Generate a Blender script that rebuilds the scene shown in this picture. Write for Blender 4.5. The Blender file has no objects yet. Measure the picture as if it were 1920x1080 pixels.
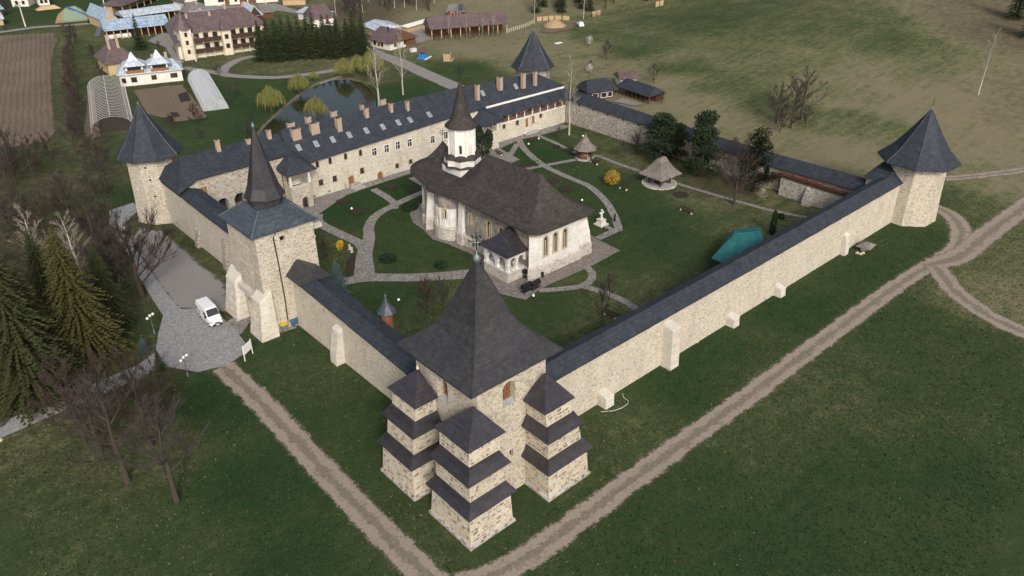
import bpy, bmesh, math, random
import numpy as np
from mathutils import Vector, Matrix
random.seed(7)
S = bpy.context.scene
COL = S.collection
# ---------------------------------------------------------------- camera
FPX, YAW, PITCH, ROLL = 1473.7, 0.83788, 0.52223, -0.00202
CAM = Vector((-41.411, -50.692, 61.235))
cy, sy, cp, sp = math.cos(YAW), math.sin(YAW), math.cos(PITCH), math.sin(PITCH)
FW = Vector((cy*cp, sy*cp, -sp)); RT0 = Vector((sy, -cy, 0)); UP0 = RT0.cross(FW)
RT = RT0*math.cos(ROLL) + UP0*math.sin(ROLL); UP = -RT0*math.sin(ROLL) + UP0*math.cos(ROLL)
cd = bpy.data.cameras.new('camera'); cam = bpy.data.objects.new('camera', cd); COL.objects.link(cam)
cam.matrix_world = Matrix(((RT.x, UP.x, -FW.x, CAM.x), (RT.y, UP.y, -FW.y, CAM.y), (RT.z, UP.z, -FW.z, CAM.z), (0, 0, 0, 1)))
cd.sensor_width = 36; cd.lens = FPX/1920*36; cd.clip_start = 1; cd.clip_end = 4000
S.camera = cam
# ---------------------------------------------------------------- daylight
SUN_EL, SUN_DIR = math.radians(33), Vector((-0.47, -0.88))
az = math.atan2(SUN_DIR.x, SUN_DIR.y)
wd = bpy.data.worlds.new('World'); S.world = wd; wd.use_nodes = True
nt = wd.node_tree; bg = nt.nodes['Background']
sky = nt.nodes.new('ShaderNodeTexSky'); sky.sky_type = 'NISHITA'; sky.sun_disc = False
sky.sun_elevation = SUN_EL; sky.sun_rotation = az; sky.air_density = 1.0; sky.dust_density = 5.0; sky.ozone_density = 0.6
hs = nt.nodes.new('ShaderNodeHueSaturation'); hs.inputs['Saturation'].default_value = .72
nt.links.new(sky.outputs[0], hs.inputs['Color']); nt.links.new(hs.outputs[0], bg.inputs[0]); bg.inputs[1].default_value = 0.12
sl = bpy.data.lights.new('sun', 'SUN'); sl.energy = 1.35; sl.angle = math.radians(10); sl.color = (1, .975, .945)
so = bpy.data.objects.new('sun', sl); COL.objects.link(so)
h = SUN_DIR.normalized(); sv = Vector((h.x*math.cos(SUN_EL), h.y*math.cos(SUN_EL), math.sin(SUN_EL)))
so.rotation_euler = sv.to_track_quat('Z', 'Y').to_euler(); so.location = (0, 0, 150)
S.view_settings.view_transform = 'Standard'; S.view_settings.look = 'None'
S.view_settings.gamma = 1; S.view_settings.use_curve_mapping = False; S.view_settings.exposure = 0.42
# ---------------------------------------------------------------- terrain height and survey helpers
def sm(t): t = np.clip(t, 0, 1); return t*t*(3-2*t)
def hz(x, y):
    x = np.asarray(x, float); y = np.asarray(y, float)
    a = np.maximum(x-112, 0); hill = 0.115*a*a/(a+35)*1.0
    f = sm((175-y)/110)
    b = np.maximum(0.8*x+0.6*y-262, 0); wood = 0.20*b*b/(b+40)*sm((x-y*0.55-20)/60)
    return hill*f + wood
def hz1(x, y): return float(hz(x, y))
def ray(u, v): return FW + RT*((u-960)/FPX) - UP*((v-540)/FPX)
def at(u, v, z=0.0):
    """survey point: where the sight line through a photo point meets the ground (z = height above it)"""
    d = ray(u, v); zz = z
    for _ in range(12):
        t = (zz-CAM.z)/d.z; p = CAM+d*t; zz = 0.5*zz+0.5*(hz1(p.x, p.y)+z)
    return Vector((p.x, p.y, hz1(p.x, p.y)+z))
def hit(u, v, p0, n):
    d = ray(u, v); n = Vector(n); t = (Vector(p0)-CAM).dot(n)/d.dot(n); return CAM+d*t
def height(u, v, x, y):
    d = ray(u, v); q = d.x*d.x+d.y*d.y; t = ((x-CAM.x)*d.x+(y-CAM.y)*d.y)/q; return CAM.z+d.z*t
# ---------------------------------------------------------------- materials
M = {}
def newmat(name):
    m = bpy.data.materials.new(name); m.use_nodes = True; t = m.node_tree
    b = t.nodes['Principled BSDF']; M[name] = m
    return m, t, b
def N(t, kind, **kw):
    n = t.nodes.new('ShaderNode'+kind)
    for k, v in kw.items():
        if k.startswith('i_'): n.inputs[int(k[2:]) if k[2:].isdigit() else k[2:]].default_value = v
        else: setattr(n, k, v)
    return n
def pos(t, scale=(1, 1, 1), obj=False):
    if obj: o = N(t, 'TexCoord').outputs['Object']
    else: o = N(t, 'NewGeometry').outputs['Position']
    mp = N(t, 'Mapping'); mp.inputs['Scale'].default_value = scale; t.links.new(o, mp.inputs[0]); return mp.outputs[0]
def noise(t, vec, scale, detail=4, rough=.55):
    n = N(t, 'TexNoise'); n.inputs['Scale'].default_value = scale; n.inputs['Detail'].default_value = detail
    n.inputs['Roughness'].default_value = rough; t.links.new(vec, n.inputs['Vector']); return n.outputs['Fac']
def ramp(t, fac, stops):
    r = N(t, 'ValToRGB'); e = r.color_ramp.elements
    while len(e) < len(stops): e.new(0.5)
    for i, (p, c) in enumerate(stops):
        e[i].position = p; e[i].color = (*c, 1) if len(c) == 3 else c
    t.links.new(fac, r.inputs[0]); return r.outputs[0]
def mixc(t, fac, a, b, mode='MIX'):
    m = N(t, 'MixRGB', blend_type=mode)
    for i, x in ((0, fac), (1, a), (2, b)):
        if hasattr(x, 'links'): t.links.new(x, m.inputs[i])
        elif i == 0: m.inputs[0].default_value = x
        else: m.inputs[i].default_value = (*x, 1)
    return m.outputs[0]
def mth(t, op, a, b=0.0, clamp=False):
    m = N(t, 'Math', operation=op, use_clamp=clamp)
    for i, x in ((0, a), (1, b)):
        if hasattr(x, 'links'): t.links.new(x, m.inputs[i])
        else: m.inputs[i].default_value = x
    return m.outputs[0]
def bump(t, b, fac, dist=.03, strength=.6):
    n = N(t, 'Bump'); n.inputs['Distance'].default_value = dist; n.inputs['Strength'].default_value = strength
    t.links.new(fac, n.inputs['Height']); t.links.new(n.outputs[0], b.inputs['Normal'])
def plain(name, c, rough=.8, var=.25, scale=3.0, metal=0, bmp=0, obj=True, spec=.3):
    m, t, b = newmat(name); v = pos(t, obj=obj)
    f = noise(t, v, scale, 5)
    lo = tuple(x*(1-var) for x in c); hi = tuple(min(1, x*(1+var)) for x in c)
    t.links.new(ramp(t, f, [(.3, lo), (.7, hi)]), b.inputs['Base Color'])
    b.inputs['Roughness'].default_value = rough; b.inputs['Metallic'].default_value = metal
    b.inputs['Specular IOR Level'].default_value = spec
    if bmp: bump(t, b, f, bmp)
    return m
def masonry(name, plaster, plaster2, stones, dens=.5, scale=(2.3, 2.3, 4.4), size=.30, stain=.5):
    """rubble wall: stones showing through lime mortar"""
    m, t, b = newmat(name)
    v = pos(t); vs = pos(t, scale)
    wob = N(t, 'TexNoise'); wob.inputs['Scale'].default_value = 1.3; t.links.new(vs, wob.inputs['Vector'])
    vv = N(t, 'MixRGB', blend_type='ADD'); vv.inputs[0].default_value = .45
    t.links.new(vs, vv.inputs[1]); t.links.new(wob.outputs['Color'], vv.inputs[2])
    vo = N(t, 'TexVoronoi', feature='F1'); vo.inputs['Scale'].default_value = 1; t.links.new(vv.outputs[0], vo.inputs['Vector'])
    sep = N(t, 'SeparateColor'); t.links.new(vo.outputs['Color'], sep.inputs[0])
    big = noise(t, v, .22, 5, .6); mid = noise(t, v, 1.1, 5, .6); fine = noise(t, v, 9, 4)
    # how exposed the stones are varies over the wall
    thr = mth(t, 'ADD', mth(t, 'MULTIPLY', big, 1.5), dens-.75)
    vis = mth(t, 'LESS_THAN', sep.outputs[0], thr)
    near = mth(t, 'LESS_THAN', mth(t, 'ADD', vo.outputs['Distance'], mth(t, 'MULTIPLY', mid, .35)), size+.17)
    mask = mth(t, 'MULTIPLY', vis, near)
    pc = mixc(t, ramp(t, mid, [(.35, (0, 0, 0)), (.65, (1, 1, 1))]), plaster, plaster2)
    pc = mixc(t, mth(t, 'MULTIPLY', ramp(t, noise(t, pos(t, (1, 1, .35)), .5, 6, .65), [(.45, (0, 0, 0)), (.75, (1, 1, 1))]), stain), pc, tuple(x*.62 for x in plaster2))
    pc = mixc(t, mth(t, 'MULTIPLY', ramp(t, fine, [(.3, (1, 1, 1)), (.5, (0, 0, 0))]), .35), pc, tuple(x*.55 for x in plaster))
    pc = mixc(t, .55, pc, ramp(t, sep.outputs[2], [(0, (.80, .79, .77)), (1, (1.08, 1.07, 1.05))]), 'MULTIPLY')
    stc = ramp(t, sep.outputs[1], [(i/max(1, len(stones)-1), c) for i, c in enumerate(stones)])
    t.links.new(mixc(t, mth(t, 'MULTIPLY', mask, mth(t, 'MULTIPLY', mth(t, 'ADD', mid, .35), .92)), pc, stc), b.inputs['Base Color'])
    b.inputs['Roughness'].default_value = .92; b.inputs['Specular IOR Level'].default_value = .15
    bump(t, b, mth(t, 'ADD', mth(t, 'MULTIPLY', mask, -.6), fine), .05, .7)
    return m
BR = [(.10, .075, .05), (.20, .15, .10), (.13, .11, .09), (.25, .19, .12), (.09, .075, .06)]
BR2 = [(.20, .165, .125), (.27, .225, .17), (.16, .14, .12), (.31, .26, .19), (.13, .11, .095), (.24, .22, .19)]
masonry('wall_stone', (.56, .52, .445), (.51, .46, .375), BR2, .68, (2.4, 2.4, 5.6), size=.34, stain=.45)
masonry('tower_stone', (.54, .50, .425), (.485, .43, .345), BR2, .80, (2.2, 2.2, 5.2), size=.38, stain=.5)
masonry('inner_stone', (.46, .44, .40), (.37, .345, .31), BR, .80, (1.8, 1.8, 3.6), size=.44, stain=.5)
masonry('gate_stone', (.56, .525, .45), (.51, .455, .365), BR2, .72, (2.2, 2.2, 7.0), .40, stain=.45)
masonry('hall_plaster', (.60, .565, .49), (.55, .50, .41), BR2, .34, (1.8, 1.8, 3.6), size=.30, stain=.45)
masonry('arcade_stone', (.48, .45, .39), (.41, .37, .31), BR2, .90, (1.8, 1.8, 3.6), size=.43, stain=.4)
masonry('block_stone', (.59, .57, .51), (.54, .505, .44), [(.30, .27, .22), (.38, .33, .25)], .55, (1.0, 1.0, 3.2), .24, stain=.4)
masonry('mortar', (.56, .515, .43), (.51, .455, .365), BR2, .40, (3.0, 3.0, 5.0), .28, stain=.45)
masonry('white_plaster', (.74, .735, .715), (.65, .635, .59), [(.45, .40, .32), (.5, .46, .4)], .18, size=.2, stain=.5)
masonry('plinth_stone', (.56, .525, .475), (.48, .44, .39), BR2, .55, size=.38, stain=.5)
def roofing(name, c1, c2, c3=None, rows=.32, rough=.55, streak=(1.2, 1.2, .25), spec=.45):
    m, t, b = newmat(name); v = pos(t)
    big = noise(t, pos(t, streak), .35, 5, .6); fine = noise(t, v, 6, 3); mid = noise(t, pos(t, (2.2, 2.2, .6)), 1.4, 4)
    c = mixc(t, ramp(t, big, [(.35, (0, 0, 0)), (.68, (1, 1, 1))]), c1, c2)
    c = mixc(t, mth(t, 'MULTIPLY', ramp(t, fine, [(.42, (0, 0, 0)), (.68, (1, 1, 1))]), .55), c, tuple(x*1.7 for x in c2))
    c = mixc(t, mth(t, 'MULTIPLY', ramp(t, noise(t, pos(t, (1.6, 1.6, .22)), 1.1, 5, .7), [(.52, (0, 0, 0)), (.7, (1, 1, 1))]), .45), c, tuple(x*2.0 for x in c2))
    c = mixc(t, mth(t, 'MULTIPLY', ramp(t, noise(t, v, .5, 5, .7), [(.5, (0, 0, 0)), (.68, (1, 1, 1))]), .4), c, tuple(x*.55 for x in c1))
    if c3: c = mixc(t, mth(t, 'MULTIPLY', ramp(t, mid, [(.5, (0, 0, 0)), (.72, (1, 1, 1))]), .55), c, c3)
    sp_ = N(t, 'SeparateXYZ'); t.links.new(v, sp_.inputs[0])
    fr = mth(t, 'FRACT', mth(t, 'DIVIDE', sp_.outputs[2], rows))
    line = mth(t, 'LESS_THAN', fr, .22)
    c = mixc(t, mth(t, 'MULTIPLY', line, .28), c, tuple(x*.5 for x in c1))
    fl = N(t, 'VectorMath', operation='FLOOR'); t.links.new(pos(t, (1.7, 1.7, 1/rows)), fl.inputs[0])
    wn = N(t, 'TexWhiteNoise'); t.links.new(fl.outputs[0], wn.inputs['Vector'])
    c = mixc(t, .8, c, ramp(t, wn.outputs['Value'], [(0, (.74, .74, .75)), (1, (1.24, 1.24, 1.22))]), 'MULTIPLY')
    t.links.new(c, b.inputs['Base Color']); b.inputs['Roughness'].default_value = rough; b.inputs['Specular IOR Level'].default_value = spec
    bump(t, b, mth(t, 'ADD', fr, mth(t, 'MULTIPLY', fine, .5)), .02, .5)
    return m
roofing('slate', (.022, .027, .036), (.031, .037, .047), rough=.72, spec=.3)
roofing('brown_slate', (.024, .026, .031), (.035, .035, .037), (.048, .035, .030), rough=.5)
roofing('blue_metal', (.034, .044, .058), (.047, .058, .072), (.09, .10, .11), rows=.5, rough=.45)
roofing('dark_metal', (.019, .022, .031), (.030, .027, .032), (.068, .036, .029), rows=.3, rough=.42, spec=.6)
roofing('shingle', (.032, .028, .027), (.050, .044, .042), (.078, .068, .062), rows=.22, rough=.8, streak=(2, 2, .4), spec=.2)
roofing('grey_shingle', (.13, .115, .10), (.19, .17, .15), (.10, .09, .08), rows=.2, rough=.85, spec=.2)
roofing('purple_tile', (.085, .058, .06), (.115, .08, .08), rows=.4, rough=.6)
roofing('pale_metal', (.33, .38, .44), (.45, .50, .55), (.25, .27, .29), rows=.9, rough=.4)
roofing('blue_tin', (.22, .30, .40), (.30, .38, .47), (.18, .2, .24), rows=.9, rough=.45)
roofing('grey_tile', (.12, .11, .105), (.17, .155, .145), rows=.4)
plain('white', (.72, .70, .66), .7, .08); plain('house_white', (.66, .63, .57), .8, .10, .6)
plain('cream', (.62, .56, .44), .8, .10, .6); plain('yellow_wall', (.50, .40, .22), .8, .12, .6)
plain('brick', (.37, .285, .225), .9, .25, 6); plain('dark_glass', (.025, .028, .032), .15, .3, 2, spec=.6)
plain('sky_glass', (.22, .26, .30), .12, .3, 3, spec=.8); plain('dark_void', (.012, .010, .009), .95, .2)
plain('wood', (.13, .065, .035), .75, .35, 5); plain('orange_wood', (.25, .115, .05), .7, .25, 4)
plain('dark_wood', (.055, .032, .022), .8, .3, 5); plain('pale_wood', (.45, .33, .19), .8, .2, 4)
plain('red_wood', (.115, .045, .03), .7, .3, 5); plain('turret_wood', (.20, .075, .04), .7, .3, 4)
plain('window_stone', (.48, .40, .27), .9, .15, 4); plain('iron', (.02, .02, .022), .5, .3, 6, metal=.3)
plain('zinc', (.16, .20, .21), .45, .3, 6, metal=.4); plain('black', (.015, .015, .017), .6, .2)
plain('pipe_copper', (.045, .032, .026), .5, .3); plain('sill_grey', (.34, .35, .36), .8, .15)
plain('teal_sheet', (.022, .135, .135), .65, .30, .9, obj=False); plain('van_white', (.78, .79, .80), .25, .02, 1, spec=.6)
plain('tyre', (.02, .02, .02), .9, .2); plain('logo_black', (.03, .03, .035), .6, .3)
plain('bin_blue', (.06, .12, .20), .5, .2); plain('bin_yellow', (.55, .38, .03), .5, .15); plain('bin_grey', (.16, .19, .22), .5, .15)
plain('globe', (.85, .85, .84), .3, .02); plain('paper_white', (.78, .78, .76), .7, .04)
plain('stone_pale', (.55, .52, .45), .9, .2, 5); plain('skin', (.45, .28, .2), .6, .05)
plain('blue_paint', (.03, .22, .50), .5, .1); plain('orange_board', (.40, .29, .165), .8, .12)
plain('plastic_film', (.36, .39, .41), .3, .15, 1, spec=.6); plain('steel', (.62, .62, .60), .4, .1)
plain('tarp_blue', (.03, .10, .38), .5, .2); plain('straw', (.22, .17, .10), .9, .3); plain('tarp_green', (.16, .22, .17), .6, .2)
plain('sand', (.34, .24, .14), .95, .2, 1); plain('red_paint', (.22, .035, .02), .6, .15)
plain('solar', (.05, .06, .08), .2, .2); plain('earth_bed', (.045, .032, .026), .95, .4, 3, obj=False, bmp=.05)
def fol(name, c, var=.45, sc=1.2, trans=.0):
    m, t, b = newmat(name); f = noise(t, pos(t), sc, 4, .65); g = noise(t, pos(t), sc*6, 2)
    f = mth(t, 'ADD', mth(t, 'MULTIPLY', f, .6), mth(t, 'MULTIPLY', g, .4))
    t.links.new(ramp(t, f, [(.3, tuple(x*(1-var) for x in c)), (.7, tuple(x*(1+var) for x in c))]), b.inputs['Base Color'])
    b.inputs['Roughness'].default_value = .8; b.inputs['Specular IOR Level'].default_value = .15
    return m
fol('spruce_needles', (.036, .050, .022)); fol('golden_needles', (.066, .064, .022)); fol('olive_needles', (.046, .054, .021))
fol('blue_needles', (.060, .085, .085)); fol('pine_needles', (.022, .034, .017)); fol('willow_leaf', (.185, .185, .058), .4)
fol('forsythia_bloom', (.34, .215, .03), .4); fol('yellow_bloom', (.50, .32, .02), .35); fol('hedge_leaf', (.015, .030, .015))
fol('blossom', (.50, .46, .42), .25); fol('bark_dark', (.055, .042, .035), .3, 4); fol('bark_pale', (.42, .39, .35), .35, 4)
fol('bark_brown', (.060, .048, .040), .3, 4); fol('twig_grey', (.060, .052, .048), .3, 3); fol('twig_red', (.060, .044, .038), .3, 3)
fol('twig_dark', (.05, .038, .034), .25, 3); fol('twig_pale', (.28, .25, .20), .25, 3); fol('purple_leaf', (.060, .030, .035), .3)
fol('dry_leaf', (.17, .11, .06), .3)
# ---------------------------------------------------------------- mesh builder
WM = {}
def wm(o): return WM.get(o.name, Matrix.Identity(4))
class MB:
    def __init__(s): s.v = []; s.f = []; s.m = []
    def add(s, vs, fs, mi=0):
        n = len(s.v); s.v += [tuple(x) for x in vs]; s.f += [tuple(i+n for i in f) for f in fs]; s.m += [mi]*len(fs); return s
    def box(s, x0, x1, y0, y1, z0, z1, mi=0):
        return s.hexa([(x0, y0, z0), (x1, y0, z0), (x1, y1, z0), (x0, y1, z0)], [(x0, y0, z1), (x1, y0, z1), (x1, y1, z1), (x0, y1, z1)], mi)
    def hexa(s, lo, hi, mi=0): return s.loft([lo, hi], True, True, mi)
    def loft(s, rings, cb=True, ct=True, mi=0):
        n = len(rings[0]); vs = [p for r in rings for p in r]; fs = []
        for k in range(len(rings)-1):
            for i in range(n):
                j = (i+1) % n; fs.append((k*n+i, k*n+j, (k+1)*n+j, (k+1)*n+i))
        if cb: fs.append(tuple(range(n-1, -1, -1)))
        if ct: fs.append(tuple((len(rings)-1)*n+i for i in range(n)))
        return s.add(vs, fs, mi)
    def prism(s, poly, z0, z1, mi=0): return s.loft([[(x, y, z0) for x, y in poly], [(x, y, z1) for x, y in poly]], True, True, mi)
    def ngon(s, cx, cy, prof, n=8, rot=0, mi=0, cb=True, ct=True):
        """lathe: prof = [(radius, z)]"""
        rings = []
        for r, z in prof:
            rings.append([(cx+r*math.cos(rot+2*math.pi*i/n), cy+r*math.sin(rot+2*math.pi*i/n), z) for i in range(n)])
        return s.loft(rings, cb, ct, mi)
    def square(s, cx, cy, prof, mi=0, cb=True, ct=True):
        return s.loft([[(cx-a, cy-b, z), (cx+a, cy-b, z), (cx+a, cy+b, z), (cx-a, cy+b, z)] for a, b, z in prof], cb, ct, mi)
    def tube(s, pts, rads, n=4, mi=0, cap=False):
        pts = [Vector(p) for p in pts]; rings = []
        for i, p in enumerate(pts):
            d = (pts[min(i+1, len(pts)-1)]-pts[max(i-1, 0)]).normalized()
            a = d.cross(Vector((0, 0, 1)) if abs(d.z) < .9 else Vector((1, 0, 0))).normalized(); b = d.cross(a)
            r = rads[i] if hasattr(rads, '__len__') else rads
            rings.append([p+(a*math.cos(2*math.pi*k/n)+b*math.sin(2*math.pi*k/n))*r for k in range(n)])
        return s.loft(rings, cap, cap, mi)
    def beam(s, a, b, w, h, mi=0):
        a = Vector(a); b = Vector(b); d = (b-a).normalized()
        sd = d.cross(Vector((0, 0, 1)))
        sd = sd.normalized()*w/2 if sd.length > .01 else Vector((w/2, 0, 0)); up = sd.normalized().cross(d)*h/2
        return s.loft([[a-sd-up, a+sd-up, a+sd+up, a-sd+up], [b-sd-up, b+sd-up, b+sd+up, b-sd+up]], True, True, mi)
    def mesh(s, name, inv=None):
        me = bpy.data.meshes.new(name)
        vs = [tuple(inv @ Vector(p)) for p in s.v] if inv is not None else s.v
        me.from_pydata(vs, [], s.f); me.update(); return me
    def build(s, name, mat, parent=None, local=False, smooth=False):
        inv = None
        if parent is not None and not local: inv = wm(parent).inverted()
        me = s.mesh(name, inv)
        for mm in (mat if isinstance(mat, (list, tuple)) else [mat]): me.materials.append(M[mm])
        if isinstance(mat, (list, tuple)): me.polygons.foreach_set('material_index', s.m)
        bm = bmesh.new(); bm.from_mesh(me); bmesh.ops.recalc_face_normals(bm, faces=bm.faces); bm.to_mesh(me); bm.free()
        if smooth: me.polygons.foreach_set('use_smooth', [True]*len(me.polygons))
        o = bpy.data.objects.new(name, me); COL.objects.link(o)
        if parent is not None: o.parent = parent; WM[o.name] = wm(parent).copy()
        return o
def tag(o, label=None, cat=None, group=None, kind=None):
    if label: o['label'] = label
    if cat: o['category'] = cat
    if group: o['group'] = group
    if kind: o['kind'] = kind
    return o
def thing(name, label, cat, loc=(0, 0, 0), rz=0, group=None):
    o = bpy.data.objects.new(name, None); o.empty_display_size = .3; COL.objects.link(o)
    o.location = loc; o.rotation_euler = (0, 0, rz); WM[o.name] = Matrix.Translation(Vector(loc)) @ Matrix.Rotation(rz, 4, 'Z')
    return tag(o, label, cat, group)
def copy_tree(o, loc, rz=0, sc=1.0, label=None, parent=None):
    c = o.copy(); COL.objects.link(c)
    if parent is None:
        c.location = loc; c.rotation_euler = (0, 0, rz); c.scale = (sc, sc, sc) if not hasattr(sc, '__len__') else sc
        if label: c['label'] = label
    else: c.parent = parent
    for ch in o.children: copy_tree(ch, None, parent=c)
    return c
def struct(o): o['kind'] = 'structure'; return o
def cut(o, cutter_mb):
    """carve recesses into a solid wall"""
    me = cutter_mb.mesh('cut'); c = bpy.data.objects.new('cutter', me); COL.objects.link(c)
    bm = bmesh.new(); bm.from_mesh(me); bmesh.ops.recalc_face_normals(bm, faces=bm.faces); bm.to_mesh(me); bm.free()
    c.matrix_world = Matrix.Identity(4)
    par = o.parent; o.parent = None
    me_w = o.data; me_w.transform(wm(o))
    md = o.modifiers.new('b', 'BOOLEAN'); md.object = c; md.operation = 'DIFFERENCE'; md.solver = 'EXACT'
    dg = bpy.context.evaluated_depsgraph_get(); dg.update()
    new = bpy.data.meshes.new_from_object(o.evaluated_get(dg)); o.modifiers.clear()
    new.transform(wm(o).inverted()); o.data = new; o.parent = par
    bpy.data.objects.remove(c); return o
def archbox(mb, c, U, W, w, h, dep, arch=True, back=.0):
    """closed box with an arched top: c = bottom centre on the wall face, U along the wall, W into the wall"""
    c = Vector(c); U = Vector(U).normalized(); W = Vector(W).normalized(); Z = Vector((0, 0, 1))
    prof = [(-w/2, 0), (w/2, 0)]
    if arch:
        r = w/2
        prof += [(r*math.cos(a), h-r+r*math.sin(a)) for a in [math.pi*k/8 for k in range(9)]]
    else: prof += [(w/2, h), (-w/2, h)]
    mb.loft([[c-W*back+U*a+Z*b for a, b in prof], [c+W*dep+U*a+Z*b for a, b in prof]])
    return mb
def archframe(mb, c, U, W, w, h, t, proud, dep, arch=True, mi=0):
    """surround of an opening (a ring with thickness)"""
    c = Vector(c); U = Vector(U).normalized(); W = Vector(W).normalized(); Z = Vector((0, 0, 1))
    def prof(w, h, b0):
        p = [(-w/2, b0), (w/2, b0)]
        if arch: r = w/2; p += [(r*math.cos(a), h-r+r*math.sin(a)) for a in [math.pi*k/6 for k in range(7)]]
        else: p += [(w/2, h), (-w/2, h)]
        return p
    po, pi = prof(w+2*t, h+t, -t), prof(w, h, 0); n = len(po)
    P = lambda pr, d: [c+W*d+U*a+Z*b for a, b in pr]
    mb.loft([P(pi, dep), P(pi, -proud), P(po, -proud), P(po, dep), P(pi, dep)], False, False, mi)
    return mb
def windows(parent, specs, U, W, frame_mat='window_stone', glass='dark_glass', name='window'):
    """each window: recessed pane, surround and bars as parts; specs = (bottom centre, w, h, arched)"""
    for c, w, h, a in specs:
        fr = archframe(MB(), c, U, W, w, h, .12, .05, .06, a).build(name, frame_mat, parent)
        c = Vector(c); Wv = Vector(W).normalized()
        archbox(MB(), c+Wv*.16, U, W, w+.02, h+.01, .05, a).build('pane', glass, fr)
        if not a:
            b = MB(); Uv = Vector(U).normalized()
            b.beam(c+Wv*.13, c+Wv*.13+Vector((0, 0, h)), .07, .05); b.beam(c+Wv*.13-Uv*w/2+Vector((0, 0, h*.6)), c+Wv*.13+Uv*w/2+Vector((0, 0, h*.6)), .05, .07)
            b.build('glazing_bar', 'white' if frame_mat == 'white' else 'wood', fr)
def cutters(specs, U, W, dep=.3):
    mb = MB()
    for c, w, h, a in specs: archbox(mb, c, U, W, w, h, dep, a, .3)
    return mb
def cross(parent, x, y, z, hgt, name='cross', mat='iron', big=True):
    """wrought iron church cross with side arms"""
    b = MB(); r = .05 if big else .035
    b.tube([(x, y, z), (x, y, z+hgt)], r, 5, cap=True)
    ax = Vector((.75, -.66, 0)); q = hgt*.28
    for k, zz in ((1, .62), (.55, .8), (.45, .45)):
        b.tube([Vector((x, y, z+hgt*zz))-ax*q*k, Vector((x, y, z+hgt*zz))+ax*q*k], r*.9, 5, cap=True)
        for sgn in (-1, 1):
            p = Vector((x, y, z+hgt*zz))+ax*q*k*sgn
            b.tube([p-Vector((0, 0, q*.25)), p+Vector((0, 0, q*.25))], r*1.2, 5, cap=True)
    pts = [Vector((x, y, z+hgt*.62))+(ax*math.cos(a)+Vector((0, 0, 1))*math.sin(a))*q*.45 for a in [2*math.pi*k/10 for k in range(11)]]
    b.tube(pts, r*.7, 4)
    return b.build(name, mat, parent)
def ballat(parent, x, y, z, r, mat='zinc', name='finial'):
    return MB().ngon(x, y, [(.04, z-r*1.4), (r*.75, z-r*.7), (r, z), (r*.75, z+r*.7), (.06, z+r*1.2), (.05, z+r*2.2)], 10).build(name, mat, parent, smooth=True)
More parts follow.
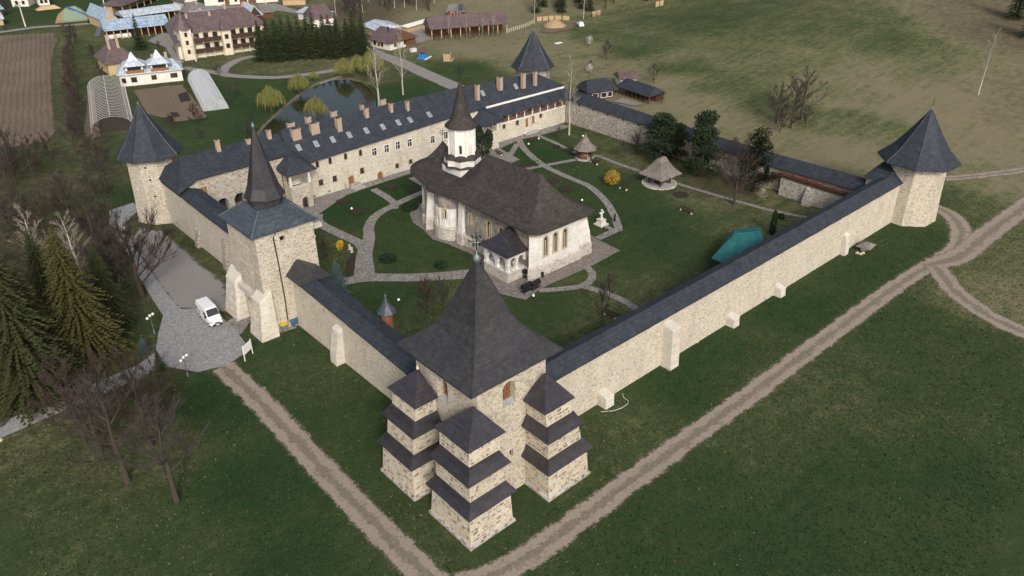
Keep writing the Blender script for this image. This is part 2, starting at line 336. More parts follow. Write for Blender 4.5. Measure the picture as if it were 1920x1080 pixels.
# ================================================================ THE GROUND
# greenness g (1 lush lawn .. 0 dry brown), litter l (leaf litter / dark soil) surveyed at places on the ground
GS = [  # u, v, g, l
 (100, 960, .68, .12), (300, 1000, .68, .1), (200, 860, .55, .35), (480, 900, .95, 0), (560, 1040, .9, 0), (420, 760, .95, 0), (300, 830, .5, .3), (560, 700, .7, .05),
 (640, 800, .8, .05), (520, 660, .75, 0), (700, 960, .7, .12), (850, 1060, .68, .1), (1000, 1000, .75, .1), (1120, 800, .55, .1), (1250, 720, .85, 0), (1180, 790, .6, 0),
 (1330, 660, .85, 0), (1480, 580, .9, 0), (1620, 500, .9, 0), (1730, 450, .85, 0), (1560, 470, .7, 0), (1500, 720, .55, 0), (1400, 830, .6, .05), (1200, 980, .85, 0), (1050, 1070, .8, 0),
 (1600, 660, .65, 0), (1700, 620, .75, 0), (1850, 660, .75, 0), (1600, 900, .8, 0), (1800, 900, .8, 0), (1500, 1030, .85, 0), (1900, 1040, .75, 0), (1720, 760, .7, .03), (1350, 900, .8, 0),
 (1830, 520, .35, .1), (1890, 570, .25, .15), (1880, 470, .4, .1), (1830, 400, .5, .05), (1790, 370, .6, 0), (1860, 340, .2, .15), (1900, 280, .1, .15), (1800, 240, .12, .05),
 (640, 395, .95, 0), (740, 355, .95, 0), (780, 420, .8, .05), (740, 440, .8, .05), (800, 470, .75, 0), (720, 570, .85, .05), (800, 590, .5, .1), (1030, 590, .8, .05), (1080, 640, .6, .1), (620, 460, .6, .3),
 (1020, 280, .9, 0), (1080, 350, .8, 0), (1160, 340, .85, 0), (1200, 400, .9, 0), (1250, 450, .85, 0), (1180, 480, .8, 0), (1250, 520, .6, 0), (1350, 410, .6, .1), (1400, 430, .5, .15), (1300, 480, .75, 0), (1450, 400, .5, .2),
 (1200, 310, .4, .3), (1120, 255, .6, .15), (1350, 360, .35, .45), (1480, 400, .35, .2), (1180, 560, .5, .1), (1120, 600, .5, .2),
 (1080, 60, .65, 0), (1200, 60, .5, 0), (1300, 40, .62, 0), (1500, 40, .5, 0), (1650, 40, .52, 0), (1400, 110, .42, 0), (1550, 110, .36, 0), (1700, 80, .55, 0), (1750, 120, .35, 0), (1650, 150, .22, 0), (1500, 170, .25, 0), (1350, 150, .4, 0),
 (1250, 110, .3, 0), (1180, 95, .65, 0), (1280, 125, .65, 0), (1370, 155, .65, 0), (1430, 190, .6, 0), (1560, 220, .5, 0), (1680, 250, .4, 0), (1600, 190, .22, 0), (1760, 190, .1, 0),
 (1250, 150, .2, .05), (1150, 130, .2, .1), (1350, 200, .2, .05), (1250, 190, .15, .05), (1500, 280, .2, .05), (1380, 240, .22, .05), (1600, 290, .12, .05), (1280, 225, .1, .1), (1100, 100, .2, .1),
 (1850, 60, .05, .5), (1800, 30, .08, .4), (1900, 160, .1, .3), (1860, 220, .05, .3), (1000, 90, .15, .1), (1040, 60, .1, .1), (870, 130, .8, 0), (900, 150, .7, 0), (960, 120, .3, .05), (900, 95, .15, .05), (800, 30, .1, .15), (940, 20, .12, .15), (700, 30, .05, .6), (640, 20, .05, .6),
 (740, 165, .85, 0), (790, 170, .85, 0), (720, 150, .5, .3), (560, 130, .35, .4), (500, 125, .45, .3), (640, 130, .4, .3), (470, 160, .85, 0), (460, 200, .9, 0), (430, 240, .85, 0), (360, 250, .7, .1), (520, 150, .8, 0), (420, 170, .8, 0),
 (110, 20, .85, 0), (60, 40, .75, 0), (180, 20, .85, 0), (260, 5, .85, 0), (40, 55, .6, 0), (170, 60, .5, .1), (180, 110, .75, .05), (160, 170, .6, .25), (200, 60, .45, .2), (130, 120, .4, .5), (140, 260, .5, .4), (270, 100, .55, .15), (420, 25, .4, .05), (540, 25, .5, .1), (470, 40, .6, 0),
 (60, 300, .6, .35), (40, 380, .4, .6), (120, 350, .4, .6), (200, 330, .5, .45), (230, 370, .85, .1), (170, 380, .6, .4), (60, 450, .35, .7), (200, 450, .35, .6), (240, 560, .5, .45), (260, 620, .75, .15), (100, 700, .4, .6), (280, 660, .5, .3), (40, 830, .5, .3), (360, 440, .55, .3), (400, 500, .5, .3), (320, 430, .7, .2)]
gp = np.array([[*at(u, v)[:2], g, l] for u, v, g, l in GS])
def ground_attr(x, y):
    q = np.stack([x, y], 1); n = len(q); g = np.zeros(n); l = np.zeros(n)
    cam2 = np.array([CAM.x, CAM.y])
    for i0 in range(0, n, 20000):
        qq = q[i0:i0+20000]
        d2 = ((qq[:, None, :]-gp[None, :, :2])**2).sum(2)/(((gp[:, :2]-cam2)**2).sum(1)[None, :])
        w = 1/(d2+.0006)**2; w /= w.sum(1, keepdims=True)
        g[i0:i0+20000] = w@gp[:, 2]; l[i0:i0+20000] = w@gp[:, 3]
    return g, l
m, t, b = newmat('grass')
v = pos(t)
ag = N(t, 'Attribute', attribute_name='green').outputs['Fac']; al = N(t, 'Attribute', attribute_name='litter').outputs['Fac']
n1 = noise(t, v, .10, 6, .65); n2 = noise(t, v, .55, 6, .7); n3 = noise(t, v, 2.2, 6, .8); n4 = noise(t, v, 6, 4, .8)
aniso = noise(t, pos(t, (.10, 1.0, 1)), .7, 5, .7)
gg = mth(t, 'ADD', ag, mth(t, 'MULTIPLY', mth(t, 'SUBTRACT', n1, .5), .6))
gg = mth(t, 'ADD', gg, mth(t, 'MULTIPLY', mth(t, 'SUBTRACT', n2, .5), .65))
gg = mth(t, 'ADD', gg, mth(t, 'MULTIPLY', mth(t, 'SUBTRACT', n3, .5), 1.2))
gg = mth(t, 'ADD', gg, mth(t, 'MULTIPLY', mth(t, 'SUBTRACT', aniso, .5), mth(t, 'MULTIPLY', mth(t, 'SUBTRACT', 1.0, ag), .9)))
col = ramp(t, gg, [(0, (.250, .212, .140)), (.22, (.212, .196, .116)), (.42, (.128, .140, .066)), (.62, (.063, .084, .035)), (.85, (.039, .068, .026)), (1.05, (.026, .057, .021))])
col = mixc(t, mth(t, 'MULTIPLY', ramp(t, mth(t, 'ADD', al, mth(t, 'MULTIPLY', mth(t, 'SUBTRACT', n2, .5), .8)), [(.15, (0, 0, 0)), (.7, (1, 1, 1))]), .8), col, (.052, .042, .030))
col = mixc(t, .8, col, ramp(t, n4, [(.32, (.42, .42, .42)), (.68, (1.45, 1.45, 1.4))]), 'MULTIPLY')
col = mixc(t, .6, col, ramp(t, n3, [(.25, (.55, .55, .55)), (.75, (1.2, 1.2, 1.15))]), 'MULTIPLY')
t.links.new(col, b.inputs['Base Color']); b.inputs['Roughness'].default_value = .95; b.inputs['Specular IOR Level'].default_value = .05
bump(t, b, mth(t, 'ADD', n3, n4), .12, .8)
def grid(x0, x1, y0, y1, st):
    xs = np.arange(x0, x1+.01, st); ys = np.arange(y0, y1+.01, st); return xs, ys
xs = np.concatenate([np.arange(-900, -130, 40), np.arange(-130, 440, 2.2), np.arange(440, 1500, 50)])
ys = np.concatenate([np.arange(-900, -120, 40), np.arange(-120, 480, 2.2), np.arange(480, 1500, 50)])
X, Y = np.meshgrid(xs, ys); x = X.ravel(); y = Y.ravel(); z = hz(x, y)
def bumps(x, y): return .06*np.sin(x*.9+1.3*np.sin(y*.5))*np.cos(y*.8+np.sin(x*.35))
vv = np.stack([x, y, z], 1); nx, ny = len(xs), len(ys)
idx = np.arange(nx*ny).reshape(ny, nx)
fq = np.stack([idx[:-1, :-1].ravel(), idx[:-1, 1:].ravel(), idx[1:, 1:].ravel(), idx[1:, :-1].ravel()], 1)
me = bpy.data.meshes.new('ground'); me.from_pydata(vv.tolist(), [], fq.tolist()); me.update()
g, l = ground_attr(x, y)
for nm, arr in (('green', g), ('litter', l)):
    a = me.attributes.new(nm, 'FLOAT', 'POINT'); a.data.foreach_set('value', arr.astype(np.float32))
me.polygons.foreach_set('use_smooth', [True]*len(me.polygons)); me.materials.append(m)
ground = bpy.data.objects.new('ground', me); COL.objects.link(ground); struct(ground)
# ---- path and road materials
def soft(name, cols, edge=.0, tracks=False, scale=1.6, cell=0.0, cellc=None, wear=.5):
    """loose surface whose rim breaks up into the grass"""
    m, t, b = newmat(name); v = pos(t)
    f = noise(t, v, scale, 6, .7); big = noise(t, v, .25, 4); fine = noise(t, v, 9, 3, .7)
    c = ramp(t, mth(t, 'ADD', mth(t, 'MULTIPLY', f, .6), mth(t, 'MULTIPLY', fine, .4)), [(i/(len(cols)-1)*.5+.25, q) for i, q in enumerate(cols)])
    if cell:
        vo = N(t, 'TexVoronoi', feature='DISTANCE_TO_EDGE'); vo.inputs['Scale'].default_value = cell; t.links.new(v, vo.inputs['Vector'])
        vc = N(t, 'TexVoronoi'); vc.inputs['Scale'].default_value = cell; t.links.new(v, vc.inputs['Vector'])
        sp2 = N(t, 'SeparateColor'); t.links.new(vc.outputs['Color'], sp2.inputs[0])
        c = mixc(t, .75, c, ramp(t, sp2.outputs[0], [(0, (.65, .65, .66)), (1, (1.2, 1.2, 1.2))]), 'MULTIPLY')
        c = mixc(t, mth(t, 'MULTIPLY', mth(t, 'LESS_THAN', vo.outputs['Distance'], .07), .75), c, cellc)
        bump(t, b, vo.outputs['Distance'], .03, .5)
    else: bump(t, b, mth(t, 'ADD', f, fine), .06, .7)
    e = N(t, 'Attribute', attribute_name='rim').outputs['Fac']
    if tracks:
        k = N(t, 'Attribute', attribute_name='rut').outputs['Fac']
        kk = mth(t, 'ADD', k, mth(t, 'ADD', mth(t, 'MULTIPLY', mth(t, 'SUBTRACT', f, .5), 1.5), mth(t, 'MULTIPLY', mth(t, 'SUBTRACT', noise(t, v, .45, 5, .7), .5), 2.6)))
        c = mixc(t, mth(t, 'MULTIPLY', ramp(t, kk, [(.45, (1, 1, 1)), (.75, (0, 0, 0))]), wear), c, ramp(t, mth(t, 'ADD', mth(t, 'MULTIPLY', fine, .5), mth(t, 'MULTIPLY', f, .5)), [(.36, (.040, .050, .022)), (.62, (.20, .175, .14))]))
    t.links.new(c, b.inputs['Base Color']); b.inputs['Roughness'].default_value = .95; b.inputs['Specular IOR Level'].default_value = .1
    if edge:
        al = ramp(t, mth(t, 'ADD', e, mth(t, 'ADD', mth(t, 'MULTIPLY', mth(t, 'SUBTRACT', noise(t, v, 2.6, 6, .8), .5), edge), mth(t, 'MULTIPLY', mth(t, 'SUBTRACT', noise(t, v, .5, 3, .6), .5), edge*.7))), [(.25, (0, 0, 0)), (.6, (1, 1, 1))])
        t.links.new(al, b.inputs['Alpha'])
    return m
soft('gravel', [(.19, .158, .122), (.29, .245, .195), (.37, .318, .255)], 1.6, True, scale=2.4, wear=.62)
soft('paving', [(.20, .185, .17), (.28, .26, .24), (.33, .31, .29)], 0, cell=2.2, cellc=(.11, .10, .09))
soft('cobble', [(.24, .24, .245), (.31, .31, .315), (.37, .37, .375)], 0, cell=3.8, cellc=(.19, .185, .18))
soft('coarse_paving', [(.17, .15, .135), (.25, .22, .20), (.31, .28, .25)], 0, cell=2.8, cellc=(.09, .08, .07))
soft('asphalt', [(.17, .155, .14), (.25, .235, .215), (.30, .285, .265)], .8, scale=.9)
soft('trodden', [(.19, .18, .172), (.25, .24, .23), (.30, .29, .28)], 1.3)
soft('ploughed', [(.13, .102, .075), (.17, .135, .10), (.205, .165, .125)], .8)
soft('soil', [(.035, .026, .022), (.055, .042, .034)], .8)
soft('bare_earth', [(.13, .10, .07), (.19, .15, .11)], .9)
LAY = [0]; ROADS = []; AREAS = []
def lay():
    LAY[0] += 1; return .006+.004*LAY[0]
def strip(name, pts, w, mat, k=4, wid=None, stepm=1.2, lift=None):
    """road or path: pts on the ground, Catmull-Rom smoothed, draped over the ground"""
    P = [Vector((p[0], p[1], 0)) for p in pts]; out = []; ws = []
    wl = wid or [w]*len(P)
    for i in range(len(P)-1):
        p0, p1, p2, p3 = P[max(i-1, 0)], P[i], P[i+1], P[min(i+2, len(P)-1)]
        n = max(2, int((p2-p1).length/stepm))
        for j in range(n):
            s = j/n
            out.append(.5*((2*p1)+(p2-p0)*s+(2*p0-5*p1+4*p2-p3)*s*s+(3*p1-p0-3*p2+p3)*s**3)); ws.append(wl[i]*(1-s)+wl[i+1]*s)
    out.append(P[-1]); ws.append(wl[-1]); ROADS.append((out, ws))
    cross_ = [-.72, -.5, -.34, -.20, 0, .20, .34, .5, .72] if M[mat].node_tree.nodes['Principled BSDF'].inputs['Alpha'].is_linked else [-.5, 0, .5]
    prof = {-.72: (0, .8), -.5: (.45, 1), -.34: (1, 1), -.20: (1, .75), 0: (1, 0), .20: (1, .75), .34: (1, 1), .5: (.45, 1), .72: (0, .8)}
    vs = []; rim = []; rut = []; zl = lay() if lift is None else lift
    for i, p in enumerate(out):
        d = (out[min(i+1, len(out)-1)]-out[max(i-1, 0)]).normalized(); sd = Vector((-d.y, d.x, 0))
        for c in cross_:
            q = p+sd*ws[i]*c; vs.append((q.x, q.y, hz1(q.x, q.y)+zl)); rim.append(prof[c][0]); rut.append(prof[c][1])
    n = len(cross_); fs = [(i*n+j, i*n+j+1, (i+1)*n+j+1, (i+1)*n+j) for i in range(len(out)-1) for j in range(n-1)]
    me = bpy.data.meshes.new(name); me.from_pydata(vs, [], fs); me.update(); me.materials.append(M[mat])
    for nm, arr in (('rim', rim), ('rut', rut)):
        a = me.attributes.new(nm, 'FLOAT', 'POINT'); a.data.foreach_set('value', np.array(arr, np.float32))
    o = bpy.data.objects.new(name, me); COL.objects.link(o); return struct(o)
def patch(name, poly, mat, soft_=1.5, kerb=0.0, th=0.0, hole=None):
    """flat area: polygon with an inner rim ring for the soft edge"""
    from mathutils.geometry import tessellate_polygon
    P = [Vector((p[0], p[1], 0)) for p in poly]; n = len(P); zl = lay()
    AREAS.append([(p.x, p.y) for p in P])
    A = sum(P[i].x*P[(i+1) % n].y-P[(i+1) % n].x*P[i].y for i in range(n))
    if A < 0: P.reverse()
    I = []
    for i in range(n):
        d1 = (P[i]-P[i-1]).normalized(); d2 = (P[(i+1) % n]-P[i]).normalized()
        nn = (Vector((-d1.y, d1.x, 0))+Vector((-d2.y, d2.x, 0))); nn = nn/max(.6, nn.length**2/2)
        I.append(P[i]+nn*soft_)
    vs = [(p.x, p.y, hz1(p.x, p.y)+zl) for p in P+I]
    fs = [(i, (i+1) % n, n+(i+1) % n, n+i) for i in range(n)]
    for tr in tessellate_polygon([I]): fs.append(tuple(n+k for k in tr))
    if th:
        k0 = len(vs); vs += [(p.x, p.y, hz1(p.x, p.y)-.1) for p in P]; fs += [(k0+i, k0+(i+1) % n, (i+1) % n, i) for i in range(n)]
    me = bpy.data.meshes.new(name); me.from_pydata(vs, [], fs); me.update(); me.materials.append(M[mat])
    bm = bmesh.new(); bm.from_mesh(me); bmesh.ops.recalc_face_normals(bm, faces=bm.faces); bm.to_mesh(me); bm.free()
    a = me.attributes.new('rim', 'FLOAT', 'POINT'); r = np.ones(len(vs), np.float32); r[:n] = 0; a.data.foreach_set('value', r)
    o = bpy.data.objects.new(name, me); COL.objects.link(o); return struct(o)
def A(*uv): return [at(*p) for p in uv]
def ell(cx, cy, rx, ry, n=20, rot=0): return [(cx+rx*math.cos(a)*math.cos(rot)-ry*math.sin(a)*math.sin(rot), cy+rx*math.cos(a)*math.sin(rot)+ry*math.sin(a)*math.cos(rot)) for a in [2*math.pi*k/n for k in range(n)]]
# ---- outside: gravel tracks round the walls, forecourt, lane
strip('gravel_track', A((840, 1120), (770, 1050), (705, 985), (640, 918), (541, 810), (480, 745), (418, 687)), 2.9, 'gravel')
strip('gravel_track', A((860, 1100), (960, 1062), (1085, 975), (1250, 852), (1400, 745), (1540, 640), (1690, 530), (1760, 490)), 2.75, 'gravel')
strip('gravel_track', A((1745, 500), (1792, 470), (1803, 435), (1785, 405), (1755, 390), (1700, 372)), 3.4, 'gravel')
strip('gravel_track', A((1750, 495), (1800, 480), (1850, 440), (1925, 385), (2000, 335)), 3.8, 'gravel')
strip('gravel_track', A((1755, 500), (1790, 545), (1850, 590), (1925, 625), (2010, 655)), 3.3, 'gravel')
strip('worn_path', A((1770, 335), (1830, 330), (1925, 318)), 2.2, 'gravel')
patch('trodden_yard', A((238, 445), (262, 424), (312, 432), (378, 490), (430, 532), (436, 590), (385, 586), (325, 580), (290, 535)), 'trodden', 1.6)
patch('cobbled_forecourt', A((205, 395), (250, 380), (262, 392), (232, 420), (250, 460), (290, 520), (320, 560), (340, 580), (405, 577), (425, 605), (456, 583), (470, 600), (448, 628), (470, 655), (425, 686), (370, 698), (316, 688), (296, 694), (270, 695), (256, 686), (292, 660), (297, 625), (306, 592), (285, 560), (262, 520), (235, 470), (205, 430)), 'cobble', .3)
patch('gate_paving', A((424, 604), (463, 578), (492, 560), (510, 585), (470, 601), (452, 628)), 'paving', .3)
strip('footpath', A((272, 690), (225, 712), (130, 752), (60, 782), (-40, 825)), 3.1, 'cobble')
# ---- inside the walls: paths
CY = 80.2
patch('courtyard_pavement', [(22.8, CY), (92, CY), (93, 76.9)]+[tuple(p[:2]) for p in A((1005, 256), (975, 262), (935, 280), (905, 290))]+[tuple(p[:2]) for p in A((762, 328), (710, 345), (650, 366), (600, 400), (590, 420))]+[(21, 78)], 'paving', .3)
def path(pts, w, mat='paving'): return strip('footpath', A(*pts), w, mat)
path([(596, 402), (598, 418), (640, 440), (676, 458), (684, 480)], 2.0)
path([(700, 355), (722, 368), (740, 382), (738, 392)], 1.6)
path([(800, 355), (745, 382), (705, 402), (690, 425), (694, 445), (688, 470), (684, 495), (683, 520)], None, 'paving') if False else strip('footpath', A((805, 355), (745, 382), (706, 404), (692, 425), (692, 448), (684, 475), (683, 500), (684, 522)), 1.6, 'paving', wid=[1.7, 1.7, 1.8, 1.9, 2.1, 2.6, 3.2, 3.4])
strip('footpath', A((640, 530), (690, 521), (760, 521), (830, 518), (900, 512)), 2.6, 'paving', wid=[2.0, 2.6, 2.5, 2.6, 3.4])
path([(772, 333), (800, 350)], 1.6)
patch('church_pavement', A((800, 377), (778, 388), (768, 402), (775, 418), (795, 432), (812, 450), (840, 458), (885, 478), (905, 495), (880, 512), (870, 535), (985, 563), (1018, 540), (1062, 520), (1108, 500), (1163, 470), (1117, 448), (1095, 430), (1000, 330), (800, 330)), 'coarse_paving', .3)
path([(1010, 545), (1045, 543), (1090, 537), (1108, 525), (1110, 512), (1098, 500)], 1.3)
path([(1095, 538), (1130, 548), (1170, 565), (1204, 588)], 1.3)
path([(1120, 448), (1155, 432), (1160, 430), (1150, 402), (1133, 375), (1105, 350), (1070, 335), (1020, 311), (985, 282), (973, 262)], 1.5)
path([(985, 318), (1020, 311), (1080, 300)], 1.3)
path([(970, 270), (955, 292), (935, 300)], 1.3)
path([(1005, 253), (1040, 268), (1080, 287), (1120, 293), (1160, 308), (1210, 325), (1270, 345), (1340, 366), (1400, 383), (1445, 395), (1530, 412)], 1.1)
path([(1133, 424), (1150, 432)], 1.0)
patch('bench_paving', A((902, 300), (925, 272), (975, 300), (945, 312)), 'paving', .2)
# flower beds and soil rings in the lawns
for u, v, r in [(643, 378, 1.5), (671, 397, 1.5), (733, 351, 1.3), (776, 357, 1.4), (1000, 262, 1.6), (1066, 282, 1.4), (985, 311, 1.4), (1037, 341, 1.5), (1062, 355, 1.7), (1277, 366, 1.7), (1042, 275, 1.1)]:
    p = at(u, v); patch('flower_bed', ell(p.x, p.y, r, r, 24), 'soil', .35)
patch('flower_bed', A((655, 520), (668, 505), (668, 485), (664, 470), (650, 490), (645, 515)), 'soil', .5)
# ---- beyond the walls
strip('valley_road', A((665, 70), (700, 98), (745, 115), (800, 140), (845, 160), (900, 185), (960, 215)), 5.2, 'asphalt')
strip('park_path', A((700, 108), (660, 125), (600, 137), (520, 146), (450, 144), (420, 140), (422, 128), (450, 112), (480, 106)), 3.2, 'asphalt')
strip('park_path', A((425, 141), (385, 134), (343, 128)), 3.0, 'asphalt')
strip('village_lane', A((-60, 66), (0, 61), (60, 53), (80, 51), (130, 48), (198, 42)), 3.6, 'asphalt')
patch('farm_yard', A((300, 62), (345, 62), (330, 80), (350, 120), (320, 118), (305, 90), (270, 78)), 'asphalt', 2)
patch('farm_yard', A((285, 22), (345, 0), (420, 12), (520, 6), (590, 30), (520, 22), (420, 28), (380, 30), (320, 20)), 'asphalt', 2)
patch('farm_yard', A((735, 60), (800, 50), (815, 75), (780, 85), (745, 78)), 'asphalt', 2)
_t = M['ploughed'].node_tree; _b = _t.nodes['Principled BSDF']; _src = _b.inputs['Base Color'].links[0].from_socket
_fa, _fb = at(60, 70), at(55, 270); _mp = N(_t, 'Mapping'); _mp.inputs['Rotation'].default_value = (0, 0, -math.atan2(_fb.y-_fa.y, _fb.x-_fa.x)); _t.links.new(N(_t, 'NewGeometry').outputs['Position'], _mp.inputs[0])
_w = N(_t, 'TexWave', bands_direction='Y'); _w.inputs['Scale'].default_value = .22; _w.inputs['Distortion'].default_value = 3.5; _w.inputs['Detail'].default_value = 4; _w.inputs['Detail Scale'].default_value = .6; _t.links.new(_mp.outputs[0], _w.inputs[0])
_c = mixc(_t, .6, _src, ramp(_t, _w.outputs['Fac'], [(0, (.72, .70, .68)), (1, (1.1, 1.1, 1.1))]), 'MULTIPLY')
_c = mixc(_t, .7, _c, ramp(_t, noise(_t, pos(_t), .06, 5, .65), [(.35, (.70, .69, .68)), (.65, (1.12, 1.1, 1.06))]), 'MULTIPLY'); _t.links.new(_c, _b.inputs['Base Color'])
patch('ploughed_field', A((-90, 75), (0, 66), (112, 60), (118, 75), (108, 110), (107, 145), (112, 200), (116, 250), (100, 268), (0, 285), (-110, 300)), 'ploughed', 3.5)
patch('ploughed_field', A((160, 170), (183, 170), (190, 225), (196, 255), (170, 268), (152, 250)), 'ploughed', 1.5)
patch('vegetable_plot', A((245, 170), (345, 158), (380, 200), (395, 222), (330, 232), (270, 215)), 'bare_earth', 1.5)
for q in [[(332, 178), (352, 172), (361, 190), (338, 194)], [(310, 190), (322, 188), (340, 220), (322, 222)], [(303, 222), (322, 218), (330, 228), (308, 230)]]:
    patch('dug_bed', A(*q), 'soil', .6)
for k in range(6):
    u = 275+k*6; strip('garden_row', A((u, 168), (u+28, 212)), .9, 'bare_earth')
m, t, b = newmat('mulch_film'); b.inputs['Base Color'].default_value = (.11, .115, .13, 1); b.inputs['Roughness'].default_value = .5
bump(t, b, noise(t, pos(t), 1.2, 4), .2)
strip('mulch_strip', A((310, 162), (322, 180), (342, 205)), 2.2, 'mulch_film', lift=.12)
patch('spoil_ground', A((1000, 62), (1020, 45), (1090, 42), (1085, 55), (1040, 66)), 'bare_earth', 4.5)
# pond
POND = A((478, 262), (500, 236), (532, 206), (560, 183), (590, 163), (620, 153), (652, 150), (678, 156), (694, 168), (704, 184), (706, 200), (700, 218), (660, 250), (580, 290))
patch('pond_bank', [(p.x+(p.x-56)*.07, p.y+(p.y-118)*.09) for p in POND], 'bare_earth', 1.5)
m, t, b = newmat('water'); b.inputs['Base Color'].default_value = (.016, .021, .011, 1); b.inputs['Roughness'].default_value = .05; b.inputs['Specular IOR Level'].default_value = .13
bump(t, b, noise(t, pos(t), 1.5, 3), .015, .35)
patch('pond_water', POND, 'water', .5)
strip('stone_embankment', A((600, 158), (622, 150), (642, 144)), 1.6, 'paving')
# ================================================================ FORTRESS
def wall_run(name, label, p0, p1, out_, zf, th=3.0, ridge=.75, over=.45, mat='wall_stone', zin=None, slope_in=.9, eave_in=None):
    """curtain wall from p0 to p1 (outer face), out_ = outward unit normal; zf(s) = outer eave height"""
    t = thing(name, label, 'wall', ((p0[0]+p1[0])/2, (p0[1]+p1[1])/2, 0))
    P0 = Vector((*p0, 0)); P1 = Vector((*p1, 0)); o = Vector((*out_, 0)); n = max(10, int((P1-P0).length/2.4)); wr_ = random.Random(int(p0[0]*7+p0[1]*3+p1[0]))
    b = MB(); rings = []; rr = []
    for i in range(n+1):
        s = i/n; p = P0.lerp(P1, s); z = zf(s); zi = z if zin is None else zin(s)
        rings.append([p+o*.25-Vector((0, 0, .4)), p-o*th-Vector((0, 0, .4)), p-o*th+Vector((0, 0, zi-.05)), p-o*(th*.5)+Vector((0, 0, z-.12)), p+Vector((0, 0, z-.12))])
        zr = z+ridge+wr_.uniform(-.05, .05); z += wr_.uniform(-.035, .035)
        q = [p+o*over+Vector((0, 0, z-.22)), p-o*1.35+Vector((0, 0, zr+.35)), p-o*(th+.5)+Vector((0, 0, zi-.1 if eave_in is None else eave_in(s)))]
        rr.append([q[0], q[1], q[2], q[2]-Vector((0, 0, .14)), q[1]-Vector((0, 0, .14)), q[0]-Vector((0, 0, .14))])
    b.loft(rings).build('masonry', mat, t)
    rf = MB().loft(rr).build('roof', 'slate', t)
    return t
def wall_buttress(parent, x, y, out_, w, d, h, top=.5, base=1.0, mat='block_stone', cap=True):
    """stepped raking buttress against a wall face"""
    o = Vector((*out_, 0)); u = Vector((-o.y, o.x, 0)); p = Vector((x, y, 0)); b = MB()
    def ring(dd, ww, z, b2=.0): return [p+u*ww/2-o*.4+Vector((0, 0, z)), p-u*ww/2-o*.4+Vector((0, 0, z)), p-u*ww/2+o*dd+Vector((0, 0, z-b2)), p+u*ww/2+o*dd+Vector((0, 0, z-b2))]
    b.loft([ring(d*base, w*1.05, -.3), ring(d*.95, w, h*.3), ring(d*top, w*.96, h, .0)])
    bt = b.build('buttress', mat, parent)
    c = MB(); c.loft([ring(d*top+.06, w*.96+.14, h, .0), ring(d*top+.02, w*.96+.1, h+.12, .02), ring(.05, w*.9, h+.45)]); c.build('coping', 'stone_pale' if mat == 'block_stone' else mat, bt)
    return bt
# right hand curtain wall (A to B)
rw = wall_run('curtain_wall', 'long sunlit rubble curtain wall with slate coping roof running to the right corner tower', (4.5, 0), (98.5, 0), (0, -1), lambda s: 7.95-.15*math.sin(3*s)+.0*s)
for (u, v), w, d, hgt, tp in [((1252, 684), 1.7, 1.9, 6.0, .8), ((1133, 757), 1.5, 1.7, 1.5, .9), ((1374, 610), 1.4, 1.6, 1.3, .9), ((1466, 556), 1.3, 1.5, 1.3, .9), ((1580, 476), 1.2, 1.1, 3.4, .55)]:
    p = at(u, v); wall_buttress(rw, p.x, -.05, (0, -1), w, d, hgt, tp)
# left curtain wall between front tower and gate tower
lw = wall_run('curtain_wall', 'rubble curtain wall between the front tower and the gate tower, slate roofed', (0, 4.5), (0, 41.6), (-1, 0), lambda s: 6.2+2.0*s, ridge=.25)
p = at(632, 680); wall_buttress(lw, -.05, p.y, (-1, 0), 1.5, 1.5, 5.0, .45)
b = MB(); b.loft([[(-.9, 37.4, 8.15), (-.9, 41.2, 8.3), (3.9, 41.2, 8.3), (3.9, 37.4, 8.15)], [(-.9, 37.4, 8.3), (-.9, 41.2, 8.45), (3.9, 41.2, 8.45), (3.9, 37.4, 8.3)], [(.9, 37.7, 10.0), (.9, 41.2, 10.2), (1.3, 41.2, 10.2), (1.3, 37.7, 10.0)]])
b.build('raised_roof', 'brown_slate', lw); MB().box(-.05, 3.5, 37.8, 41.2, 7, 8.14).build('raised_masonry', 'wall_stone', lw)
b = MB(); b.loft([[(-.5, 5.2, 6.45), (-.5, 7.6, 6.5), (2, 7.6, 8.2), (2, 5.2, 8.2)], [(-.45, 5.2, 6.6), (-.45, 7.6, 6.65), (1.95, 7.6, 8.4), (1.95, 5.2, 8.4)]]); b.build('flashing', 'slate', lw)
# left curtain wall between gate tower and round tower
lw2 = wall_run('curtain_wall', 'rubble curtain wall from the gate tower to the left round tower above the bare chestnut', (0, 49.6), (0, 90.5), (-1, 0), lambda s: 7.6+.7*s, ridge=.2)
for u, v in [(374, 462), (430, 505)]:
    p = at(u, v); wall_buttress(lw2, -.05, p.y, (-1, 0), 1.3, .9, 3.0 if u < 400 else 5.2, .4, mat='inner_stone')
# far right curtain wall (B to C), seen from inside
eave_z = lambda s: float(np.interp(s, [0, .05, .25, .42, .62, .85, 1], [5.2, 5.2, 4.9, 5.0, 5.4, 5.9, 6.1]))
fw = wall_run('curtain_wall', 'far grey rubble curtain wall with long slate roof behind the garden pines', (97.8, 2), (97.8, 88.5), (1, 0), lambda s: eave_z(s)+1.0, th=3.2, ridge=.35, mat='inner_stone', zin=eave_z, eave_in=lambda s: eave_z(s)-.05)
for k in range(12):
    y = 30+k*4.6; z = eave_z((y-2)/86.5)
    MB().box(94.25, 94.55, y-.12, y+.12, z-.75, z-.2).build('roof_strut', 'dark_wood', fw)
archbox(MB(), (94.62, 62.5, 2.6), (0, 1, 0), (1, 0, 0), 1.0, 1.9, .3, True, .05).build('niche', 'inner_stone', fw)
gal = thing('wall_walk', 'timber railed wall walk on thick stone base with stair by the right corner tower', 'walkway', (94, 10, 0))
MB().box(93.2, 94.59, 1.5, 20.6, -.2, 3.75).build('stone_base', 'inner_stone', gal)
wall_buttress(gal, 93.2, 14.2, (-1, 0), 1.5, 1.3, 2.9, .3, mat='inner_stone')
